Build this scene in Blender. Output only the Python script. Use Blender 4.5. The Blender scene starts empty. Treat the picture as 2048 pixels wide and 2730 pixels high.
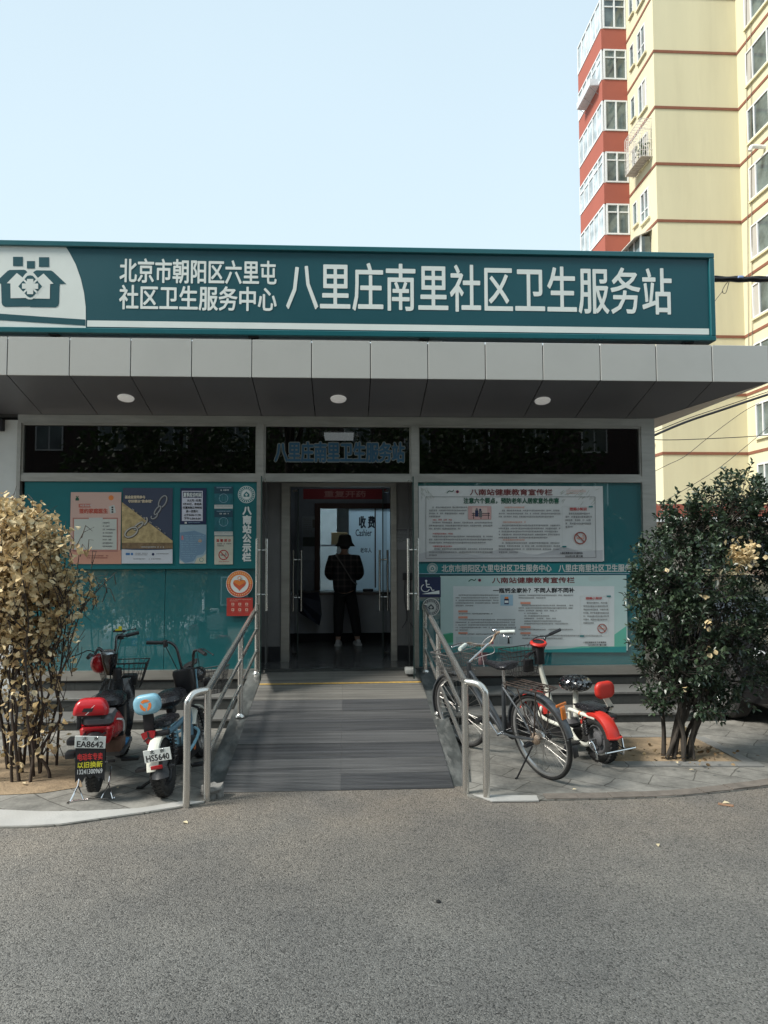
import bpy, bmesh, math, random
from mathutils import Vector, Matrix, noise as mnoise
sc = bpy.context.scene
COL = sc.collection
V = Vector
R = math.radians

# ---------------------------------------------------------------- camera
F_PX, CAM_H = 1930.0, 1.78
PITCH, YAW, ROLL = R(3.0), R(2.9), R(-0.15)
FW = V((math.sin(YAW)*math.cos(PITCH), math.cos(YAW)*math.cos(PITCH), math.sin(PITCH)))
_rt = V((math.cos(YAW), -math.sin(YAW), 0)); _up = _rt.cross(FW)
RT = _rt*math.cos(ROLL) + _up*math.sin(ROLL)
UP = -_rt*math.sin(ROLL) + _up*math.cos(ROLL)
CP = V((0, 0, CAM_H))
cam = bpy.data.cameras.new('camera'); cam.sensor_fit = 'HORIZONTAL'; cam.sensor_width = 36
cam.lens = 36*F_PX/2048; cam.clip_end = 3000; cam.clip_start = .05
camo = bpy.data.objects.new('camera', cam); COL.objects.link(camo)
m3 = Matrix((RT, UP, -FW)).transposed()
camo.matrix_world = Matrix.Translation(CP) @ m3.to_4x4()
sc.camera = camo

# ---------------------------------------------------------------- sky, sun, exposure
SUN_DIR = V((-.66, -.22, .72)).normalized()
w = bpy.data.worlds.new('World'); sc.world = w; w.use_nodes = True
nt = w.node_tree; nt.nodes.clear()
sky = nt.nodes.new('ShaderNodeTexSky'); sky.sky_type = 'NISHITA'; sky.sun_disc = False
sky.sun_elevation = math.asin(SUN_DIR.z); sky.sun_rotation = math.atan2(SUN_DIR.x, SUN_DIR.y)
sky.air_density = 1.0; sky.dust_density = 4.0; sky.ozone_density = 1.0
hs = nt.nodes.new('ShaderNodeHueSaturation'); hs.inputs['Saturation'].default_value = .55
bg = nt.nodes.new('ShaderNodeBackground'); bg.inputs['Strength'].default_value = .12
out = nt.nodes.new('ShaderNodeOutputWorld')
hz = nt.nodes.new('ShaderNodeMixRGB'); hz.inputs[0].default_value = .78; hz.inputs[0].default_value = .90   # thin even overcast veil, paler towards the horizon
_tc = nt.nodes.new('ShaderNodeTexCoord'); _sx = nt.nodes.new('ShaderNodeSeparateXYZ'); _rp = nt.nodes.new('ShaderNodeValToRGB'); nt.links.new(_tc.outputs['Generated'], _sx.inputs[0]); nt.links.new(_sx.outputs[2], _rp.inputs[0])
_e = _rp.color_ramp.elements; _e[0].position = .12; _e[0].color = (.348, .428, .468, 1); _e[1].position = .62; _e[1].color = (.305, .382, .432, 1)
_nz = nt.nodes.new('ShaderNodeTexNoise'); _nz.inputs['Scale'].default_value = 1.3; _nz.inputs['Detail'].default_value = 3; nt.links.new(_tc.outputs['Generated'], _nz.inputs['Vector'])
_mr = nt.nodes.new('ShaderNodeMapRange'); _mr.inputs[3].default_value = 9.3; _mr.inputs[4].default_value = 10.7; nt.links.new(_nz.outputs['Fac'], _mr.inputs[0])
_sc = nt.nodes.new('ShaderNodeVectorMath'); _sc.operation = 'SCALE'; nt.links.new(_rp.outputs[0], _sc.inputs[0]); nt.links.new(_mr.outputs[0], _sc.inputs['Scale']); nt.links.new(_sc.outputs[0], hz.inputs[2])
nt.links.new(sky.outputs[0], hs.inputs['Color']); nt.links.new(hs.outputs[0], hz.inputs[1]); nt.links.new(hz.outputs[0], bg.inputs[0]); nt.links.new(bg.outputs[0], out.inputs[0])
sun = bpy.data.lights.new('sun', 'SUN'); sun.energy = 3.0; sun.angle = R(16); sun.color = (1, .955, .88)
suno = bpy.data.objects.new('sun', sun); COL.objects.link(suno)
suno.rotation_euler = SUN_DIR.to_track_quat('Z', 'Y').to_euler(); suno.location = (-20, -5, 40)
vs = sc.view_settings; vs.view_transform = 'Standard'; vs.look = 'None'; vs.exposure = 0.95; vs.gamma = 1

# ---------------------------------------------------------------- pixel rays (1659-wide reading of the photo) used to measure real positions
SS = 2048/1659.0
def ray(u, v): return FW + RT*((u*SS-1024)/F_PX) - UP*((v*SS-1365)/F_PX)
def aY(u, v, Y): r = ray(u, v); return CP + r*(Y/r.y)
def aZ(u, v, Z): r = ray(u, v); return CP + r*((Z-CAM_H)/r.z)
def aX(u, v, X): r = ray(u, v); return CP + r*(X/r.x)

# ---------------------------------------------------------------- mesh building
class MB:
    def __init__(s): s.v = []; s.f = []; s.m = []
    def add(s, vs, fs, m=0, M=None):
        o = len(s.v)
        s.v += [tuple(M @ V(p)) if M is not None else tuple(p) for p in vs]
        s.f += [tuple(i+o for i in f) for f in fs]; s.m += [m]*len(fs); return s
    def box(s, a, b, m=0, M=None):
        x0, y0, z0 = a; x1, y1, z1 = b
        return s.add([(x0,y0,z0),(x1,y0,z0),(x1,y1,z0),(x0,y1,z0),(x0,y0,z1),(x1,y0,z1),(x1,y1,z1),(x0,y1,z1)],
                     [(0,3,2,1),(4,5,6,7),(0,1,5,4),(1,2,6,5),(2,3,7,6),(3,0,4,7)], m, M)
    def rbox(s, c, size, bev=.01, seg=2, m=0, M=None, taper=None):
        bm = bmesh.new(); bmesh.ops.create_cube(bm, size=1)
        for vv in bm.verts:
            t = 1 if taper is None else (taper if vv.co.z > 0 else 1)
            vv.co = V((vv.co.x*size[0]*t, vv.co.y*size[1], vv.co.z*size[2]))
        bmesh.ops.bevel(bm, geom=bm.edges[:], offset=min(bev, min(size)*.49), segments=seg, profile=.5, affect='EDGES')
        bm.verts.index_update()
        vs = [vv.co + V(c) for vv in bm.verts]; fs = [[q.index for q in f.verts] for f in bm.faces]; bm.free()
        return s.add(vs, fs, m, M)
    def tube(s, pts, r, seg=8, m=0, closed=False, caps=True, M=None, flat=1.0):
        pts = [V(p) for p in pts]; n = len(pts)
        rs = r if isinstance(r, (list, tuple)) else [r]*n
        tang = []
        for i in range(n):
            if closed: t = pts[(i+1) % n]-pts[i-1]
            else: t = pts[min(i+1, n-1)]-pts[max(i-1, 0)]
            tang.append(t.normalized() if t.length > 1e-9 else V((0,0,1)))
        a = V((0,0,1)) if abs(tang[0].z) < .9 else V((1,0,0))
        nrm = (a - tang[0]*a.dot(tang[0])).normalized(); vs = []
        for i in range(n):
            nrm = (nrm - tang[i]*nrm.dot(tang[i])); nrm = nrm.normalized() if nrm.length > 1e-6 else V((1,0,0))
            b = tang[i].cross(nrm)
            for k in range(seg):
                an = 2*math.pi*k/seg
                vs.append(pts[i] + (nrm*math.cos(an)*flat + b*math.sin(an))*rs[i])
        fs = []
        for i in range(n if closed else n-1):
            j = (i+1) % n
            for k in range(seg):
                l = (k+1) % seg
                fs.append((i*seg+k, i*seg+l, j*seg+l, j*seg+k))
        if caps and not closed:
            fs.append(tuple(range(seg))[::-1]); fs.append(tuple((n-1)*seg+k for k in range(seg)))
        return s.add(vs, fs, m, M)
    def cyl(s, a, b, r, seg=16, m=0, M=None, r2=None): return s.tube([a, b], [r, r if r2 is None else r2], seg, m, M=M)
    def lathe(s, prof, seg=24, m=0, M=None, closed=False):
        vs = []; fs = []; n = len(prof)
        for r, z in prof:
            for k in range(seg):
                an = 2*math.pi*k/seg; vs.append((r*math.cos(an), r*math.sin(an), z))
        for i in range(n if closed else n-1):
            j = (i+1) % n
            for k in range(seg):
                l = (k+1) % seg; fs.append((i*seg+k, i*seg+l, j*seg+l, j*seg+k))
        return s.add(vs, fs, m, M)
    def loft(s, secs, m=0, M=None, caps=True, ring=True):
        n = len(secs[0]); vs = [p for q in secs for p in q]; fs = []
        for i in range(len(secs)-1):
            for k in range(n if ring else n-1):
                l = (k+1) % n; fs.append((i*n+k, i*n+l, (i+1)*n+l, (i+1)*n+k))
        if caps and ring:
            fs.append(tuple(range(n))[::-1]); fs.append(tuple((len(secs)-1)*n+k for k in range(n)))
        return s.add(vs, fs, m, M)
    def ball(s, c, r, seg=14, rings=9, m=0, M=None):
        if not isinstance(r, (tuple, list)): r = (r, r, r)
        vs = []; fs = []
        for i in range(rings+1):
            th = math.pi*i/rings
            for k in range(seg):
                an = 2*math.pi*k/seg
                vs.append((c[0]+r[0]*math.sin(th)*math.cos(an), c[1]+r[1]*math.sin(th)*math.sin(an), c[2]+r[2]*math.cos(th)))
        for i in range(rings):
            for k in range(seg):
                l = (k+1) % seg; fs.append((i*seg+k, (i+1)*seg+k, (i+1)*seg+l, i*seg+l))
        return s.add(vs, fs, m, M)
    def prism(s, poly, z0, z1, m=0, M=None):
        n = len(poly); vs = [(x, y, z0) for x, y in poly]+[(x, y, z1) for x, y in poly]
        fs = [tuple(range(n))[::-1], tuple(range(n, 2*n))]+[(i, (i+1) % n, n+(i+1) % n, n+i) for i in range(n)]
        return s.add(vs, fs, m, M)

def obj(name, mb, mats, parent=None, ang=35, weld=True):
    me = bpy.data.meshes.new(name); me.from_pydata(mb.v, [], mb.f)
    if not isinstance(mats, (list, tuple)): mats = [mats]
    for q in mats: me.materials.append(q)
    if len(mats) > 1: me.polygons.foreach_set('material_index', mb.m)
    me.validate()
    bm = bmesh.new(); bm.from_mesh(me)
    if weld: bmesh.ops.remove_doubles(bm, verts=bm.verts[:], dist=1e-5)
    bmesh.ops.recalc_face_normals(bm, faces=bm.faces[:])
    bm.to_mesh(me); bm.free()
    if ang:
        me.shade_smooth(); me.set_sharp_from_angle(angle=R(ang))
    o = bpy.data.objects.new(name, me); COL.objects.link(o)
    if parent is not None: o.parent = parent
    return o
def tag(o, label=None, cat=None, group=None, kind=None):
    if label: o['label'] = label
    if cat: o['category'] = cat
    if group: o['group'] = group
    if kind: o['kind'] = kind
    return o
def thing(name, label, cat, loc=(0,0,0), rz=0, group=None, rot=None):
    o = bpy.data.objects.new(name, None); COL.objects.link(o); o.location = loc
    o.rotation_euler = rot if rot else (0, 0, rz); o.empty_display_size = .1
    return tag(o, label, cat, group)
def copy_tree(o, parent=None):
    c = o.copy(); COL.objects.link(c); c.parent = parent
    for ch in list(o.children): copy_tree(ch, c)
    return c
def cr(pts, n=6, closed=False):      # Catmull-Rom smoothing of a path
    pts = [V(p) for p in pts]; N = len(pts); o = []
    for i in range(N if closed else N-1):
        p0 = pts[(i-1) % N] if closed or i > 0 else pts[0]*2-pts[1]
        p1, p2 = pts[i], pts[(i+1) % N]
        p3 = pts[(i+2) % N] if closed or i+2 < N else p2*2-p1
        for k in range(n):
            t = k/n
            o.append(.5*((2*p1)+(p2-p0)*t+(2*p0-5*p1+4*p2-p3)*t*t+(3*p1-p0-3*p2+p3)*t**3))
    if not closed: o.append(pts[-1])
    return o
def arc(c, r, a0, a1, n, ax='yz'):
    o = []
    for i in range(n+1):
        a = R(a0+(a1-a0)*i/n); x, y = r*math.cos(a), r*math.sin(a)
        o.append(V(c)+(V((0, x, y)) if ax == 'yz' else V((x, 0, y)) if ax == 'xz' else V((x, y, 0))))
    return o

# ---------------------------------------------------------------- materials
MATS = {}
def S(n, i, v): n.inputs[i].default_value = v
def mk(name, col, rough=.5, metal=0., var=.12, vs=4., bump=0., bs=40., coat=0., spec=.5, rv=.08, col2=None, stretch=(1,1,1), dirt=0., dcol=(.10,.085,.065), ds=1.6, sub=0):
    if name in MATS: return MATS[name]
    m = bpy.data.materials.new(name); m.use_nodes = True; t = m.node_tree; N = t.nodes; L = t.links
    p = N['Principled BSDF']; S(p, 'Metallic', metal); S(p, 'Coat Weight', coat); S(p, 'Coat Roughness', .08); S(p, 'Specular IOR Level', spec)
    tc = N.new('ShaderNodeTexCoord'); mp = N.new('ShaderNodeMapping'); S(mp, 'Scale', stretch); L.new(tc.outputs['Object'], mp.inputs[0])
    nz = N.new('ShaderNodeTexNoise'); S(nz, 'Scale', vs); S(nz, 'Detail', 6.); S(nz, 'Roughness', .62); L.new(mp.outputs[0], nz.inputs['Vector'])
    rp = N.new('ShaderNodeValToRGB'); e = rp.color_ramp.elements
    a = [max(0, c*(1-var)) for c in col]; b = [min(1, c*(1+var)) for c in (col2 or col)]
    e[0].position = .3; e[0].color = (*a, 1); e[1].position = .7; e[1].color = (*b, 1)
    L.new(nz.outputs['Fac'], rp.inputs[0]); cs = rp.outputs[0]
    if dirt > 0:
        n2 = N.new('ShaderNodeTexNoise'); S(n2, 'Scale', ds); S(n2, 'Detail', 8.); S(n2, 'Roughness', .7); L.new(mp.outputs[0], n2.inputs['Vector'])
        r2 = N.new('ShaderNodeValToRGB'); r2.color_ramp.elements[0].position = .48; r2.color_ramp.elements[1].position = .75
        r2.color_ramp.elements[1].color = (dirt, dirt, dirt, 1); L.new(n2.outputs['Fac'], r2.inputs[0])
        mx = N.new('ShaderNodeMixRGB'); L.new(r2.outputs[0], mx.inputs[0]); L.new(cs, mx.inputs[1]); S(mx, 2, (*dcol, 1)); cs = mx.outputs[0]
    L.new(cs, p.inputs['Base Color'])
    mr = N.new('ShaderNodeMapRange'); S(mr, 3, max(.02, rough-rv)); S(mr, 4, min(1, rough+rv)); L.new(nz.outputs['Fac'], mr.inputs[0]); L.new(mr.outputs[0], p.inputs['Roughness'])
    if bump > 0:
        nb = N.new('ShaderNodeTexNoise'); S(nb, 'Scale', bs); S(nb, 'Detail', 4.); L.new(mp.outputs[0], nb.inputs['Vector'])
        bp = N.new('ShaderNodeBump'); S(bp, 'Strength', bump); S(bp, 'Distance', .01); L.new(nb.outputs['Fac'], bp.inputs['Height']); L.new(bp.outputs[0], p.inputs['Normal'])
    MATS[name] = m; return m
def glass(name, tint=(.9,.95,.95), rough=.01, ior=1.5, extra=0.):
    if name in MATS: return MATS[name]
    m = bpy.data.materials.new(name); m.use_nodes = True; t = m.node_tree; N = t.nodes; L = t.links; N.remove(N['Principled BSDF'])
    tr = N.new('ShaderNodeBsdfTransparent'); S(tr, 0, (*tint, 1)); gl = N.new('ShaderNodeBsdfGlossy'); S(gl, 'Roughness', rough)
    fr = N.new('ShaderNodeFresnel'); S(fr, 'IOR', ior); mx = N.new('ShaderNodeMixShader')
    ad = N.new('ShaderNodeMath'); ad.operation = 'MULTIPLY_ADD'; S(ad, 1, 1.7); S(ad, 2, extra); L.new(fr.outputs[0], ad.inputs[0])
    L.new(ad.outputs[0], mx.inputs[0]); L.new(tr.outputs[0], mx.inputs[1]); L.new(gl.outputs[0], mx.inputs[2])
    L.new(mx.outputs[0], N['Material Output'].inputs[0]); MATS[name] = m; return m
def leafmat(name, cols, rough=.4, trans=.25, spec=.5, coat=0.):
    m = bpy.data.materials.new(name); m.use_nodes = True; t = m.node_tree; N = t.nodes; L = t.links
    p = N['Principled BSDF']; S(p, 'Roughness', rough); S(p, 'Specular IOR Level', spec); S(p, 'Coat Weight', coat); S(p, 'Coat Roughness', .2)
    g = N.new('ShaderNodeNewGeometry'); rp = N.new('ShaderNodeValToRGB'); e = rp.color_ramp.elements
    e[0].position = 0; e[0].color = (*cols[0], 1); e[1].position = 1; e[1].color = (*cols[-1], 1)
    for i, c in enumerate(cols[1:-1]):
        q = e.new((i+1)/(len(cols)-1)); q.color = (*c, 1)
    L.new(g.outputs['Random Per Island'], rp.inputs[0]); L.new(rp.outputs[0], p.inputs['Base Color'])
    tl = N.new('ShaderNodeBsdfTranslucent'); L.new(rp.outputs[0], tl.inputs[0])
    mx = N.new('ShaderNodeMixShader'); S(mx, 0, trans); L.new(p.outputs[0], mx.inputs[1]); L.new(tl.outputs[0], mx.inputs[2])
    L.new(mx.outputs[0], N['Material Output'].inputs[0]); return m

# ---------------------------------------------------------------- writing: glyph meshes from the built-in typeface
_GL = {}
def glyphs(body, bold=0., spacing=1.):
    k = (body, bold, spacing)
    if k not in _GL:
        c = bpy.data.curves.new('writing', 'FONT'); c.body = body; c.align_x = 'CENTER'; c.resolution_u = 2; c.space_character = spacing
        if '\n' in body: c.space_line = 1.05
        o = bpy.data.objects.new('writing', c); COL.objects.link(o); bpy.context.view_layer.update()
        me = bpy.data.meshes.new_from_object(o.evaluated_get(bpy.context.evaluated_depsgraph_get()))
        vs = [q.co[:] for q in me.vertices]; fs = [tuple(p.vertices) for p in me.polygons]
        bpy.data.objects.remove(o); bpy.data.curves.remove(c); bpy.data.meshes.remove(me)
        x0 = min(q[0] for q in vs); x1 = max(q[0] for q in vs); y0 = min(q[1] for q in vs); y1 = max(q[1] for q in vs)
        _GL[k] = ([((q[0]-x0)/(x1-x0), (q[1]-y0)/max(1e-6, y1-y0)) for q in vs], fs)
    return _GL[k]
def write(mb, body, a, b, m=0, bold=0., thick=0., spacing=1., M=None):
    """write body into the rectangle a=(x0,z0,y) b=(x1,z1) of the plane y; bold (share of the height) thickens the strokes; thick raises the letters towards -y"""
    vs, fs = glyphs(body, 0., spacing); x0, z0, y = a; x1, z1 = b
    e = bold*(z1-z0)*.5*(2.2 if '\n' in body else 1)/max(1, body.count('\n')+1)
    offs = [(0, 0)] if bold <= 0 else [(0, 0)]+[(e*math.cos(k*math.pi/4), e*math.sin(k*math.pi/4)) for k in range(8)]
    for k, (dx, dz) in enumerate(offs):
        yy = y-thick-k*.00006
        P = [(x0+e+(x1-x0-2*e)*p+dx, yy, z0+e+(z1-z0-2*e)*q+dz) for p, q in vs]
        mb.add(P, fs, m, M)
        if thick > .001:
            cnt = {}
            for f in fs:
                for i in range(len(f)): cnt[(f[i], f[(i+1) % len(f)])] = 1
            Q = [(p[0], y, p[2]) for p in P]; n = len(P)
            mb.add(P+Q, [(g_[0], g_[1], g_[1]+n, g_[0]+n) for g_ in cnt if (g_[1], g_[0]) not in cnt], m, M)
    return mb
# ================================================================ SETTING: road, pavement, beds
def asphalt():
    m = bpy.data.materials.new('asphalt'); m.use_nodes = True; t = m.node_tree; N = t.nodes; L = t.links; p = N['Principled BSDF']
    tc = N.new('ShaderNodeTexCoord')
    vo = N.new('ShaderNodeTexVoronoi'); S(vo, 'Scale', 150.); L.new(tc.outputs['Object'], vo.inputs['Vector'])
    sp = N.new('ShaderNodeSeparateColor'); L.new(vo.outputs['Color'], sp.inputs[0])
    r1 = N.new('ShaderNodeValToRGB'); e = r1.color_ramp.elements
    e[0].position = 0; e[0].color = (.062, .061, .057, 1); e[1].position = 1; e[1].color = (.30, .295, .28, 1)
    q = e.new(.3); q.color = (.165, .161, .150, 1); q = e.new(.55); q.color = (.19, .185, .173, 1); q = e.new(.93); q.color = (.24, .233, .215, 1)
    L.new(sp.outputs[0], r1.inputs[0])
    n1 = N.new('ShaderNodeTexNoise'); S(n1, 'Scale', .8); S(n1, 'Detail', 9.); S(n1, 'Roughness', .68); L.new(tc.outputs['Object'], n1.inputs['Vector'])
    r2 = N.new('ShaderNodeValToRGB'); r2.color_ramp.elements[0].position = .3; r2.color_ramp.elements[0].color = (.66, .66, .67, 1)
    r2.color_ramp.elements[1].position = .72; r2.color_ramp.elements[1].color = (1.16, 1.15, 1.12, 1); L.new(n1.outputs['Fac'], r2.inputs[0])
    mu = N.new('ShaderNodeMixRGB'); mu.blend_type = 'MULTIPLY'; S(mu, 0, 1.); L.new(r1.outputs[0], mu.inputs[1]); L.new(r2.outputs[0], mu.inputs[2])
    # brown dust that has blown up against the kerb
    sx = N.new('ShaderNodeSeparateXYZ'); L.new(tc.outputs['Object'], sx.inputs[0])
    mr = N.new('ShaderNodeMapRange'); S(mr, 1, 3.3); S(mr, 2, 5.3); L.new(sx.outputs[1], mr.inputs[0])
    n2 = N.new('ShaderNodeTexNoise'); S(n2, 'Scale', 1.6); S(n2, 'Detail', 6.); L.new(tc.outputs['Object'], n2.inputs['Vector'])
    mm = N.new('ShaderNodeMath'); mm.operation = 'MULTIPLY'; L.new(mr.outputs[0], mm.inputs[0]); L.new(n2.outputs['Fac'], mm.inputs[1])
    m2 = N.new('ShaderNodeMath'); m2.operation = 'MULTIPLY'; S(m2, 1, .70); L.new(mm.outputs[0], m2.inputs[0])
    mx = N.new('ShaderNodeMixRGB'); L.new(m2.outputs[0], mx.inputs[0]); mx.blend_type = 'MULTIPLY'; L.new(mu.outputs[0], mx.inputs[1]); S(mx, 2, (1.22, .97, .74, 1))
    L.new(mx.outputs[0], p.inputs['Base Color']); S(p, 'Roughness', .85); S(p, 'Specular IOR Level', .35)
    bp = N.new('ShaderNodeBump'); S(bp, 'Strength', .8); S(bp, 'Distance', .006); L.new(vo.outputs['Distance'], bp.inputs['Height']); bp.invert = True
    L.new(bp.outputs[0], p.inputs['Normal']); return m
def paving():
    m = bpy.data.materials.new('paving'); m.use_nodes = True; t = m.node_tree; N = t.nodes; L = t.links; p = N['Principled BSDF']
    tc = N.new('ShaderNodeTexCoord'); n0 = N.new('ShaderNodeTexNoise'); S(n0, 'Scale', 1.1); S(n0, 'Detail', 3.); L.new(tc.outputs['Object'], n0.inputs['Vector'])
    ml = N.new('ShaderNodeVectorMath'); ml.operation = 'MULTIPLY_ADD'; S(ml, 1, (.30, .30, 0)); L.new(n0.outputs['Color'], ml.inputs[0]); L.new(tc.outputs['Object'], ml.inputs[2])
    mp = N.new('ShaderNodeMapping'); S(mp, 'Rotation', (0, 0, R(38))); L.new(ml.outputs[0], mp.inputs[0])
    br = N.new('ShaderNodeTexBrick'); S(br, 'Scale', 1.); S(br, 'Brick Width', .52); S(br, 'Row Height', .26); S(br, 'Mortar Size', .006); S(br, 'Mortar Smooth', .4)
    S(br, 'Color1', (.20, .196, .18, 1)); S(br, 'Color2', (.255, .248, .228, 1)); S(br, 'Mortar', (.105, .10, .088, 1)); L.new(mp.outputs[0], br.inputs['Vector'])
    n1 = N.new('ShaderNodeTexNoise'); S(n1, 'Scale', 2.6); S(n1, 'Detail', 12.); S(n1, 'Roughness', .8); L.new(tc.outputs['Object'], n1.inputs['Vector'])
    r1 = N.new('ShaderNodeValToRGB'); e = r1.color_ramp.elements; e[0].position = .36; e[0].color = (.42, .42, .41, 1); e[1].position = .60; e[1].color = (1.1, 1.09, 1.06, 1)
    L.new(n1.outputs['Fac'], r1.inputs[0])
    mu = N.new('ShaderNodeMixRGB'); mu.blend_type = 'MULTIPLY'; S(mu, 0, 1.); L.new(br.outputs[0], mu.inputs[1]); L.new(r1.outputs[0], mu.inputs[2])
    L.new(mu.outputs[0], p.inputs['Base Color']); S(p, 'Roughness', .8)
    nb = N.new('ShaderNodeTexNoise'); S(nb, 'Scale', 60.); S(nb, 'Detail', 4.); L.new(tc.outputs['Object'], nb.inputs['Vector'])
    ad = N.new('ShaderNodeMath'); ad.operation = 'MULTIPLY_ADD'; S(ad, 1, -2.); L.new(br.outputs['Fac'], ad.inputs[0]); L.new(nb.outputs['Fac'], ad.inputs[2])
    bp = N.new('ShaderNodeBump'); S(bp, 'Strength', .35); S(bp, 'Distance', .006); L.new(ad.outputs[0], bp.inputs['Height']); L.new(bp.outputs[0], p.inputs['Normal']); return m
M_road = asphalt(); M_pave = paving()
M_conc = mk('pale concrete', (.40, .395, .375), .85, var=.16, vs=5, bump=.25, bs=70, dirt=.5, dcol=(.2, .19, .17), ds=2.5)
M_soil = mk('dry soil', (.27, .20, .125), .95, var=.25, vs=7, bump=.9, bs=45, dirt=.5, dcol=(.16, .115, .075), ds=3)
M_brick = mk('kerb brick', (.15, .13, .11), .9, var=.25, vs=9, bump=.4, bs=60)
M_gran = mk('grey granite', (.20, .20, .19), .6, var=.12, vs=120, bump=.1, dirt=.35, dcol=(.17, .165, .155), ds=2)
M_dgran = mk('dark granite', (.036, .039, .037), .55, var=.25, vs=30, dirt=.25, dcol=(.11, .11, .10), ds=3)

mb = MB(); mb.box((-150, -120, -.4), (150, 160, -.010)); tag(obj('road', mb, M_road, ang=0), 'grey asphalt road in front of the clinic', 'road', kind='structure')

eL = [aZ(u, v, -.01) for u, v in ((0,1790),(60,1789),(130,1785),(220,1772),(310,1759),(380,1748),(440,1736),(478,1716))]
eR = [aZ(u, v, -.01) for u, v in ((985,1712),(1010,1722),(1064,1731),(1180,1730),(1300,1728),(1450,1723),(1560,1713),(1659,1701))]
edge = [(-12, 5.0), (-4.5, 4.9)]+[(p.x, p.y) for p in eL[:-1]]+[(-1.0, 5.62), (.88, 5.62)]+[(p.x, p.y) for p in eR[1:]]+[(3.7, 5.6), (4.6, 6.1), (5.2, 7.0), (5.4, 9), (5.4, 17), (-12, 17)]
mb = MB(); mb.prism(edge, -.2, 0); tag(obj('pavement', mb, M_pave, ang=0), 'stained stone paving in front of the steps', 'pavement', kind='structure')
# pale concrete apron along the left edge
top = [aZ(u, v, .004) for u, v in ((0,1748),(90,1752),(190,1751),(300,1745),(400,1729))]
ap = [(-8, 4.97)]+[(p.x, p.y+.012) for p in eL[:7]]+[(p.x, p.y) for p in top[::-1]]+[(-8, 5.35)]
mb = MB(); mb.prism(ap, -.005, .004); tag(obj('concrete_apron', mb, M_conc, ang=0), 'pale concrete edging strip beside the road at the left', 'pavement', kind='structure')
mb = MB(); q = [aZ(u, v, .004) for u, v in ((1022,1717),(1064,1731),(1165,1730),(1160,1719))]
mb.prism([(p.x, p.y+.012) for p in q], -.005, .004); tag(obj('concrete_patch', mb, M_conc, ang=0), 'small pale concrete patch at the foot of the right handrail', 'pavement', kind='structure')
# dark brick kerb on the right
mb = MB(); random.seed(4)
ke = [V((p.x, p.y, 0)) for p in eR[3:]]+[V((3.7, 5.6, 0)), V((4.6, 6.1, 0)), V((5.2, 7.0, 0))]
kp = cr(ke, 12); dist = 0; acc = []
for i in range(len(kp)-1): acc.append((dist, kp[i])); dist += (kp[i+1]-kp[i]).length
def kat(s):
    for i in range(len(acc)-1):
        if acc[i+1][0] >= s:
            t = (s-acc[i][0])/(acc[i+1][0]-acc[i][0]); return acc[i][1].lerp(acc[i+1][1], t)
    return acc[-1][1]
s_ = .0
while s_ < dist-.3:
    a, b = kat(s_+.004), kat(s_+.236); d = (b-a).normalized(); n = V((-d.y, d.x, 0)); o = .004+random.random()*.008
    q = [a+n*.006, b+n*.006, b+n*.115, a+n*.115]
    mb.prism([(p.x, p.y) for p in q], -.06, o); s_ += .24
tag(obj('kerb', mb, M_brick, ang=0), 'row of dark kerb bricks along the road at the right', 'kerb', kind='structure')
# soil beds with a rough surface
def soil(name, poly, label, seed, h=.018):
    xs = [p[0] for p in poly]; ys = [p[1] for p in poly]; n = 44; mb = MB()
    c = (sum(xs)/len(xs), sum(ys)/len(ys)); rings = 14; vs = []; fs = []
    per = []
    for i in range(len(poly)):
        a, b = V(poly[i]), V(poly[(i+1) % len(poly)])
        for k in range(12): per.append(a.lerp(b, k/12))
    K = len(per)
    for r in range(rings+1):
        f = 1-r/rings
        for p in per:
            x, y = c[0]+(p.x-c[0])*f, c[1]+(p.y-c[1])*f
            e = min(1, (1-f)*5)
            vs.append((x, y, .004+e*(h*.6+h*.5*mnoise.noise(V((x*5, y*5, seed)))+.006*mnoise.noise(V((x*19, y*19, seed))))))
    for r in range(rings):
        for k in range(K): l = (k+1) % K; fs.append((r*K+k, r*K+l, (r+1)*K+l, (r+1)*K+k))
    mb.add(vs, fs); return tag(obj(name, mb, M_soil, ang=60), label, 'soil bed', kind='structure')
bl = [aZ(u, v, 0) for u, v in ((0,1632),(158,1634),(178,1700),(90,1714),(0,1718))]
soil('soil_bed', [(-4.6, bl[0].y)]+[(p.x, p.y) for p in bl]+[(-4.6, bl[-1].y)], 'bare sandy soil bed under the dried shrub', 1)
br_ = [aZ(u, v, 0) for u, v in ((1332,1594),(1500,1594),(1606,1648),(1326,1646))]
soil('soil_bed', [(p.x, p.y) for p in br_], 'brown soil of the square tree pit under the green shrub', 7, .03)
mb = MB(); A_, B_, C_, D_ = [V((p.x, p.y, 0)) for p in br_]
def strip(a, b, wd, z=.012, n=4):
    d = (b-a).normalized(); nn = V((d.y, -d.x, 0)); L_ = (b-a).length
    for i in range(n):
        p, q = a+d*(L_*i/n+.003), a+d*(L_*(i+1)/n-.003)
        pts = [p+nn*.002, q+nn*.002, q+nn*wd, p+nn*wd]
        mb.prism([(k.x, k.y) for k in pts], -.02, z)
strip(D_+V((-.14,-.0,0)), C_+V((.12, 0, 0)), .125, n=6); strip(B_, C_, -.10, n=4); strip(A_, B_, -.07, n=5)
tag(obj('stone_edging', mb, M_gran, ang=0), 'pale stone tiles framing the tree pit at the right', 'edging', kind='structure')

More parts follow.
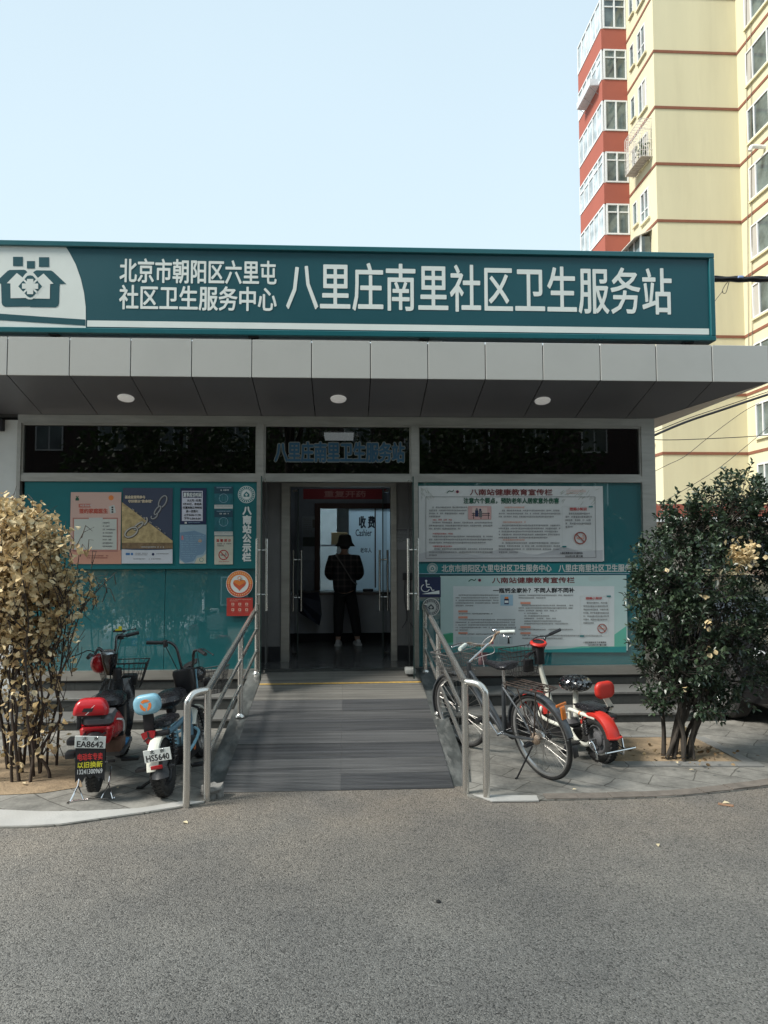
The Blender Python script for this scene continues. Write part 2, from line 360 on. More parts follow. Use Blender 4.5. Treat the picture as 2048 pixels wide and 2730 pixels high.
# ================================================================ ramp, steps
Yr0, Yr1, Zr0, Zr1 = 5.48, 8.30, -.008, .44
def rz(y): return Zr0+(Zr1-Zr0)*(y-Yr0)/(Yr1-Yr0)
def ribbed(name, c1, c2):
    m = mk(name, c1, .55, var=.45, vs=2.2, col2=c2, stretch=(.35, 11, 1), dirt=.5, dcol=(.13, .13, .122), ds=2.4); t = m.node_tree; N = t.nodes; L = t.links
    tc = N.new('ShaderNodeTexCoord'); wv = N.new('ShaderNodeTexWave'); wv.bands_direction = 'Y'; S(wv, 'Scale', 14.); S(wv, 'Distortion', .5); S(wv, 'Detail', 2.); S(wv, 'Detail Scale', 3.)
    L.new(tc.outputs['Object'], wv.inputs['Vector']); bp = N.new('ShaderNodeBump'); S(bp, 'Strength', .9); S(bp, 'Distance', .006); L.new(wv.outputs['Fac'], bp.inputs['Height'])
    p = N['Principled BSDF']; L.new(bp.outputs[0], p.inputs['Normal'])
    src = p.inputs['Base Color'].links[0].from_socket; mu = N.new('ShaderNodeMixRGB'); mu.blend_type = 'MULTIPLY'; S(mu, 0, .55)
    rp = N.new('ShaderNodeValToRGB'); rp.color_ramp.elements[0].color = (.45, .45, .45, 1); rp.color_ramp.elements[0].position = .1; rp.color_ramp.elements[1].position = .6
    L.new(wv.outputs['Fac'], rp.inputs[0]); L.new(src, mu.inputs[1]); L.new(rp.outputs[0], mu.inputs[2]); L.new(mu.outputs[0], p.inputs['Base Color']); return m
M_rl = ribbed('ribbed pale granite', (.11, .107, .096), (.175, .168, .15)); M_rm = ribbed('ribbed grey granite', (.048, .050, .054), (.098, .099, .100)); M_rd = ribbed('ribbed wet granite', (.024, .026, .030), (.060, .062, .066))
ramp = thing('access_ramp', 'ribbed grey stone wheelchair ramp rising to the open glass doors', 'ramp', (-.07, 5.5, 0))
ox = V((-.07, 5.5, 0))
xl, xm, xr = -.938, -.05, .80
rows = [5.50, 5.76, 6.03, 6.32, 6.58, 6.84, 7.05, 7.34, 7.80, 8.30]
kinds = [(1,2),(1,1),(2,2),(1,1),(2,2),(1,1),(1,2),(0,0),(0,0)]
mb = MB()
for i in range(len(rows)-1):
    for j, (xa, xb) in enumerate(((xl, xm), (xm, xr))):
        y0, y1 = rows[i]+.003, rows[i+1]-.003; a, b = xa+.0008, xb-.0008
        q = [V((a, y0, rz(y0))), V((b, y0, rz(y0))), V((b, y1, rz(y1))), V((a, y1, rz(y1)))]
        mb.add([p-ox for p in q]+[p-ox-V((0,0,.03)) for p in q], [(0,1,2,3),(0,4,5,1),(1,5,6,2),(2,6,7,3),(3,7,4,0)], kinds[i][j])
obj('slab', mb, [M_rl, M_rm, M_rd], ramp, ang=0)
mb = MB(); zz = .006
q = [(xl, Yr0-.02, Zr0-.012), (xr, Yr0-.02, Zr0-.012), (xr, Yr1, Zr1-.012), (xl, Yr1, Zr1-.012)]
mb.add([V(p)-ox for p in q], [(0,1,2,3)]); obj('joint_bed', mb, mk('joint mortar', (.22, .215, .20), .9), ramp, ang=0)
M_edge = mk('side stone', (.055, .06, .058), .45, var=.4, vs=6, dirt=.95, dcol=(.26, .265, .255), ds=1.7, stretch=(2.2, .8, 1))
for xa, xb in ((xl-.15, xl), (xr, xr+.15)):
    mb = MB(); q = [(xa, Yr0-.05, -.03), (xb, Yr0-.05, -.03), (xb, Yr1, Zr1+.012), (xa, Yr1, Zr1+.012)]
    q2 = [(p[0], p[1], -.06) for p in q]; mb.add([V(p)-ox for p in q+q2], [(0,1,2,3),(4,7,6,5),(0,4,5,1),(1,5,6,2),(2,6,7,3),(3,7,4,0)]); obj('side_border', mb, M_edge, ramp, ang=0)
mb = MB(); ys = 7.79
q = [V((xl+.01, ys, rz(ys)+.004)), V((xr-.01, ys+.01, rz(ys+.01)+.004)), V((xr-.01, ys+.045, rz(ys+.045)+.004)), V((xl+.01, ys+.03, rz(ys+.03)+.004))]
mb.add([p-ox for p in q]+[p-ox-V((0,0,.003)) for p in q], [(0,1,2,3),(0,4,5,1),(1,5,6,2),(2,6,7,3),(3,7,4,0)]); obj('yellow_strip', mb, mk('worn yellow paint', (.42, .27, .07), .7, var=.3, vs=20), ramp, ang=0)

yS1, yS2, zS1, zS2, zSill = 7.41, 7.82, .10, .235, .344
M_tread = mk('worn granite tread', (.125, .125, .118), .6, var=.2, vs=40, dirt=.45, dcol=(.07, .07, .066), ds=3)
def steps(name, x0, x1, label):
    c = V(((x0+x1)/2, yS1, 0)); t = thing(name, label, 'steps', c, group='stone steps either side of the ramp')
    mb = MB()
    for (ya, yb, z0, z1) in ((yS1, yS2-.001, 0, zS1), (yS2, 8.27, zS1, zS2), (8.262, 8.30, zS2, zSill)):
        n = max(1, round((x1-x0)/.62))
        for i in range(n):
            a = x0+(x1-x0)*i/n+.0015; b = x0+(x1-x0)*(i+1)/n-.0015
            mb.box((a-c.x, ya+.012-c.y, z0), (b-c.x, yb+.03-c.y, z1-.028))
    obj('riser', mb, M_dgran, t, ang=0)
    for k, (ya, yb, z1) in enumerate(((yS1, yS2+.01, zS1), (yS2, 8.262, zS2))):
        mb = MB(); n = 2
        for i in range(n):
            a = x0+(x1-x0)*i/n+.001; b = x0+(x1-x0)*(i+1)/n-.001
            mb.rbox(((a+b)/2-c.x, (ya+yb)/2-c.y, z1-.014), (b-a, yb-ya, .028), .005, 1)
        obj('tread', mb, M_tread, t, ang=0)
    return t
steps('stone_steps', -4.3, xl-.152, 'low grey stone steps behind the two scooters, left of the ramp')
steps('stone_steps', xr+.152, 3.92, 'low grey stone steps behind the bicycle, right of the ramp')
# ================================================================ CLINIC BUILDING
FY = 8.30
M_alu = mk('brushed aluminium', (.42, .405, .37), .42, metal=.75, var=.12, vs=3, stretch=(1, 1, 6), dirt=.25, dcol=(.2, .18, .15))
M_steel = mk('stainless steel', (.66, .64, .60), .22, metal=.88, var=.06, vs=6, stretch=(3, 3, .6))
M_plast = mk('white plaster', (.62, .63, .61), .9, var=.06, bump=.15, bs=90, dirt=.3, dcol=(.42, .42, .4))
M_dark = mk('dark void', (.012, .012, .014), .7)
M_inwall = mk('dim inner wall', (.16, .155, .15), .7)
M_teal = mk('teal board', (.005, .14, .155), .42, var=.06, vs=2)
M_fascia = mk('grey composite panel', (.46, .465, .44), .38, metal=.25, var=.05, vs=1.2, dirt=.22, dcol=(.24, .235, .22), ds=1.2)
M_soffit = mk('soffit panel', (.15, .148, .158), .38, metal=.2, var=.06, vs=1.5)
M_wpan = glass('transom glass', (.20, .20, .21), .008, 1.42, .012)
M_clear = glass('clear glass', (.80, .84, .83), .008, 1.5)
bld = thing('clinic_building', 'single storey clinic with grey metal canopy and teal glass front', 'building', (0, FY, 0))
def part(name, mb, m, p=None, ang=0): return obj(name, mb, m, p or bld, ang)
def bx(*bs):
    mb = MB()
    for a, b in bs: mb.box((a[0], a[1]-FY, a[2]), (b[0], b[1]-FY, b[2]))
    return mb
PLo, PLi, PRi, PRo = -3.70, -3.66, 3.444, 3.604
gL0, gL1, gR0, gR1 = -1.028, -.954, .736, .811
zF, zG, zB0, zB1, zH0, zH1 = .44, .447, 2.56, 2.635, 3.219, 3.312
part('outer_wall', bx(((3.46, 8.36, 0), (3.60, 15.5, 3.9)), ((-4.9, 15.36, 0), (3.46, 15.5, 3.9)), ((-4.9, 8.9, 0), (-4.75, 15.36, 3.9))), M_plast)
part('junction_box', bx(((-4.2, 8.20, 3.12), (-3.84, 8.268, 3.25))), M_dark)
part('end_wall', bx(((-4.9, 8.27, 0), (PLo, 8.9, 3.25))), M_plast)
part('floor_slab', bx(((-4.7, 8.305, .2), (3.44, 15.3, zF))), mk('dark floor tile', (.085, .085, .085), .22, var=.15, vs=5))
part('roof', bx(((-4.9, 8.4, 3.62), (3.6, 15.5, 3.9)), ((-4.9, 8.36, 3.40), (3.455, 15.3, 3.46))), mk('roof felt', (.12, .12, .12), .9))
part('pillar', bx(((PRi, 8.27, 0), (PRo, 8.36, 3.35))), M_alu)
part('head_rail', bx(((PLo, 8.27, zH0), (PRi, 8.36, zH1))), M_alu)
for x0, x1 in ((PLo, gL0), (gR1, PRi)): part('sill_rail', bx(((x0, 8.255, zSill+.001), (x1, 8.36, zG))), M_alu)
for x0, x1 in ((PLo, gL0), (gL1, gR0), (gR1, PRi)): part('cross_rail', bx(((x0, 8.272, zB0), (x1, 8.36, zB1))), M_alu)
for x0, x1 in ((PLo, PLi), (gL0, gL1), (gR0, gR1)): part('mullion', bx(((x0, 8.262, zF), (x1, 8.365, zH0))), M_alu)
# transom windows
for x0, x1 in ((PLi, gL0), (gL1, gR0), (gR1, PRi)):
    f = part('transom_window', bx(((x0+.001, 8.285, zH0-.022), (x1-.001, 8.34, zH0-.001)), ((x0+.001, 8.285, zB1+.001), (x1-.001, 8.34, zB1+.02)), ((x0+.001, 8.285, zB1+.02), (x0+.02, 8.34, zH0-.022)), ((x1-.02, 8.285, zB1+.02), (x1-.001, 8.34, zH0-.022))), M_alu)
    part('pane', bx(((x0+.02, 8.318, zB1+.02), (x1-.02, 8.324, zH0-.022))), M_wpan, f)
# black sheets standing in for the unlit rooms behind the two side bays
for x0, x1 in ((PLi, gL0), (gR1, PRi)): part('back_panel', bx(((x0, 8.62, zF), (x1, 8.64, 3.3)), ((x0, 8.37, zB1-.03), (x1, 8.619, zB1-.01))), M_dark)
# the coated lower glass with its teal film
def tealglass():
    m = mk('teal filmed glass', (.014, .128, .142), .5, var=.05, vs=1.5, coat=1.0, spec=.3); p = m.node_tree.nodes['Principled BSDF']; S(p, 'Coat Roughness', .01); S(p, 'Coat IOR', 2.1); return m
M_tg = tealglass()
def panel(name, x0, x1, z0, z1, y, m, tilt=0.):
    mb = MB(); t = math.tan(R(tilt))*(z1-z0)
    q = [(x0, y+t-FY, z0), (x1, y+t-FY, z0), (x1, y-FY, z1), (x0, y-FY, z1)]; q2 = [(a, b+.012, c) for a, b, c in q]
    mb.add(q+q2, [(0,1,2,3),(7,6,5,4),(0,4,5,1),(1,5,6,2),(2,6,7,3),(3,7,4,0)]); return part(name, mb, m)
zN = 1.567
panel('lower_pane', PLi, -2.06, zG, zN, 8.338, M_tg, -2.1); panel('lower_pane', -2.055, gL0, zG, zN, 8.338, M_tg, -2.1)
panel('lower_pane', gR1, PRi, zG, zB0, 8.316, M_tg, .0)
# canopy: hipped soffit round the front and the right end
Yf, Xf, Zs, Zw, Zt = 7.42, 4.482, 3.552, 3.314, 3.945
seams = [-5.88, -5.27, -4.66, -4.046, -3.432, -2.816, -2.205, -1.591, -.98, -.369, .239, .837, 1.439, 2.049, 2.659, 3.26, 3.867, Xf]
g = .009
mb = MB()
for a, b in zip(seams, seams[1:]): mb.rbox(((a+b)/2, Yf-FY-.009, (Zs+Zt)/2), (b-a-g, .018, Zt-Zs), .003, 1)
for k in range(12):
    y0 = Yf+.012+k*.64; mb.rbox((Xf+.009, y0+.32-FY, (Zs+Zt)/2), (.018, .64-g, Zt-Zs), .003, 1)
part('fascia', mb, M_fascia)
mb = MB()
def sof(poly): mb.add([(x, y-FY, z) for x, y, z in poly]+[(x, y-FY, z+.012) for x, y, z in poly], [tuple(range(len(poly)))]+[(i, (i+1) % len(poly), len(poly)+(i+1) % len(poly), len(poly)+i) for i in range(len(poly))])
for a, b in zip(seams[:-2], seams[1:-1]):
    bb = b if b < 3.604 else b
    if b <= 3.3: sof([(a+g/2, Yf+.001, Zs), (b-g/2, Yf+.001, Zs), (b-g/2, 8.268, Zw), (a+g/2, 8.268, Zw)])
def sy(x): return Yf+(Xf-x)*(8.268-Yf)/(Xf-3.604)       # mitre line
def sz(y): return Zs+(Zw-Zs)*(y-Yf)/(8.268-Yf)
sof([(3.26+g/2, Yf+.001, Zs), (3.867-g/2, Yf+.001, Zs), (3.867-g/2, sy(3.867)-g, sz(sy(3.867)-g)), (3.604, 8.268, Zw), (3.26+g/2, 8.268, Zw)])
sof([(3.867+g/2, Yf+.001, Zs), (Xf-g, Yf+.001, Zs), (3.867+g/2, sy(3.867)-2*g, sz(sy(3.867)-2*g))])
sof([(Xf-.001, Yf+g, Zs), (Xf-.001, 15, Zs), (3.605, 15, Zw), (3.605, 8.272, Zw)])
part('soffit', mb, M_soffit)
part('canopy_core', bx(((-5.9, Yf+.03, Zs+.02), (Xf-.03, 8.4, Zt-.01)), ((3.61, 8.4, Zs+.02), (Xf-.03, 15, Zt-.01))), M_dark)
sn = V((0, Zs-Zw, 8.268-Yf)).normalized(); sn = V((0, sn.y, sn.z))
M_lamp = mk('lamp diffuser', (.8, .79, .76), .4); S(M_lamp.node_tree.nodes['Principled BSDF'], 'Emission Color', (1, .97, .92, 1)); S(M_lamp.node_tree.nodes['Principled BSDF'], 'Emission Strength', .08)
for u, v in ((272, 859), (731, 861), (1172, 865)):
    r = ray(u, v); p0 = V((0, Yf, Zs)); t = (p0-CP).dot(sn)/r.dot(sn); c = CP+r*t
    M = Matrix.Translation(c-V((0, FY, 0))) @ (-sn).to_track_quat('Z', 'Y').to_matrix().to_4x4()
    mb = MB(); mb.lathe([(.001, .016), (.075, .016), (.083, .012), (.088, 0), (.001, 0)], 28, M=M); o = part('ceiling_light', mb, M_lamp, ang=40)
# ceiling and vestibule
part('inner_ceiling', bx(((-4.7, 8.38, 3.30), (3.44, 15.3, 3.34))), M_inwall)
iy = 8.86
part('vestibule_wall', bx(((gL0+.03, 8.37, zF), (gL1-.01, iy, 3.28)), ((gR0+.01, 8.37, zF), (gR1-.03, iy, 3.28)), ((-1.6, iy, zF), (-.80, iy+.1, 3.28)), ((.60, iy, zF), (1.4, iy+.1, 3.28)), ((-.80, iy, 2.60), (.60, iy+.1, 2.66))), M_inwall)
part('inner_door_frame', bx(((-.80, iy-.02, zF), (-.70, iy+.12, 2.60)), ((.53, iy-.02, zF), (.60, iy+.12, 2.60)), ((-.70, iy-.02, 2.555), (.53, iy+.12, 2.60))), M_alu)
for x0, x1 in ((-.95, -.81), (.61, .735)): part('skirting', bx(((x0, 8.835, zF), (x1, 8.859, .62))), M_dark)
part('threshold', bx(((gL1, 8.20, zF-.03), (gR0, 8.304, zF+.004))), M_dgran)
# outer doors: two frameless glass leaves standing open towards the ramp
def handle(mb, x, y0, z0, z1, off, r=.0135):
    for s in (-1, 1):
        mb.tube([(x+s*off, y0, z0), (x+s*off, y0, z1)], r, 10)
    for z in (z0+.17, z1-.12): mb.tube([(x-off, y0, z), (x+off, y0, z)], .009, 8)
def leaf(x, y0, y1, z0, z1, hy, hz, x1=None):
    x1 = x if x1 is None else x1
    mb = MB(); q = [(x, y0-FY, z0), (x1, y1-FY, z0), (x1, y1-FY, z1), (x, y0-FY, z1)]; t = .006
    mb.add([(a-t, b, c) for a, b, c in q]+[(a+t, b, c) for a, b, c in q], [(3,2,1,0),(4,5,6,7),(0,1,5,4),(1,2,6,5),(2,3,7,6),(3,0,4,7)])
    d = part('door', mb, M_clear)
    h = MB(); handle(h, x+(x1-x)*(hy-y0)/(y1-y0), hy-FY, hz[0], hz[1], .05); part('handle', h, M_steel, d, 40)
    e = MB(); e.box((min(x, x1)-.014, y0-FY-.002, z0), (min(x, x1)+.014, y0-FY+.016, z1)) if False else e.box((x-.007, y0-FY-.003, z0), (x+.007, y0-FY, z1)); part('edge_seal', e, mk('green glass edge', (.015, .03, .028), .3), d)
    [part('hinge', bx(((x1-.02, y1-.12, za), (x1+.02, y1, za+.03))), M_steel, d) for za in (z1, z0-.03)]
leaf(-.885, 7.50, 8.27, zF+.015, 2.545, 7.62, (1.15, 1.90), gL1+.02); leaf(.685, 7.50, 8.27, zF+.015, 2.545, 7.62, (1.15, 1.90), gR0-.02)
leaf(-.61, 9.0, 9.60, zF+.015, 2.54, 9.12, (1.02, 1.78), -.69); leaf(.44, 9.0, 9.60, zF+.015, 2.54, 9.12, (1.02, 1.78), .52)
# room behind: back wall with the cashier window and the counter
cy = 10.75
part('room_wall', bx(((-1.6, cy+.45, zF), (-.42, cy+.5, 3.28)), ((-.42, cy+.45, zF), (1.4, cy+.5, 1.15)), ((-.42, cy+.45, 2.42), (1.4, cy+.5, 3.28)), ((1.0, cy+.45, 1.15), (1.4, cy+.5, 2.42)), ((-1.65, iy+.1, zF), (-1.6, cy+.5, 3.28)), ((1.4, iy+.1, zF), (1.45, cy+.5, 3.28))), mk('blue grey wall', (.24, .27, .33), .7))
wf = part('cashier_window', bx(((-.50, cy+.40, 1.15), (-.42, cy+.52, 2.50)), ((-.42, cy+.40, 2.42), (1.0, cy+.52, 2.50)), ((1.0, cy+.40, 1.15), (1.06, cy+.52, 2.50)), ((.42, cy+.43, 1.2), (.44, cy+.46, 2.42))), mk('dark red timber', (.05, .016, .014), .4))
part('pane', bx(((-.42, cy+.47, 1.15), (.02, cy+.476, 2.42))), glass('cashier glass', (.75, .82, .84), .02, 1.5), wf)
def frosted():
    m = mk('frosted film', (.42, .52, .56), .45, var=.06); t = m.node_tree; N = t.nodes; L = t.links; tl = N.new('ShaderNodeBsdfTranslucent'); S(tl, 0, (.62, .74, .80, 1)); mx = N.new('ShaderNodeMixShader'); S(mx, 0, .6); L.new(N['Principled BSDF'].outputs[0], mx.inputs[1]); L.new(tl.outputs[0], mx.inputs[2]); L.new(mx.outputs[0], N['Material Output'].inputs[0]); return m
part('pane', bx(((.021, cy+.47, 1.15), (1.0, cy+.476, 2.42))), frosted(), wf)
def lab(parent, body, u0, v0, u1, v1, Y, m, bold=0., thick=.002, name='lettering', o=None, mb=None, mi=0):
    a, b = aY(u0, v1, Y), aY(u1, v0, Y); q = mb or MB(); o = o if o is not None else V((0, FY, 0))
    write(q, body, (a.x-o.x, a.z-o.z, Y-o.y), (b.x-o.x, b.z-o.z), mi, bold, thick)
    return q if mb else obj(name, q, m, parent, 0)
M_ink = mk('dark blue film', (.012, .022, .05), .5)
q = MB(); lab(None, '收 费', 775, 1114, 810, 1141, cy+.46, None, .06, mb=q); lab(None, 'Cashier', 768, 1143, 803, 1158, cy+.46, None, .03, mb=q); lab(None, '老年人', 778, 1183, 803, 1194, cy+.46, None, .04, mb=q)
obj('lettering', q, M_ink, wf, 0)
part('counter', bx(((-1.5, cy, .56), (1.35, cy+.44, 1.12)), ), mk('white laminate', (.42, .43, .46), .4, var=.05))
part('counter_top', bx(((-.75, cy-.04, 1.121), (1.35, cy+.44, 1.16)), ), mk('counter stone', (.10, .08, .07), .3))
part('plinth', bx(((-1.5, cy+.03, zF), (1.35, cy+.4, .559)), ), M_dark)
# inner office, lit by an added ceiling panel in place of rear daylight
part('office_wall', bx(((-.6, 13.5, zF), (1.4, 13.55, 1.5)), ((-.6, 13.5, 2.75), (1.4, 13.55, 3.28)), ((-.6, cy+.5, zF), (-.55, 13.5, 3.28)), ((1.4, cy+.5, zF), (1.45, 13.5, 3.28)), ((-.55, 13.5, 1.5), (-.2, 13.55, 2.75)), ((1.0, 13.5, 1.5), (1.4, 13.55, 2.75))), mk('pale office wall', (.55, .58, .58), .8))
M_fillpanel = mk('light panel', (.7, .72, .72), .5); pp = M_fillpanel.node_tree.nodes['Principled BSDF']; S(pp, 'Emission Color', (.85, .93, 1, 1)); S(pp, 'Emission Strength', 6.0)
part('ceiling_and_fill_lamp', bx(((.0, 11.9, 3.26), (.9, 12.8, 3.29))), M_fillpanel)  # added fill panel that backlights the cashier glass
M_panel2 = mk('dim light panel', (.6, .62, .6), .5); pp = M_panel2.node_tree.nodes['Principled BSDF']; S(pp, 'Emission Color', (.9, 1, .93, 1)); S(pp, 'Emission Strength', 1.5)
part('ceiling_and_fill_lamp', bx(((-.30, 9.3, 3.26), (.08, 9.75, 3.295))), M_panel2)
# 'clinic name' lettering stuck on the central transom
M_blue = mk('blue sticker', (.018, .075, .135), .4); M_outl = mk('pale sticker outline', (.15, .16, .145), .5)
q = MB(); b_ = '八里庄南里卫生服务站'
lab(None, b_, 591, 953, 876, 1000, 8.316, None, .12, .0005, mb=q, mi=1); lab(None, b_, 593, 955, 874, 998, 8.3145, None, .05, .0005, mb=q, mi=0)
obj('lettering', q, [M_blue, M_outl], bld, 0)

# ================================================================ BIG SIGN on the roof edge
SY = 7.40
M_sg = mk('sign teal', (.009, .070, .088), .36, var=.05, vs=1, rv=.05); M_sgf = mk('sign frame teal', (.006, .095, .112), .3, var=.05, coat=.3); M_sw = mk('sign pale face', (.66, .71, .68), .4, var=.05, vs=1.5, dirt=.25, dcol=(.48, .52, .50), ds=.8)
so = V((0, SY, 3.96)); sign = thing('shop_sign', 'long teal sign box with white Chinese lettering on the clinic roof edge', 'sign', so)
sL, sR, sB, sT = -4.35, 3.92, 3.992, 4.945
def sgp(name, mb, m, ang=0): return obj(name, mb, m, sign, ang)
mb = MB(); mb.box((sL+.02, .03, sB-so.z+.02), (sR-.02, .15, sT-so.z-.02)); sgp('face_panel', mb, M_sg)
mb = MB(); fw_ = .055
for a, b in (((sL, 0, sT-so.z-fw_), (sR, .17, sT-so.z)), ((sL, 0, sB-so.z), (sR, .17, sB-so.z+fw_)), ((sR-fw_, .002, sB-so.z+fw_), (sR, .168, sT-so.z-fw_)), ((sL, .002, sB-so.z+fw_), (sL+fw_, .168, sT-so.z-fw_))):
    mb.rbox([(a[i]+b[i])/2 for i in range(3)], [b[i]-a[i] for i in range(3)], .006, 1)
sgp('frame', mb, M_sgf, 30)
def z7(x, y, Y): return aY(x*.15672/SS, (630+y*.15672)/SS, Y)
def spoly(pts, y, m=0, t=.0012):
    P = [z7(a, b, SY+y) for a, b in pts]; q = [(p.x, p.z-so.z) for p in P]
    n = len(q); mbq.add([(a, y-t, b) for a, b in q]+[(a, y, b) for a, b in q], [tuple(range(n))]+[(i, (i+1) % n, n+(i+1) % n, n+i) for i in range(n)], m)
mbq = MB(); B0 = .029
spoly([(-520, 70), (0, 80), (1065, 95), (1180, 270), (1290, 480), (1375, 720), (1430, 960), (1458, 1200), (1462, 1578), (0, 1552), (-520, 1538)], B0)
spoly([(1468, 1417), (14500, 1600), (14500, 1700), (1468, 1518)], B0) if False else None
obj('pale_field', mbq, M_sw, sign, 0)
mbq = MB()
a, b = aY(186, 706, SY), aY(1539, 722, SY); zs0 = aY(186, 703.5, SY).z-so.z; zs1 = aY(186, 690, SY).z-so.z
mbq.box((a.x, B0-.0015, zs0), (sR-fw_-.01, B0, zs1)); sgp('white_stripe', mbq, M_sw)
mbq = MB(); y1, y2, y3, y4 = B0-.0025, B0-.005, B0-.0075, B0-.0100
spoly([(-520, 1290), (0, 1315), (700, 1365), (1450, 1415), (1450, 1517), (700, 1470), (0, 1425), (-520, 1395)], y1)
for c in ((222, 348, 388, 505), (458, 420, 592, 545), (663, 355, 835, 520)): spoly([(c[0], c[1]), (c[2], c[1]), (c[2], c[3]), (c[0], c[3])], y1)
def mir(pts): return [(1030-x, y-9) for x, y in pts][::-1]
hr = [(515, 700), (563, 618), (592, 588), (625, 577), (865, 581), (900, 597), (1125, 808), (1012, 811), (1002, 1140), (988, 1180), (945, 1208), (515, 1203)]
spoly(hr, y1); spoly(mir(hr), y1)
hi = [(515, 850), (650, 705), (742, 632), (912, 805), (852, 811), (848, 1062), (515, 1056)]
spoly(hi, y2, 1); spoly(mir(hi), y2, 1)
spoly([(515, 575), (590, 640), (760, 850), (600, 1040), (545, 1072), (480, 1072), (420, 1040), (275, 850), (430, 640)], y2-.0006, 1)
spoly([(515, 662), (560, 672), (715, 850), (560, 1020), (512, 1040), (465, 1020), (312, 850), (465, 672)], y3)
for p, q in (((405, 740), (630, 955)), ((630, 735), (405, 955))):
    d = V((q[0]-p[0], q[1]-p[1], 0)).normalized()*1; n = V((-d.y, d.x, 0))*16
    spoly([(p[0]-n.x, p[1]-n.y), (q[0]-n.x, q[1]-n.y), (q[0]+n.x, q[1]+n.y), (p[0]+n.x, p[1]+n.y)], y4+.0010, 1, .0008)
spoly([(460, 725), (567, 725), (567, 802), (650, 804), (650, 895), (565, 893), (565, 985), (460, 982), (460, 893), (375, 890), (375, 802), (460, 802)], y4, 1)
obj('logo', mbq, [M_sg, M_sw], sign, 0)
mbq = MB()
def sline(body, u0, v0, u1, v1, bold):
    Y = SY+B0; a, b = aY(u0, v1, Y), aY(u1, v0, Y); write(mbq, body, (a.x, a.z-so.z, B0), (b.x, b.z-so.z), 0, bold, .002)
sline('北京市朝阳区六里屯', 258, 563, 598, 610, .035); sline('社区卫生服务中心', 257, 620, 598, 668, .035); sline('八里庄南里社区卫生服务站', 618, 579, 1450, 669, .020)
sgp('lettering', mbq, M_sw)
for u in (548, 916, 1484, 120):
    p = aY(u, 738, 7.5); mb = MB(); mb.box((p.x-.02, .06, -.02), (p.x+.02, .12, sB-so.z)); mb.box((p.x-.05, .04, sB-so.z-.015), (p.x+.05, .14, sB-so.z-.0005)); sgp('bracket', mb, mk('black steel', (.02, .02, .022), .5))
mb = MB(); mb.tube([(-4.2, .10, .012), (1.0, .10, .014)], .012, 8); sgp('light_tube', mb, mk('white conduit', (.7, .75, .75), .3))
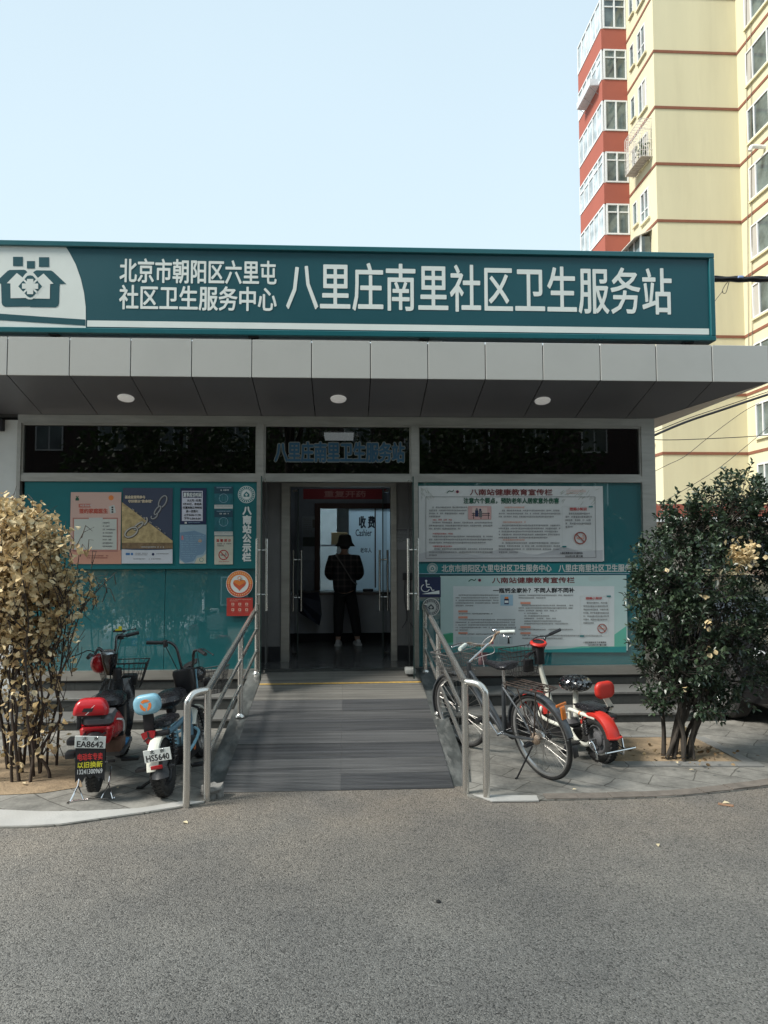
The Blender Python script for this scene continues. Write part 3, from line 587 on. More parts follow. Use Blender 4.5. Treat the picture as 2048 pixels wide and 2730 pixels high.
# ================================================================ NOTICES on the glass front
def paper(name, label, cat, u0, v0, u1, v1, Y, m, t=.003, group=None):
    a, b = aY(u0, v1, Y), aY(u1, v0, Y); o = thing(name, label, cat, ((a.x+b.x)/2, Y, a.z), group=group)
    mb = MB(); mb.box((a.x-o.location.x, 0, 0), (b.x-o.location.x, t, b.z-a.z)); obj('sheet', mb, m, o, 0)
    o['_y'] = Y; return o
class Pr:      # flat print on a paper: everything is measured in the photo's pixels on that paper's own plane
    def __init__(s, root): s.r = root; s.o = V(root.location); s.Y = s.o.y; s.mb = MB(); s.k = 0; s.mats = []
    def mi(s, m):
        if m not in s.mats: s.mats.append(m)
        return s.mats.index(m)
    def P(s, u, v, lift): p = aY(u, v, s.Y); return (p.x-s.o.x, -lift, p.z-s.o.z)
    def poly(s, pts, m, lift=None):
        s.k += 1; L = lift or (.0004+.00012*s.k)
        s.mb.add([s.P(u, v, L) for u, v in pts], [tuple(range(len(pts)))], s.mi(m)); return s
    def rect(s, u0, v0, u1, v1, m, lift=None): return s.poly([(u0, v0), (u1, v0), (u1, v1), (u0, v1)], m, lift)
    def disc(s, u, v, r, m, n=28): return s.poly([(u+r*math.cos(2*math.pi*i/n), v+r*math.sin(2*math.pi*i/n)) for i in range(n)], m)
    def ring(s, u, v, r0, r1, m, n=32):
        s.k += 1; L = .0004+.00012*s.k; q = []
        for rr in (r0, r1): q += [s.P(u+rr*math.cos(2*math.pi*i/n), v+rr*math.sin(2*math.pi*i/n), L) for i in range(n)]
        s.mb.add(q, [(i, (i+1) % n, n+(i+1) % n, n+i) for i in range(n)], s.mi(m)); return s
    def line(s, pts, wd, m):
        s.k += 1; L = .0004+.00012*s.k
        for a, b in zip(pts, pts[1:]):
            dx, dy = b[0]-a[0], b[1]-a[1]; l = math.hypot(dx, dy) or 1; nx, ny = -dy/l*wd/2, dx/l*wd/2
            s.mb.add([s.P(a[0]+nx, a[1]+ny, L), s.P(b[0]+nx, b[1]+ny, L), s.P(b[0]-nx, b[1]-ny, L), s.P(a[0]-nx, a[1]-ny, L)], [(0,1,2,3)], s.mi(m))
        return s
    def text(s, body, u0, v0, u1, v1, m, bold=0.05):
        s.k += 5; L = .0004+.00012*s.k; a = s.P(u0, v1, L); b = s.P(u1, v0, L)
        write(s.mb, body, (a[0], a[2], -L), (b[0], b[2]), s.mi(m), bold); return s
    def fine(s, u0, v0, u1, v1, pitch, h, m, rnd, last=.6, indent=3, fill=.93):      # rows of print too small to read
        s.k += 1; L = .0004+.00012*s.k; v = v0; first = True
        while v+h <= v1:
            u = u0+(indent if first else 0); e = u1 if v+pitch+h <= v1 else u0+(u1-u0)*last
            while u < e:
                w_ = rnd.uniform(.7, 1.05)*h*.92
                if rnd.random() < fill:
                    k = rnd.random(); hh = h*rnd.uniform(.78, 1)
                    if k < .6:
                        for fr in (.05, .42, .8): s.mb.add([s.P(u, v+hh*fr, L), s.P(u+w_, v+hh*fr, L), s.P(u+w_, v+hh*(fr+.17), L), s.P(u, v+hh*(fr+.17), L)], [(0,1,2,3)], s.mi(m))
                        f2 = rnd.uniform(.2, .7); s.mb.add([s.P(u+w_*f2, v, L+.00003), s.P(u+w_*(f2+.2), v, L+.00003), s.P(u+w_*(f2+.2), v+hh, L+.00003), s.P(u+w_*f2, v+hh, L+.00003)], [(0,1,2,3)], s.mi(m))
                    else:
                        for fr in (.02, .75): s.mb.add([s.P(u+w_*fr, v, L), s.P(u+w_*(fr+.2), v, L), s.P(u+w_*(fr+.2), v+hh, L), s.P(u+w_*fr, v+hh, L)], [(0,1,2,3)], s.mi(m))
                        s.mb.add([s.P(u, v+hh*.4, L+.00003), s.P(u+w_, v+hh*.4, L+.00003), s.P(u+w_, v+hh*.6, L+.00003), s.P(u, v+hh*.6, L+.00003)], [(0,1,2,3)], s.mi(m))
                u += w_+h*.16
            v += pitch; first = False
        return s
    def done(s, name='print'): return obj(name, s.mb, s.mats, s.r, 0, weld=False)
def ink(name, c, r=.55): return mk(name, c, r, var=.04)
I_blk = ink('black ink', (.02, .02, .022)); I_gry = ink('grey ink', (.14, .14, .14)); I_wht = ink('white ink', (.72, .75, .73)); I_red = ink('red ink', (.42, .035, .03)); I_grn = ink('green ink', (.01, .09, .05))
I_tl = ink('teal ink', (.008, .17, .18)); I_nvy = ink('navy ink', (.012, .022, .075)); I_sal = ink('salmon ink', (.62, .27, .19)); I_org = ink('orange ink', (.72, .22, .05)); I_pnk = ink('pink ink', (.55, .20, .22))
I_pale = ink('pale grey ink', (.52, .53, .50)); I_gold = mk('gold print', (.40, .29, .13), .5, var=.35, vs=14, col2=(.46, .35, .18)); I_blue = ink('blue ink', (.05, .16, .36)); I_lb = ink('light blue ink', (.30, .45, .55)); I_mint = ink('mint ink', (.12, .42, .32))
rn = random.Random(11)
YB = 8.292
def emblem(p, u, v, r, m, bgm):
    p.disc(u, v, r, m).disc(u, v, r*.93, bgm).ring(u, v, r*.60, r*.66, m).disc(u, v, r*.57, m)
    for i in range(22):
        a = 2*math.pi*i/22; c, s_ = math.cos(a), math.sin(a); q = r*.79
        p.poly([(u+q*c-r*.055, v+q*s_-r*.07), (u+q*c+r*.055, v+q*s_-r*.07), (u+q*c+r*.055, v+q*s_+r*.07), (u+q*c-r*.055, v+q*s_+r*.07)], m)
    p.poly([(u-r*.34, v-r*.02), (u, v-r*.36), (u+r*.34, v-r*.02), (u+r*.34, v+r*.26), (u-r*.34, v+r*.26)], bgm).rect(u-r*.06, v-r*.14, u+r*.06, v+r*.2, m).rect(u-r*.17, v-r*.03, u+r*.17, v+r*.09, m)
def nosmoke(p, u, v, r, m, ki):
    p.rect(u-r*.6, v-r*.08, u+r*.25, v+r*.1, ki).rect(u+r*.3, v-r*.08, u+r*.6, v+r*.1, ki).line([(u+r*.45, v-r*.15), (u+r*.35, v-r*.35), (u+r*.55, v-r*.5)], r*.1, ki)
    p.ring(u, v, r*.82, r, m).line([(u-r*.62, v-r*.62), (u+r*.62, v+r*.62)], r*.17, m)
# -- teal notice board behind the papers
nb = paper('notice_board', 'teal notice board left of the door with white title running down its edge', 'notice board', 49, 1041, 556, 1230, 8.302, M_teal, .02)
p = Pr(nb); emblem(p, 532.5, 1068, 18.5, I_wht, I_tl); p.text('八\n南\n站\n公\n示\n栏', 523, 1094, 544, 1213, I_wht, .05); p.done('title')
# -- salmon poster
o = paper('poster', 'salmon poster with a clipboard list, partly hidden by the dried shrub', 'poster', 150, 1063, 262, 1218, YB, ink('salmon paper', (.60, .40, .34)), group='papers pinned to the teal notice board'); p = Pr(o)
p.rect(150, 1188, 262, 1218, ink('deep salmon', (.56, .28, .20))).rect(157, 1118, 255, 1192, ink('clip brown', (.42, .19, .15))).rect(160, 1121, 252, 1187, ink('clip paper', (.53, .55, .50))).rect(192, 1118, 222, 1124, I_pale).disc(240, 1075, 5.5, I_org)
p.poly([(163, 1077), (167, 1072), (171, 1077), (171, 1081), (163, 1081)], I_grn).rect(164, 1071, 166, 1073, I_grn).rect(168, 1071, 170, 1073, I_grn)
p.rect(170, 1088, 196, 1096, ink('label red', (.50, .13, .09))).fine(173, 1089.5, 194, 1095, 6, 5, I_pale, rn, 1, 0).text('签约家庭医生', 171, 1098, 233, 1109, ink('title red', (.48, .09, .06)), .08)
p.poly([(235, 1094), (247, 1090), (251, 1107), (239, 1110)], I_pale)
for k in range(3): p.rect(241, 1094+k*5, 245, 1097.5+k*5, I_blk)
for k, l in enumerate((13, 13, 26, 22, 18, 17, 20, 20)): p.fine(222, 1127.5+k*7.3, 222+l, 1131.5+k*7.3, 9, 3.2, I_gry, rn, 1, 0)
p.fine(188, 1199, 232, 1207, 4.5, 2.6, ink('deep red', (.22, .05, .04)), rn, .95, 0); p.done()
# -- chain poster
o = paper('poster', 'navy and gold poster of a breaking iron chain', 'poster', 263, 1054, 373, 1217, YB, ink('navy paper', (.045, .058, .10)), group='papers pinned to the teal notice board'); p = Pr(o)
p.poly([(263, 1084), (373, 1168), (373, 1184), (263, 1184)], I_gold).poly([(263, 1172), (373, 1172), (373, 1185), (263, 1185)], mk('burnt gold', (.20, .13, .07), .5, var=.4, vs=20))
M_lk = ink('chain steel', (.20, .20, .215)); M_lk2 = ink('chain light', (.42, .38, .33)); M_lkd = ink('chain shadow', (.03, .026, .028))
def link(u, v, a, b, rot, m, full=True):
    n = 26; c, s_ = math.cos(R(rot)), math.sin(R(rot)); pts = []
    for i in range(n+1 if full else int(n*.72)):
        t = 2*math.pi*i/n; x, y = a*math.cos(t), b*math.sin(t); pts.append((u+x*c-y*s_, v+x*s_+y*c))
    p.line(pts, 5.2, M_lkd); p.line([(q[0]-.5, q[1]-.6) for q in pts], 3.0, m); p.line([(q[0]-1.1, q[1]-1.1) for q in pts], .6, I_pale)
link(352, 1084, 14, 7, -62, M_lk); link(341, 1103, 11, 4, -55, M_lk); link(334, 1115, 8, 4.5, -40, M_lk, False); link(312, 1126, 9, 5.5, -60, M_lk2, False); link(300, 1136, 12, 4, -38, M_lk2); link(284, 1150, 15, 8.5, -32, M_lk2)
for k in range(26):
    t = rn.random(); u, v = 285+t*75, 1100+t*56; p.rect(u, v-2, u+rn.uniform(.8, 2.6), v+rn.uniform(-1, 1), rn.choice((M_lkd, I_gold, M_lk2)))
p.text('基金监管同参与', 270, 1070, 314, 1077, ink('pale gold', (.60, .50, .36)), .1).text('守好群众“救命钱”', 277, 1079, 330, 1086, ink('pale gold', (.60, .50, .36)), .1)
p.poly([(263, 1186), (285, 1187.5), (318, 1188), (350, 1187.5), (373, 1186), (373, 1217), (263, 1217)], ink('poster white', (.56, .58, .62))).fine(305, 1180, 355, 1184, 5, 3, I_pale, rn, 1, 0)
p.rect(272, 1194, 281, 1199, I_blue).rect(283, 1194, 288, 1199, I_blue).fine(292, 1194, 318, 1200, 3.2, 2.2, I_gry, rn, 1, 0).disc(331, 1197, 3, I_nvy).fine(338, 1195, 364, 1198, 4, 2.2, I_gry, rn, 1, 0).fine(288, 1206, 312, 1209, 4, 2.4, I_gry, rn, 1, 0).fine(322, 1206, 348, 1209, 4, 2.4, I_gry, rn, 1, 0); p.done()
# -- summer hours
o = paper('notice', 'navy notice giving summer consulting hours, with black print on white', 'notice', 389, 1054, 446, 1132, YB, I_nvy, group='papers pinned to the teal notice board'); p = Pr(o)
p.rect(393, 1060, 438, 1125, ink('lilac white', (.60, .60, .68))).rect(395, 1062, 436, 1075, I_nvy).text('夏季应诊时间', 396, 1063.5, 435, 1074, I_wht, .05)
for k, (b, u0, u1) in enumerate((('从5月1日起', 404, 435), ('9月30日，本站实', 395, 436), ('行夏时制工作时间', 395, 436), ('周一至周六', 402, 428), ('上午8:00-11:30', 397, 434), ('下午1:30-5:30', 397, 434))): p.text(b, u0, 1078+k*7.8, u1, 1083.6+k*7.8, I_blk, .06)
p.rect(399, 1127, 404, 1131, I_pale).fine(407, 1127.5, 432, 1131, 4, 2, I_lb, rn, 1, 0); p.done()
# -- pale blue notice
o = paper('notice', 'pale blue notice with a cloudy blue blot, below the summer hours notice', 'notice', 387.5, 1133, 446, 1217, YB, ink('hazy blue paper', (.30, .41, .48)), group='papers pinned to the teal notice board'); p = Pr(o)
p.poly([(388, 1150), (420, 1146), (445, 1155), (445, 1186), (438, 1197), (425, 1200), (418, 1212), (400, 1216), (388, 1206)], ink('blot blue', (.16, .27, .38))).poly([(388, 1210), (400, 1217), (388, 1217)], I_pale).poly([(445, 1196), (436, 1203), (426, 1205), (420, 1217), (445, 1217)], ink('cream', (.52, .52, .42)))
p.ring(435, 1209, 3.6, 4.6, I_tl).rect(392, 1157, 396, 1166, I_pnk).disc(432, 1168, 4, ink('tan', (.42, .30, .22)))
for k in range(11): p.fine(391 if k > 2 else 399, 1156+k*4.8, 440-(k*2.2 if k > 2 else 0), 1159+k*4.8, 6, 1.8, I_lb, rn, 1, 0, .8)
p.done()
# -- two small teal leaflets and the no smoking sheet
for k, (v0, v1, lb) in enumerate(((1049, 1099, 'small teal leaflet at the top of the narrow right column of the board'), (1100, 1157, 'small teal leaflet between another leaflet and the no smoking sheet'))):
    o = paper('leaflet', lb, 'leaflet', 463, v0, 503, v1, YB, mk('teal leaflet', (.02, .13, .16), .4, var=.35, vs=9), group='papers pinned to the teal notice board'); p = Pr(o)
    p.rect(463, v0+2, 503, v0+17, ink('dark teal', (.012, .055, .085))).fine(468, v0+3, 498, v0+6, 4, 2.3, I_lb, rn, 1, 0).fine(474, v0+8, 492, v0+12, 5, 3, I_wht, rn, 1, 0)
    p.rect(463, v1-9, 503, v1-.5, I_pale).fine(466, v1-7, 481, v1-2, 3.6, 1.6, I_gry, rn, 1, 0).fine(484, v1-7, 501, v1-2, 3.6, 1.6, I_gry, rn, 1, 0)
    p.ring(483, v0+27, 9, 9.8, I_lb)
    for j in range(6): p.rect(474+j*3.2, v0+20, 474.9+j*3.2, v0+34, ink('mid teal', (.08, .27, .30)))
    p.done()
o = paper('notice', 'cream no smoking sheet below the two teal leaflets', 'notice', 463, 1158, 503.5, 1219, YB, mk('cream paper', (.55, .53, .44), .5, var=.1, vs=14), group='papers pinned to the teal notice board'); p = Pr(o)
p.text('温 馨 提 示', 467, 1164, 499, 1170.5, I_red, .05).fine(469, 1173, 498, 1184, 4.2, 3, I_gry, rn, .5, 0); nosmoke(p, 483, 1198.5, 11, I_red, I_gry); p.fine(473, 1212, 495, 1214.5, 3, 1.5, I_red, rn, 1, 0); p.done()
# -- round sticker and red plaque on the lower glass
YG = 8.284
def disc_thing(name, label, cat, u, v, r, Y, m):
    c = aY(u, v, Y); rr = (aY(u+r, v, Y)-c).length; o = thing(name, label, cat, c); mb = MB()
    mb.lathe([(.0005, .003), (rr-.001, .003), (rr, .0015), (rr, -.003), (.0005, -.003)], 40, M=Matrix.Rotation(R(90), 4, 'X')); obj('sheet', mb, m, o, 30); return o
o = disc_thing('sticker', 'round orange and red heart sticker on the lower glass above the red plaque', 'sticker', 517.5, 1261, 29, YG, I_wht); p = Pr(o); p.k = 24
I_rr = mk('orange red print', (.55, .10, .05), .45, var=.1); p.ring(517.5, 1261, 19.5, 28, I_rr)
n = 24
q = [(517.5+28.2*math.cos(math.pi+math.pi*i/n), 1261+28*math.sin(math.pi+math.pi*i/n)) for i in range(n+1)]; q2 = [(517.5+19.8*math.cos(math.pi+math.pi*i/n), 1261+19.6*math.sin(math.pi+math.pi*i/n)) for i in range(n+1)]
for i in range(n): p.poly([q[i], q[i+1], q2[i+1], q2[i]], I_org, .0042)
for i in range(34):
    a = 2*math.pi*i/34; u, v = 517.5+23.8*math.cos(a), 1261+23.8*math.sin(a); p.rect(u-1.3, v-1.3, u+1.3, v+1.3, ink('ring gold', (.75, .42, .22)), .0046)
hp = []
for i in range(30):
    t = 2*math.pi*i/30; hp.append((517.5+14*math.sin(t)**3*1.0, 1262.5-(13*math.cos(t)-5*math.cos(2*t)-2*math.cos(3*t)-math.cos(4*t))*.85))
p.poly(hp, I_rr, .0044).poly([(517.5+(u-517.5)*.95, 1252+(v-1252)*.55) for u, v in hp], I_org, .0047).disc(517.5, 1248.5, 4, I_org).disc(517.5, 1248.5, 2.6, I_wht); p.done()
o = paper('plaque', 'small red plaque with six white icons beside the left handrail', 'plaque', 489.5, 1291, 546, 1330.5, YG, mk('plaque red', (.42, .045, .035), .45, var=.1)); p = Pr(o); I_pc = ink('plaque cream', (.62, .40, .32))
p.fine(496, 1294, 541, 1299, 3, 1.6, I_pc, rn, .4, 0)
for u in (503, 518, 533):
    for v in (1305, 1317): p.rect(u-3, v-3, u+3, v+2.4, I_pc).rect(u-1.4, v-1.6, u+1.2, v+1, I_red).fine(u-3, v+4, u+3, v+5.6, 3, 1.2, I_pc, rn, 1, 0)
p.done()

# -- right hand bay
YR = 8.298
o = paper('poster', 'large white health poster with green headline on the upper right glass', 'poster', 905, 1050, 1302, 1213, YR, mk('grey white paper', (.60, .60, .585), .5, var=.05, vs=3), group='wide health education posters on the right glass'); p = Pr(o)
I_hill = ink('hill wash', (.47, .47, .475)); I_hd = ink('hill wash dark', (.40, .40, .41)); I_wl = ink('willow', (.38, .40, .34))
p.poly([(905, 1213), (905, 1196), (945, 1186), (985, 1194), (1030, 1198), (1090, 1184), (1140, 1196), (1170, 1198), (1215, 1180), (1255, 1190), (1302, 1188), (1302, 1213)], I_hill).poly([(1150, 1200), (1190, 1190), (1215, 1181), (1240, 1188), (1262, 1197)], I_hd)
for i in range(26):
    u, v = rn.uniform(1215, 1295), rn.uniform(1053, 1085); p.line([(u, v), (u-rn.uniform(4, 9), v+rn.uniform(3, 10))], .9, I_wl)
for i in range(12):
    u, v = rn.uniform(908, 935), rn.uniform(1053, 1075); p.line([(u, v), (u+rn.uniform(2, 7), v+rn.uniform(3, 9))], .9, I_wl)
p.line([(920, 1073), (1285, 1073), (1287, 1204), (920, 1206), (920, 1073)], .8, I_gry)
p.text('八南站健康教育宣传栏', 1015, 1056, 1193, 1070, ink('maroon ink', (.16, .03, .03)), .05).text('注意六个要点，预防老年人居家意外伤害', 1001, 1075, 1207, 1088, I_grn, .06)
p.line([(965, 1065), (970, 1060), (977, 1062), (980, 1058)], 1.6, I_grn).disc(988, 1062, 3, I_red).disc(988, 1062, 2, I_nvy).fine(1055, 1064, 1092, 1068, 4, 2.4, I_pale, rn, 1, 0) if False else p.line([(965, 1065), (970, 1060), (977, 1062), (980, 1058)], 1.6, I_grn)
p.disc(988, 1062, 3.2, I_red).disc(988, 1062, 2.1, I_nvy).fine(1223, 1058, 1265, 1068, 3.4, 1.6, I_sal, rn, .6, 0)
p.rect(1011, 1093, 1061, 1122, ink('rose picture', (.55, .33, .31))).rect(1020, 1096, 1052, 1108, ink('pale rose', (.62, .46, .42)))
for u in (1022, 1038, 1054): p.rect(u, 1107, u+1.4, 1121, I_blk)
for v in (1108, 1112): p.rect(1019, v, 1058, v+1.4, I_blk)
p.rect(1026, 1102, 1033, 1116, I_nvy).disc(1029.5, 1100, 2.6, I_gry).rect(1034, 1103, 1041, 1117, I_gry).disc(1037, 1101, 2.5, I_nvy)
p.fine(927, 1094, 1007, 1118, 6.6, 3.6, I_gry, rn, .3, 7)
for k, v in enumerate((1121, 1151, 1178)): p.fine(935, v, 975, v+4, 6, 3.8, I_red, rn, 1, 0)
p.fine(927, 1127, 1062, 1150, 6.6, 3.6, I_gry, rn, .5, 7).fine(927, 1157, 1062, 1177, 6.6, 3.6, I_gry, rn, .9, 7).fine(927, 1184, 1062, 1204, 6.6, 3.6, I_gry, rn, .1, 7)
for v in (1094, 1126, 1164): p.fine(1086, v, 1132, v+4, 6, 3.8, I_sal, rn, 1, 0)
p.fine(1077, 1101, 1207, 1124, 6.6, 3.6, I_gry, rn, .9, 7).fine(1077, 1133, 1207, 1163, 6.6, 3.6, I_gry, rn, .8, 7).fine(1077, 1171, 1207, 1198, 6.6, 3.6, I_gry, rn, .3, 7)
p.line([(1214, 1094), (1278, 1094), (1279, 1186), (1214, 1188), (1214, 1094)], .6, I_pale).text('控烟小知识', 1230, 1096, 1267, 1103, I_red, .07).fine(1221, 1107, 1274, 1143, 7.2, 4.4, I_gry, rn, .3, 7).rect(1271, 1093, 1280, 1096, I_tl).rect(1214, 1179, 1223, 1182, I_tl)
nosmoke(p, 1253, 1162, 13.5, ink('brown red', (.30, .07, .05)), I_sal)
p.text('八里庄南里社区卫生服务站', 1209, 1192, 1258, 1196.4, I_blk, .06).text('2024年3月 第三期', 1220, 1199, 1258, 1203.2, I_blk, .06); p.done()
o = paper('banner', 'narrow teal strip naming the clinic in white between the two wide posters', 'banner', 905, 1216, 1384, 1239, YR+.002, I_tl); p = Pr(o)
emblem(p, 934, 1227.5, 11.5, I_pale, I_tl); p.text('北京市朝阳区六里屯社区卫生服务中心', 954, 1218.5, 1191, 1236, I_pale, .05).text('八里庄南里社区卫生服务站', 1206, 1218, 1377, 1236, I_pale, .05); p.rect(905, 1238.2, 1384, 1239.6, I_lb); p.done()
o = paper('poster', 'pale mint health poster with white text panel, low on the right glass behind the bicycle', 'poster', 952, 1242, 1353, 1409, YR, mk('mint paper', (.42, .55, .53), .5, var=.05, vs=3), group='wide health education posters on the right glass'); p = Pr(o)
p.poly([(952, 1370), (975, 1366), (1000, 1376), (1100, 1395), (1200, 1404), (1300, 1390), (1353, 1352), (1353, 1409), (952, 1409)], I_mint).poly([(952, 1390), (1010, 1398), (1150, 1404), (1353, 1396), (1353, 1409), (952, 1409)], ink('sea green', (.03, .26, .26))).poly([(952, 1372), (985, 1366), (1010, 1384), (952, 1390)], ink('leaf green', (.05, .30, .16)))
p.rect(979, 1266, 1327, 1396, ink('panel white', (.56, .60, .60))).text('八南站健康教育宣传栏', 1063, 1246, 1241, 1260, ink('maroon ink', (.16, .03, .03)), .05).text('一瓶钙全家补？不同人群不同补', 1065, 1269, 1241, 1281, I_blk, .07)
p.line([(1012, 1256), (1018, 1251), (1025, 1254), (1028, 1250)], 1.6, I_grn).disc(1036, 1253, 3.2, I_red).disc(1036, 1253, 2.1, I_nvy).fine(1272, 1246, 1315, 1257, 3.6, 1.6, I_pale, rn, .6, 0)
p.rect(1081, 1284, 1108, 1308, I_lb).rect(1089, 1293, 1099, 1305, I_nvy).rect(1090, 1289, 1098, 1293, I_org).rect(1090, 1297, 1098, 1302, I_wht)
p.fine(984, 1284, 1076, 1312, 5.6, 3.1, I_gry, rn, .4, 7).fine(990, 1313, 1050, 1316, 5, 3.1, I_gry, rn, 1, 0)
for v in (1318, 1331, 1365): p.rect(990, v, 1010, v+4.6, I_sal)
p.fine(984, 1324, 1112, 1331, 5.6, 3.1, I_gry, rn, .6, 7).fine(984, 1337, 1112, 1364, 5.6, 3.1, I_gry, rn, .2, 7).fine(995, 1368, 1112, 1372, 5, 3.1, I_gry, rn, 1, 0)
for k in range(4): p.rect(985+k*31, 1375, 1014+k*31, 1391, ink('card grey', (.46, .52, .52)))
p.disc(1062, 1378.5, 2, I_blk).poly([(1060, 1380), (1064, 1380), (1066, 1390), (1059, 1390)], ink('magenta', (.55, .05, .14))).disc(1098, 1379, 1.6, I_blk).poly([(1097, 1380), (1100, 1380), (1101, 1390), (1096, 1390)], I_blk).rect(1096, 1376, 1104, 1377.5, I_blk)
p.fine(1120, 1284, 1236, 1298, 5.6, 3.1, I_gry, rn, .5, 0)
for v in (1300, 1352, 1365): p.rect(1124, v, 1146, v+4.6, I_sal)
p.fine(1120, 1306, 1236, 1322, 5.6, 3.1, I_gry, rn, .7, 7)
for k in range(5): p.fine(1132, 1323+k*5.6, 1170+k*14, 1326.5+k*5.6, 6, 3.1, I_gry, rn, 1, 0)
p.fine(1120, 1358, 1236, 1364, 5.6, 3.1, I_gry, rn, 1, 0).fine(1128, 1371, 1300, 1386, 6, 3.1, I_gry, rn, .5, 0)
p.line([(1253, 1287), (1314, 1287), (1314, 1373), (1253, 1373), (1253, 1287)], .6, I_pale).text('控烟小知识', 1265, 1289, 1300, 1295, I_red, .07).fine(1260, 1300, 1312, 1352, 7.2, 3.9, I_gry, rn, .4, 7).rect(1310, 1286, 1319, 1289, I_tl).rect(1252, 1372, 1261, 1375, I_tl); nosmoke(p, 1300, 1357, 10, ink('brown red', (.30, .07, .05)), I_sal)
p.text('八里庄南里社区卫生服务站', 1259, 1385, 1309, 1389.2, I_blk, .06).text('2024年3月 第三期', 1270, 1391, 1309, 1395, I_blk, .06); p.done()
o = paper('sign', 'navy wheelchair ramp sign on the glass right of the door', 'sign', 905.5, 1246.5, 952, 1290, YR-.001, I_nvy); p = Pr(o)
p.disc(920.5, 1254.5, 2.4, I_wht).line([(920.5, 1257), (922, 1268), (930, 1268), (934, 1276), (938, 1274)], 2.1, I_wht).line([(921, 1262), (928, 1262)], 1.8, I_wht)
p.line([(919+9*math.cos(R(a)), 1270+8*math.sin(R(a))) for a in range(20, 260, 12)], 1.8, I_wht).poly([(911, 1283), (949, 1275), (949, 1283)], I_wht); p.done()
o = disc_thing('sticker', 'round dark and white emblem sticker below the wheelchair sign', 'sticker', 931, 1311, 19.5, YR-.004, I_pale); p = Pr(o); p.k = 24; emblem(p, 931, 1311, 18.6, I_pale, ink('dark seal', (.03, .04, .055))); p.done()
# -- small paper on the vestibule wall, right of the inner door
o = paper('notice', 'small grey notice on the dim wall right of the inner door', 'notice', 853, 1142, 882, 1187, 8.852, ink('dim paper', (.22, .22, .22))); p = Pr(o); p.fine(857, 1147, 879, 1172, 3.2, 1.6, I_blk, rn, .6, 0); p.rect(855, 1143.5, 880, 1145.5, I_blk); p.done()
o = paper('poster', 'dim wall chart on the waiting room wall left of the cashier window', 'poster', 652, 1115, 690, 1210, 11.19, ink('chart paper', (.30, .34, .40))); p = Pr(o); p.fine(655, 1120, 672, 1155, 4, 2, I_gry, rn, .6, 0).rect(675, 1122, 688, 1140, I_gry).rect(654, 1160, 688, 1180, ink('chart dark', (.04, .06, .06))); p.done()
o = paper('banner', 'dark red cloth banner with white characters above the inner doorway', 'banner', 655, 1056, 835, 1078, 10.4, mk('banner red', (.16, .012, .02), .8)); p = Pr(o); p.text('重复开药', 700, 1060, 790, 1074, ink('banner pale', (.30, .14, .14)), .04); p.done()
# ================================================================ APARTMENT TOWER behind, stepping back to the left
M_cream = mk('cream render', (.63, .585, .40), .85, var=.05, vs=.6, bump=.1, bs=30, dirt=.45, dcol=(.50, .455, .30), ds=.9, stretch=(1, 1, .13))
M_redr = mk('red render', (.34, .092, .060), .8, var=.05, vs=.8, dirt=.3, dcol=(.34, .09, .06), ds=.5)
M_band = mk('brown band', (.22, .085, .05), .8)
M_upvc = mk('white window frame', (.74, .75, .75), .4, var=.04, dirt=.3, dcol=(.55, .54, .5), ds=1.5)
def winglass():
    m = mk('window glass', (.06, .085, .088), .03, var=.5, vs=.7, rv=.01, col2=(.13, .165, .16), spec=.9); return m
M_wg = winglass()
M_skyglass = mk('sky bright balcony glass', (.30, .36, .38), .05, var=.45, vs=1.1, rv=.02, col2=(.46, .52, .54), spec=.8)  # pale colour carries the sky's reflection as well as curtains and film
M_cur = mk('curtain', (.42, .40, .36), .9, var=.15, vs=9, stretch=(6, 6, .3))
TX0, TY0, TX1 = 15.78, 35.3, 20.18      # projecting bay: left wall plane, front plane, right inner corner
FH, Z0 = 2.98, 6.51
BX0, BY0, BY1 = 14.34, 38.8, 42.9
TT = Z0+FH*9
twr = thing('apartment_tower', 'tall cream apartment tower with red balcony bands behind the clinic', 'building', (20, 40, 0))
to = V((20, 40, 0))
def tp(name, mb, m, p=None, ang=0): return obj(name, mb, m, p or twr, ang)
def tb(a, b, mb=None): mb = mb or MB(); mb.box(V(a)-to, V(b)-to); return mb
mb = MB(); mb.prism([(x-to.x, y-to.y) for x, y in ((TX0, TY0), (TX1, TY0), (TX1, 25.5), (33, 25.5), (33, 46), (TX0, 46))], 0, TT); tp('wall', mb, M_cream)
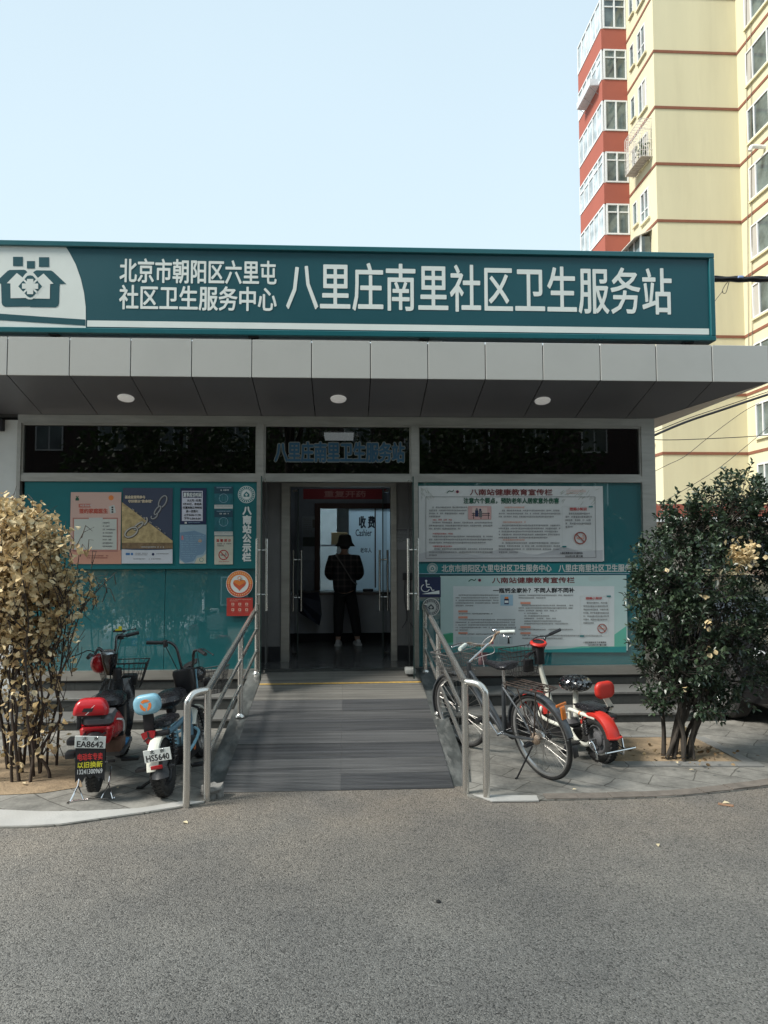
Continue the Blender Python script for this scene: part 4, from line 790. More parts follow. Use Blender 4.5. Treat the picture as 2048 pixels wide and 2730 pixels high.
# brown bands at every floor, wrapping the three faces
for k in range(-1, 9):
    z = Z0+FH*k; e = .03; mb = MB()
    q = [(TX0-e, BY0), (TX0-e, TY0-e), (TX1+.0-e, TY0-e), (TX1-e, 25.6)]; qi = [(TX0+.01, BY0), (TX0+.01, TY0+.01), (TX1+.01, TY0+.01), (TX1+.01, 25.6)]
    P = [(x-to.x, y-to.y, z) for x, y in q]+[(x-to.x, y-to.y, z) for x, y in qi]; n = 4
    P += [(a, b, c+.14) for a, b, c in P]; F = []
    for i in range(3): F += [(i, i+1, 8+i+1, 8+i), (8+i, 8+i+1, 12+i+1, 12+i), (i+1, i, 4+i, 4+i+1)]
    mb.add(P, F); tp('floor_band', mb, M_band)
def window(plane, c, a0, a1, z0, z1, sash, y_in=1, cur=None, sill=True, fr=.07, name='window', parent=None, rail=None):
    """plane 'X': wall facing -x at x=c, a along y; plane 'Y': wall facing -y at y=c, a along x"""
    def T(a, d, z): return V((c-d, a, z))-to if plane == 'X' else V((a, c-d, z))-to
    def B(mb, p, q, d0, d1):
        vs = [T(p[0], d0, p[1]), T(q[0], d0, p[1]), T(q[0], d0, q[1]), T(p[0], d0, q[1]), T(p[0], d1, p[1]), T(q[0], d1, p[1]), T(q[0], d1, q[1]), T(p[0], d1, q[1])]
        mb.add(vs, [(0,1,2,3),(7,6,5,4),(0,4,5,1),(1,5,6,2),(2,6,7,3),(3,7,4,0)])
    mb = MB(); d0, d1 = .003, .085
    B(mb, (a0, z0), (a1, z0+fr), d0, d1); B(mb, (a0, z1-fr), (a1, z1), d0, d1); B(mb, (a0, z0+fr), (a0+fr, z1-fr), d0, d1); B(mb, (a1-fr, z0+fr), (a1, z1-fr), d0, d1)
    for s in sash: x = a0+(a1-a0)*s; B(mb, (x-fr*.5, z0+fr), (x+fr*.5, z1-fr), d0, d1)
    if rail:
        zr_ = z0+(z1-z0)*rail
        xs = [a0]+[a0+(a1-a0)*s for s in sash]+[a1]
        for p_, q_ in zip(xs, xs[1:]): B(mb, (p_+fr*.9, zr_-fr*.4), (q_-fr*.9, zr_+fr*.4), d0, d1-.01)
    f = tp(name, mb, M_upvc, parent)
    mb = MB(); B(mb, (a0+fr*.7, z0+fr*.7), (a1-fr*.7, z1-fr*.7), .004, .03); tp('pane', mb, M_wg, f)
    if cur:
        mb = MB()
        for s0, s1 in cur: B(mb, (a0+(a1-a0)*s0+fr, z0+fr), (a0+(a1-a0)*s1, z1-fr), .031, .034)
        tp('curtain', mb, M_cur, f)
    if sill: mb = MB(); B(mb, (a0-.06, z0-.10), (a1+.06, z0-.002), .003, .12); tp('sill', mb, M_cream, f)
    return f
rt_ = random.Random(5)
def uY(u, X): return aX(u/SS, 240, X).y      # depth on the plane x=X seen at full-res column u
A0, A1 = uY(1727, TX0), uY(1706, TX0); a0_, a1_ = uY(1696, TX0), uY(1685.5, TX0)
W0, W1 = TY0-4.6, uY(1995, TX1)
for k in range(-1, 9):
    z = Z0+FH*k
    window('X', TX0, A0, A1, z+.70, z+2.3, (.5,), cur=((0, .45),) if rt_.random() < .35 else None, rail=.35 if rt_.random() < .4 else None)
    window('X', TX0, a0_, a1_, z+1.05, z+2.3, (), fr=.05)
    window('X', TX1, W0, W1, z+.72, z+2.42, (.5, .84), cur=((.84, 1.0),) if rt_.random() < .7 else None)
    window('X', TX1, 26.6, 28.9, z+.72, z+2.42, (.33, .66))
# glazed balconies, one per storey
for k in range(-2, 9):
    z = Z0+FH*k-.32
    b = tp('balcony', tb((BX0, BY0, z), (TX0-.002, BY1, z+1.18)), M_redr)
    bz0, bz1 = z+1.18, z+FH
    tb_ = MB(); tb((BX0+.06, BY0+.06, bz0+.001), (TX0-.003, BY1-.06, bz1-.001), tb_); tp('inner_wall', tb_, M_cur, b)
    def bwin(plane, c, a0, a1, sash, rail): 
        f = window(plane, c, a0, a1, bz0+.02, bz1-.02, sash, sill=False, name='glazing', parent=twr, rail=rail, fr=.085)
        return f
    bwin('Y', BY0+.05, BX0+.10, TX0-.02, (.5,), .73 if k % 3 else None)
    bf = bwin('X', BX0+.05, BY0+.03, BY1, (.2, .4, .6, .8), .73 if k % 2 else None)
    for ch in bf.children:
        if ch.name.startswith('pane'): ch.data.materials[0] = M_skyglass
# things fixed to the tower
def zt(v, Y): return CAM_H+0
c = V((TX0, uY(1715, TX0), 0)); zc = aX(1718/SS, 395/SS, TX0).z
cg = thing('window_cage', 'white steel bar window cage on the tower wall beside the red balconies', 'window cage', (TX0-.003, c.y, zc-1.0))
mb = MB(); hw, hh, dp = 1.05, 1.0, .62
for k in range(12):
    y = -hw+2*hw*k/11; mb.tube([(-dp, y, 0), (-dp, y, 2*hh)], .013, 5)
for k in range(6):
    x = -dp*k/6; 
    for y in (-hw, hw): mb.tube([(x, y, 0), (x, y, 2*hh)], .013, 5)
for z in (0, .35, .9, 1.45, 2.0): mb.tube([(0, -hw, z), (-dp, -hw, z), (-dp, hw, z), (0, hw, z)], .017, 5)
for k in range(9): y = -hw+2*hw*k/8; mb.tube([(0, y, 2*hh), (-dp, y, 2*hh)], .012, 5); mb.tube([(0, y, 0), (-dp, y, 0)], .014, 5)
obj('bars', mb, mk('white painted bars', (.62, .58, .54), .5), cg, 40)
mb = MB(); mb.box((-dp+.02, -hw+.02, .01), (-.02, hw-.02, .035)); obj('tray', mb, mk('grey tray', (.40, .37, .34), .7), cg)
mb = MB()
for i in range(70): mb.ball((rt_.uniform(-.5, -.08), rt_.uniform(-.8, .2), rt_.uniform(.15, 1.1)), rt_.uniform(.03, .08), 5, 3)
obj('foliage', mb, leafmat('cage leaves', [(.05, .10, .03), (.09, .15, .05)]), cg, 60)
# white sun-screen box on the long balcony face
p = aX(1580/SS, 262/SS, BX0); o = thing('drying_rack', 'white corrugated laundry shelf hung outside a balcony window on the tower', 'rack', (BX0, p.y, p.z))
mb = MB()
for k in range(14): mb.box((-.55, -1.15+k*.165, .0), (-.002, -1.15+k*.165+.15, .03))
mb.box((-.56, -1.17, .031), (-.54, 1.17, .42)); mb.box((-.54, -1.17, .031), (-.002, -1.15, .40)); mb.box((-.54, 1.15, .031), (-.002, 1.17, .40)); obj('panel', mb, mk('white sheet metal', (.62, .64, .66), .5), o)
mb = MB()
for y in (-1.0, 0, 1.0): mb.tube([(-.5, y, -.002), (-.002, y, -.4)], .015, 5)
obj('brace', mb, mk('grey sheet metal', (.3, .3, .3), .5), o)
# awning over the bay window just above the sign
p = aX(1712/SS, 648/SS, TX0); o = thing('window_awning', 'small pale awning over a boxed window just above the sign', 'awning', (TX0, p.y, p.z-.25))
mb = MB(); mb.add([(-.95, -1.3, .0), (-.002, -1.3, .45), (-.002, 1.3, .45), (-.95, 1.3, .0)]+[(-.95, -1.3, -.04), (-.002, -1.3, .41), (-.002, 1.3, .41), (-.95, 1.3, -.04)], [(0,1,2,3),(7,6,5,4),(0,4,5,1),(1,5,6,2),(2,6,7,3),(3,7,4,0)]); obj('canopy', mb, mk('awning sheet', (.58, .56, .50), .6), o)
mb = MB()
for y in (-1.2, -.4, .4, 1.2): mb.box((-.62, y-.04, -1.5), (-.54, y+.04, -.05+.19))
mb.box((-.62, -1.2, -1.55), (-.002, 1.2, -1.45)); obj('frame', mb, M_upvc, o)
mb = MB(); mb.box((-.58, -1.16, -1.45), (-.06, 1.16, .1)); obj('glazing', mb, M_wg, o)
# exhaust pipe
p = aX(2040/SS, 392/SS, TX1-.0); o = thing('vent_pipe', 'white pipe elbow sticking out of the tower wall above a window', 'pipe', (TX1, p.y, p.z))
mb = MB(); mb.tube(cr([(0, 0, 0), (-.5, 0, .02), (-.68, 0, -.02), (-.74, 0, -.2)], 5), .10, 12); obj('pipe', mb, M_upvc, o, 50)
# low outbuilding with red fascia between clinic and tower
o = thing('outbuilding', 'low white outbuilding with a red fascia band behind the green shrub', 'building', (9.5, 21, 0))
q0 = aY(1411, 1088, 20); q1 = aY(1411, 1116, 20)
mb = MB(); mb.box((-2.2, -.9, q1.z), (7, 6, q0.z)); obj('fascia', mb, M_redr, o)
mb = MB(); mb.box((-2.0, -.2, 0), (6.8, 6, q1.z-.001)); obj('wall', mb, mk('pale outbuilding wall', (.55, .50, .42), .8), o)
mb = MB(); mb.box((-2.2, -.92, q1.z-.14), (7, -.901, q1.z-.0)); obj('trim', mb, M_upvc, o)
for x in (-1.3, .6, 2.6): 
    mb = MB(); mb.box((x, -.23, .9), (x+1.3, -.201, q1.z-.5)); obj('window', mb, M_wg, o)
mb = MB(); z = aY(1430, 1184, 20).z; mb.box((-2.2, -.8, z-.05), (7, -.72, z+.05)); obj('rail', mb, M_dark, o)

# ================================================================ CABLES
M_cab = mk('black cable', (.018, .018, .02), .5)
def cable(pts, r, label, n=10, m=None, name='overhead_cable'):
    P = cr(pts, n); c = P[0].copy(); mb = MB(); mb.tube([p-c for p in P], r, 6); o = obj(name, mb, m or M_cab, None, 60); o.location = c; return tag(o, label, 'cable')
def py(u, v, Y): return aY(u, v, Y)
YC = 12.0
P = cr([py(1530, 601, YC), py(1590, 602, YC), py(1640, 602, YC), py(1720, 600, YC), py(1900, 600, YC)], 8); c = P[0].copy()
o = thing('cable_bundle', 'thick black bundle of overhead cables running right from behind the sign', 'cables', c)
for k, (dy, dz, r) in enumerate(((0, .025, .022), (.02, -.02, .026), (-.03, -.005, .02), (0, -.045, .012))):
    mb = MB(); mb.tube([p-c+V((0, dy, dz+.008*math.sin(i*.9+k))) for i, p in enumerate(P)], r, 7); obj('cable', mb, M_cab, o, 60)
mb = MB(); p = py(1600, 598, YC-.06)-c; mb.rbox(p, (.09, .05, .04), .01); obj('clip', mb, mk('pale blue plastic', (.25, .35, .62), .4), o, 40)
mb = MB(); mb.tube(cr([py(1574, 606, YC)-c, py(1565, 618, YC)-c, py(1560, 630, YC)-c, py(1568, 632, YC)-c, py(1575, 608, YC)-c], 5), .006, 5); mb.tube(cr([py(1562, 628, YC)-c, py(1548, 645, YC)-c, py(1535, 665, YC)-c], 5), .005, 5); obj('loose_wire', mb, M_cab, o, 60)
cable([py(1395, 948, 14), py(1480, 912, 14), py(1560, 885, 14), py(1659, 852, 14), py(1850, 790, 14)], .024, 'thick black cable slanting below the canopy at the right')
cable([py(1395, 941, 14.2), py(1480, 906, 14.2), py(1560, 879, 14.2), py(1659, 846, 14.2), py(1850, 782, 14.2)], .008, 'thin wire running just above the thick slanting cable')
cable([py(1380, 948, 16), py(1450, 950, 16), py(1560, 946, 16), py(1659, 940, 16), py(1850, 925, 16)], .009, 'thin wire crossing almost level below the canopy')
cable([py(1390, 1030, 18), py(1440, 1005, 18), py(1480, 985, 18), py(1530, 945, 18), py(1600, 893, 18), py(1640, 870, 18)], .007, 'thin wire climbing from the pillar towards the tower')
cable([py(1440, 1080, 20), py(1540, 1020, 20), py(1610, 965, 20), py(1680, 905, 20)], .008, 'faint thin wire climbing across the lower tower wall')
for u0, u1, lb in ((1988, 1996, 'thin dark cable dropping down the tower wall left of the windows'), (2001, 2006, 'second thin dark cable down the tower wall, next to the windows')):
    pts = [aX((u0+(u1-u0)*t)/SS, (-200+2300*t/2.0)/SS, TX1-.06) for t in (0, .2, .4, .6, .8, 1.0)]
    cable(pts, .016, lb, 6, mk('grey cable', (.2, .18, .14), .6), 'wall_cable')
# ================================================================ TWO-WHEELERS (local axes: +y forwards, origin on the ground under the rear axle)
K_blk = mk('black plastic', (.014, .014, .016), .38, var=.2, vs=6, rv=.1, dirt=.25, dcol=(.05, .048, .044), ds=6)
K_blg = mk('gloss black', (.012, .012, .014), .18, var=.1, coat=.6)
K_tyre = mk('tyre rubber', (.018, .018, .018), .85, var=.2, vs=12, bump=.5, bs=90, dirt=.5, dcol=(.06, .055, .048), ds=7)
K_red = mk('red plastic', (.46, .012, .018), .28, var=.08, coat=.35, dirt=.2, dcol=(.25, .02, .02), ds=5); K_red2 = mk('bright red plastic', (.50, .028, .018), .42, var=.1, dirt=.3, dcol=(.26, .03, .025), ds=7)
K_blue = mk('pale blue paint', (.22, .44, .55), .3, var=.06, coat=.3); K_wht = mk('cream white paint', (.66, .66, .58), .35, var=.05, coat=.2, dirt=.2, dcol=(.45, .42, .34), ds=6)
K_chr = mk('chrome', (.72, .72, .72), .12, metal=1., var=.05, dirt=.25, dcol=(.3, .26, .2), ds=9); K_gry = mk('grey vinyl', (.10, .10, .105), .45, var=.2, vs=9)
K_sad = mk('wet black saddle', (.016, .016, .019), .28, var=.3, vs=30, bump=.4, bs=45); K_lens = mk('red lens', (.30, .008, .012), .15, var=.1, coat=.8); K_plate = mk('plate white', (.70, .73, .70), .35, var=.04)
K_org = mk('orange mark', (.78, .20, .04), .45); K_yel = mk('yellow plastic', (.72, .62, .03), .4); K_rust = mk('rusty chrome', (.22, .13, .08), .5, metal=.6, var=.45, vs=25, col2=(.45, .36, .28)); K_amb = mk('amber reflector', (.62, .17, .02), .25, coat=.6)
K_fr = mk('worn silver frame', (.085, .095, .105), .35, metal=.5, var=.25, vs=10, dirt=.4, dcol=(.10, .09, .08), ds=8); K_wire = mk('black wire', (.02, .02, .02), .5); K_swire = mk('steel spokes', (.33, .32, .30), .35, metal=.8); K_alloy = mk('alloy rim', (.50, .50, .49), .3, metal=.85, var=.1, dirt=.3, dcol=(.25, .22, .18), ds=9)
K_brn = mk('cracked brown box', (.20, .11, .075), .6, var=.3, vs=9)
class Veh:
    def __init__(s, name, label, cat, loc, head, lean, group=None):
        s.t = thing(name, label, cat, loc, group=group, rot=(0, R(lean), R(head)))
        s.M = Matrix.Translation(V(loc)) @ Matrix.Rotation(R(head), 4, 'Z') @ Matrix.Rotation(R(lean), 4, 'Y'); s.I = s.M.inverted()
    def L(s, u, v, y):            # photo point -> local point on the local plane y
        o = s.I @ CP; d = s.I.to_3x3() @ ray(u, v); return o+d*((y-o.y)/d.y)
    def X(s, u, v, x): o = s.I @ CP; d = s.I.to_3x3() @ ray(u, v); return o+d*((x-o.x)/d.x)
    def part(s, name, mb, m, p=None, ang=40): return obj(name, mb, m, p or s.t, ang)
RX90 = Matrix.Rotation(R(90), 4, 'Y')
def wheel(ve, name, c, Ro, w, rim_m, steer=0., spokes=0, hub=.05, rimw=None, tread=0, spoke_r=.0016, lens=False):
    c = V(c); M = Matrix.Translation(c) @ Matrix.Rotation(R(steer), 4, 'Z') @ RX90
    t = MB(); r = w/2; rc = Ro-r*.92
    prof = [(rc+r*.92*math.cos(a)*(1 if math.cos(a) > 0 else 1.0), r*math.sin(a)) for a in [2*math.pi*i/12 for i in range(12)]]
    t.lathe(prof, 56, M=M, closed=True)
    if tread:
        for k in range(tread):
            a = 2*math.pi*k/tread
            for sgn in (-1, 1):
                Mt = M @ Matrix.Rotation(a, 4, 'Z') @ Matrix.Translation((Ro-.006, 0, sgn*w*.22)) @ Matrix.Rotation(sgn*.5, 4, 'X'); t.box((-.008, -.010, -w*.13), (.008, .010, w*.13), M=Mt)
    wo = ve.part(name, t, K_tyre)
    q = MB(); rr = rc-r*.75; rw = rimw or w*.32
    q.lathe([(rr+.004, -rw), (rr-.006, -rw), (rr-.016, -rw*.55), (rr-.016, rw*.55), (rr-.006, rw), (rr+.004, rw)], 56, M=M, closed=True); ve.part('rim', q, rim_m, wo)
    h = MB(); h.lathe([(.001, -rw*1.2), (hub*.55, -rw*1.2), (hub, -rw*.75), (hub, rw*.75), (hub*.55, rw*1.2), (.001, rw*1.2)], 24, M=M); h.cyl(M @ V((0, 0, -w*.95)), M @ V((0, 0, w*.95)), .008, 8); ve.part('hub', h, K_alloy if spokes > 12 else K_gry, wo)
    s_ = MB()
    if spokes > 12:
        for k in range(spokes):
            a = 2*math.pi*k/spokes; sg = 1 if k % 2 else -1; b = a+(.55 if (k//2) % 2 else -.55)
            s_.tube([M @ V((hub*.9*math.cos(b), hub*.9*math.sin(b), sg*rw*1.3)), M @ V(((rr-.014)*math.cos(a), (rr-.014)*math.sin(a), 0))], spoke_r, 4, caps=False)
        ve.part('spokes', s_, K_swire, wo)
    elif spokes:
        for k in range(spokes):
            a = 2*math.pi*k/spokes; Mt = M @ Matrix.Rotation(a, 4, 'Z'); s_.loft([[Mt @ V((x, y*f, z)) for y, z in ((-.018, -.014), (.018, -.014), (.018, .014), (-.018, .014))] for x, f in ((hub*.7, 1.2), ((hub+rr)/2, .8), (rr-.01, 1.0))])
        ve.part('spokes', s_, rim_m, wo)
    return wo
def spring(mb, a, b, r, turns, wr=.005, seg=10):
    a, b = V(a), V(b); d = (b-a); n = d.normalized(); x = n.orthogonal().normalized(); y = n.cross(x)
    N = int(turns*seg); mb.tube([a+d*(i/N)+(x*math.cos(2*math.pi*i/seg)+y*math.sin(2*math.pi*i/seg))*r for i in range(N+1)], wr, 5); mb.cyl(a, b, r*.45, 8)
def grip(ve, par, a, b, m=None, r=.0165):
    mb = MB(); a, b = V(a), V(b); n = 9; mb.tube([a.lerp(b, i/(2*n)) for i in range(2*n+1)], [r*(1.0 if i % 2 else .88) for i in range(2*n+1)], 12); return ve.part('grip', mb, m or K_blk, par, 50)
def lever(ve, par, pts, m=None, r=.006): mb = MB(); mb.tube(cr(pts, 5), r, 7, flat=.7); mb.ball(pts[-1], r*1.5, 8, 6); return ve.part('brake_lever', mb, m or K_blk, par)
def fender(mb, c, Rr, w, a0, a1, n=18, edge=.25, th=.004, M=None, lip=0):
    secs = []
    for i in range(n+1):
        a = R(a0+(a1-a0)*i/n); k = []
        for s_, dr in ((-1, -edge*w), (-.93, -.02*w), (-.55, .09*w), (0, .13*w), (.55, .09*w), (.93, -.02*w), (1, -edge*w)): k.append((s_*w/2, dr))
        k2 = [(x*.97, d-th) for x, d in k][::-1]
        secs.append([(c[0]+x, c[1]+(Rr+d)*math.cos(a), c[2]+(Rr+d)*math.sin(a)) for x, d in k+k2])
    mb.loft(secs, M=M)
def basket(ve, par, c, w0, w1, d0, d1, h, nx=7, nz=4, m=None, r=.0022, name='basket', tilt=0):
    mb = MB(); c = V(c); M = Matrix.Translation(c) @ Matrix.Rotation(R(tilt), 4, 'X')
    def ring(f): w_, d_ = w0+(w1-w0)*f, d0+(d1-d0)*f; z = h*f; return [V((-w_/2, -d_/2, z)), V((w_/2, -d_/2, z)), V((w_/2, d_/2, z)), V((-w_/2, d_/2, z))]
    for i in range(nz+1):
        q = ring(i/nz); mb.tube(q, r*(2.2 if i == nz else 1.2), 5, closed=True, M=M)
    a, b = ring(0), ring(1)
    for e in range(4):
        n = nx if e % 2 == 0 else max(3, nx*2//3)
        for k in range(n): mb.tube([a[e].lerp(a[(e+1) % 4], k/n), b[e].lerp(b[(e+1) % 4], k/n)], r, 4, M=M)
    for k in range(1, nx): t = k/nx; mb.tube([a[0].lerp(a[1], t), a[3].lerp(a[2], t)], r, 4, M=M)
    for k in range(1, 4): t = k/4; mb.tube([a[0].lerp(a[3], t), a[1].lerp(a[2], t)], r, 4, M=M)
    return ve.part(name, mb, m or K_wire, par)
def plate(ve, c, w, h, tilt, roll, l1, l2):
    M = Matrix.Translation(V(c)) @ Matrix.Rotation(R(roll), 4, 'Y') @ Matrix.Rotation(R(tilt), 4, 'X')
    mb = MB(); mb.rbox((0, 0, 0), (w, .004, h), .0015, 1, M=M); o = ve.part('number_plate', mb, K_plate)
    q = MB(); y = -.0026
    write(q, l1[0], (-w*.26, h*.16, y), (-w*.09, h*.44), 0, .05, 0, 1, M); write(q, l1[1], (w*.11, h*.16, y), (w*.27, h*.44), 0, .05, 0, 1, M)
    write(q, l2, (-w*.43, -h*.42, y), (w*.43, h*.09), 0, .06, 0, 1, M)
    ve.part('lettering', q, I_blk, o, 0)
    b = MB()
    for x in (-w*.2, w*.24): b.ball(V((x, -.004, h*.44)), .006, 8, 6, M=M)
    ve.part('bolts', b, K_chr, o); return o
def trimark(mb, c, r, M, th=.0016):          # three curved orange bars closing into a rounded triangle
    for k in range(3):
        a0 = 90+k*120; pts = []
        for i in range(7): a = R(a0-52+104*i/6); pts.append((r*math.cos(a), r*math.sin(a)))
        for i in range(7): a = R(a0+40-80*i/6); pts.append((r*.50*math.cos(a+.25), r*.50*math.sin(a+.25)))
        mb.prism([(x, y) for x, y in pts], 0, th, M=M)
def wheelbarrow(*a): pass

# ---------------------------------------------------------------- red and black scooter
v1 = Veh('electric_scooter', 'red and black electric scooter carrying a black flap with red and yellow writing', 'scooter', (-1.835, 5.47, .035), 8, 0, 'electric scooters parked by the steps')
wheel(v1, 'rear_wheel', (0, 0, .20), .20, .088, K_gry, spokes=5, tread=40)
fw1 = wheel(v1, 'front_wheel', (0, 1.02, .17), .20, .085, K_gry, steer=28, spokes=5, tread=40)
mb = MB()
def rsec(w, d, z, y, k=.32, n=6):    # rounded rectangle section
    o = []
    for cx, cy, a0 in ((1, 1, 0), (-1, 1, 90), (-1, -1, 180), (1, -1, 270)):
        rr = min(w, d)*k
        for i in range(n+1): a = R(a0+90*i/n); o.append((cx*(w/2-rr)+rr*math.cos(a), y+cy*(d/2-rr)+rr*math.sin(a), z))
    return o
p = v1.L(194, 1546, -.05); zb = p.z; bxo = p.x; ztp = v1.L(194, 1511, -.05).z
mb.loft([rsec(.238, .085, zb, .0), rsec(.248, .10, zb+.012, 0), rsec(.238, .105, zb+.05, .003), rsec(.212, .10, ztp-.035, .008), rsec(.165, .075, ztp-.008, .012), rsec(.10, .04, ztp, .014)], M=Matrix.Translation((bxo, 0, 0)))
br1 = v1.part('backrest', mb, K_red)
mb = MB(); yy = -.0545
mb.add([(bxo-.055, yy, zb+.028), (bxo+.015, yy, zb+.028), (bxo+.028, yy, zb+.055), (bxo-.042, yy, zb+.055)], [(0,1,2,3)]); v1.part('badge', mb, I_blk, br1, 0)
mb = MB()
for x, z in ((.02, .065), (-.02, .018)): mb.add([(bxo+x-.012, yy-.0008, zb+z-.010), (bxo+x-.006, yy-.0008, zb+z-.010), (bxo+x+.016, yy-.0008, zb+z+.010), (bxo+x+.010, yy-.0008, zb+z+.010)], [(0,1,2,3)])
v1.part('flash_mark', mb, I_wht, br1, 0)
mb = MB()
for s in (-1, 1): mb.rbox((bxo+s*.082, -.005, zb-.045), (.03, .035, .115), .006)
mb.rbox((bxo, -.005, zb-.008), (.19, .045, .016), .004); v1.part('backrest_bracket', mb, K_blk)
mb = MB(); mb.loft([rsec(.19, .30, zb-.085, .14, .3), rsec(.22, .33, zb-.07, .14, .3), rsec(.22, .33, zb-.035, .14, .3), rsec(.19, .29, zb-.012, .14, .3)]); v1.part('rear_seat', mb, K_gry)
mb = MB(); mb.loft([rsec(.17, .16, .33, .10, .2), rsec(.225, .34, .40, .13, .25), rsec(.235, .38, .45, .14, .25), rsec(.205, .36, zb-.087, .14, .25)]); tb1 = v1.part('tail_body', mb, K_red)
mb = MB(); mb.rbox((0, -.052, .455), (.165, .012, .03), .004); v1.part('tail_lamp', mb, K_lens, tb1)
mb = MB(); mb.loft([[(.10, .06, .50), (.115, .06, .48), (.118, .05, .40), (.10, .05, .37)], [(.11, .2, .52), (.150, .2, .47), (.155, .2, .38), (.11, .2, .33)], [(.10, .34, .50), (.135, .36, .44), (.130, .36, .34), (.09, .34, .30)], [(.06, .46, .44), (.10, .48, .38), (.095, .48, .30), (.06, .46, .28)]])
mb.loft([[(-.10, .06, .50), (-.115, .06, .48), (-.118, .05, .40), (-.10, .05, .37)], [(-.11, .2, .52), (-.150, .2, .47), (-.155, .2, .38), (-.11, .2, .33)], [(-.10, .34, .50), (-.135, .36, .44), (-.130, .36, .34), (-.09, .34, .30)], [(-.06, .46, .44), (-.10, .48, .38), (-.095, .48, .30), (-.06, .46, .28)]]); sp1 = v1.part('side_panel', mb, K_red)
mb = MB()
for k in range(4):
    o_ = k*.014; mb.tube(cr([(.125, .09+o_, .487), (.155, .17+o_, .46), (.160, .20+o_, .42), (.158, .20+o_, .37)], 4), .0022, 5)
v1.part('stripes', mb, I_wht, sp1)
pc = v1.L(195, 1603, -.235); plate(v1, pc, .205, .088, 8, 4, '北京', 'EA8642')
mb = MB(); ft, fb = pc.z-.035, v1.L(195, 1688, -.23).z; zig = []; hw = .098
for i in range(9): zig.append((pc.x-hw+2*hw*i/8, fb+(.028 if i % 2 else 0)+(.02 if 2 < i < 7 else -.004)))
poly = [(pc.x+hw, ft), (pc.x-hw, ft)]+zig
mb.prism([(x, z) for x, z in poly], .225, .228, M=Matrix.Rotation(R(90), 4, 'X')); fl = v1.part('mud_flap', mb, mk('black rubber flap', (.012, .013, .016), .4, var=.2), ang=0)
for body, c0, c1, m_, b_ in (('电动车专卖', .80, .56, mk('red lettering', (.60, .04, .04), .5), .035), ('以旧换新', .52, .31, mk('yellow lettering', (.66, .62, .04), .5), .04), ('13241300969', .27, .11, mk('white lettering', (.6, .62, .62), .5), .03)):
    q = MB(); H = ft-fb-.03; write(q, body, (pc.x-.083, fb+.03+H*c1, -.2288), (pc.x+.083, fb+.03+H*c0), 0, b_); v1.part('lettering', q, m_, fl, 0)
mb = MB(); fender(mb, (0, 0, .20), .225, .12, 60, 150)
for sg in (-1, 1): mb.tube([(pc.x+sg*.06, -.225, pc.z+.03), (sg*.07, -.03, .42)], .010, 6)
v1.part('rear_mudguard', mb, K_blk)
mb = MB()
for s in (-1, 1):
    a = V((s*.105, .02, .16)); mb.tube([a, (s*.105, -.06, .06), (s*.145, -.12, -.030)], .006, 6); mb.tube([(s*.105, -.06, .06), (s*.06, -.10, -.028)], .005, 6)
mb.tube(cr([(-.16, -.155, -.030), (-.145, -.12, -.030), (-.06, -.10, -.028), (.06, -.10, -.028), (.145, -.12, -.030), (.15, -.11, -.022)], 4), .006, 6); v1.part('stand', mb, K_chr)
mb = MB(); mb.tube(cr([(0, .06, .34), (0, .3, .30), (0, .48, .17), (0, .7, .16), (0, .84, .28), (0, .88, .60)], 5), .026, 10); v1.part('frame', mb, K_blk)
mb = MB(); mb.loft([rsec(.26, .40, .135, .60, .2), rsec(.29, .44, .16, .60, .2), rsec(.29, .44, .185, .60, .2)]); v1.part('footboard', mb, K_gry)
mb = MB(); mb.rbox((.02, .42, .235), (.22, .22, .10), .02); v1.part('battery_box', mb, K_brn); mb = MB(); mb.rbox((.085, .60, .198), (.10, .16, .022), .006); v1.part('floor_mat', mb, mk('blue mat', (.06, .26, .52), .6, var=.3, vs=30))
sd = v1.L(236, 1503, .40)
mb = MB(); mb.loft([rsec(.19, .26, sd.z-.075, .42, .45), rsec(.245, .34, sd.z-.045, .42, .45), rsec(.235, .33, sd.z-.01, .42, .45), rsec(.17, .25, sd.z+.022, .42, .45), rsec(.07, .12, sd.z+.036, .42, .45)], M=Matrix.Translation((sd.x, 0, 0))); v1.part('saddle', mb, K_sad)
mb = MB(); rnq = random.Random(3)
for i in range(110):
    a, q = rnq.uniform(0, 6.28), rnq.random()**.6; x, y = .105*q*math.cos(a), .14*q*math.sin(a); mb.ball((sd.x+x, .42+y, sd.z+.034-.042*q*q), (rnq.uniform(.003, .007), rnq.uniform(.003, .007), .0022), 6, 4)
v1.part('water_drops', mb, glass('water', (.9, .92, .95), .02, 1.33, .12))
mb = MB(); mb.loft([rsec(.17, .16, .24, .50, .3), rsec(.21, .20, .34, .48, .3), rsec(.21, .22, sd.z-.08, .45, .3)], M=Matrix.Translation((sd.x+.01, 0, 0))); v1.part('seat_base', mb, K_blk)
mb = MB(); xs = .0
secs = []
for z, w_, y0, b_ in ((.18, .22, .80, .02), (.26, .27, .79, .03), (.42, .30, .80, .045), (.56, .29, .815, .05), (.66, .22, .83, .04)):
    k = []
    for i in range(11): t = -1+2*i/10; k.append((w_/2*t, y0+b_*t*t*1.2, z))
    secs.append(k+[(x*.96, y+.022, z_) for x, y, z_ in k[::-1]])
mb.loft(secs); v1.part('leg_shield', mb, K_blg)
mb = MB(); mb.lathe([(.036+.006*(i % 2), .58+.012*i) for i in range(15)], 14, M=Matrix.Translation((0, .0, 0)) @ Matrix.Translation((0, .865, 0))); v1.part('neck_boot', mb, K_blk, ang=60)
P0 = v1.L(237, 1455, .88); P1 = v1.L(233, 1408, .86)
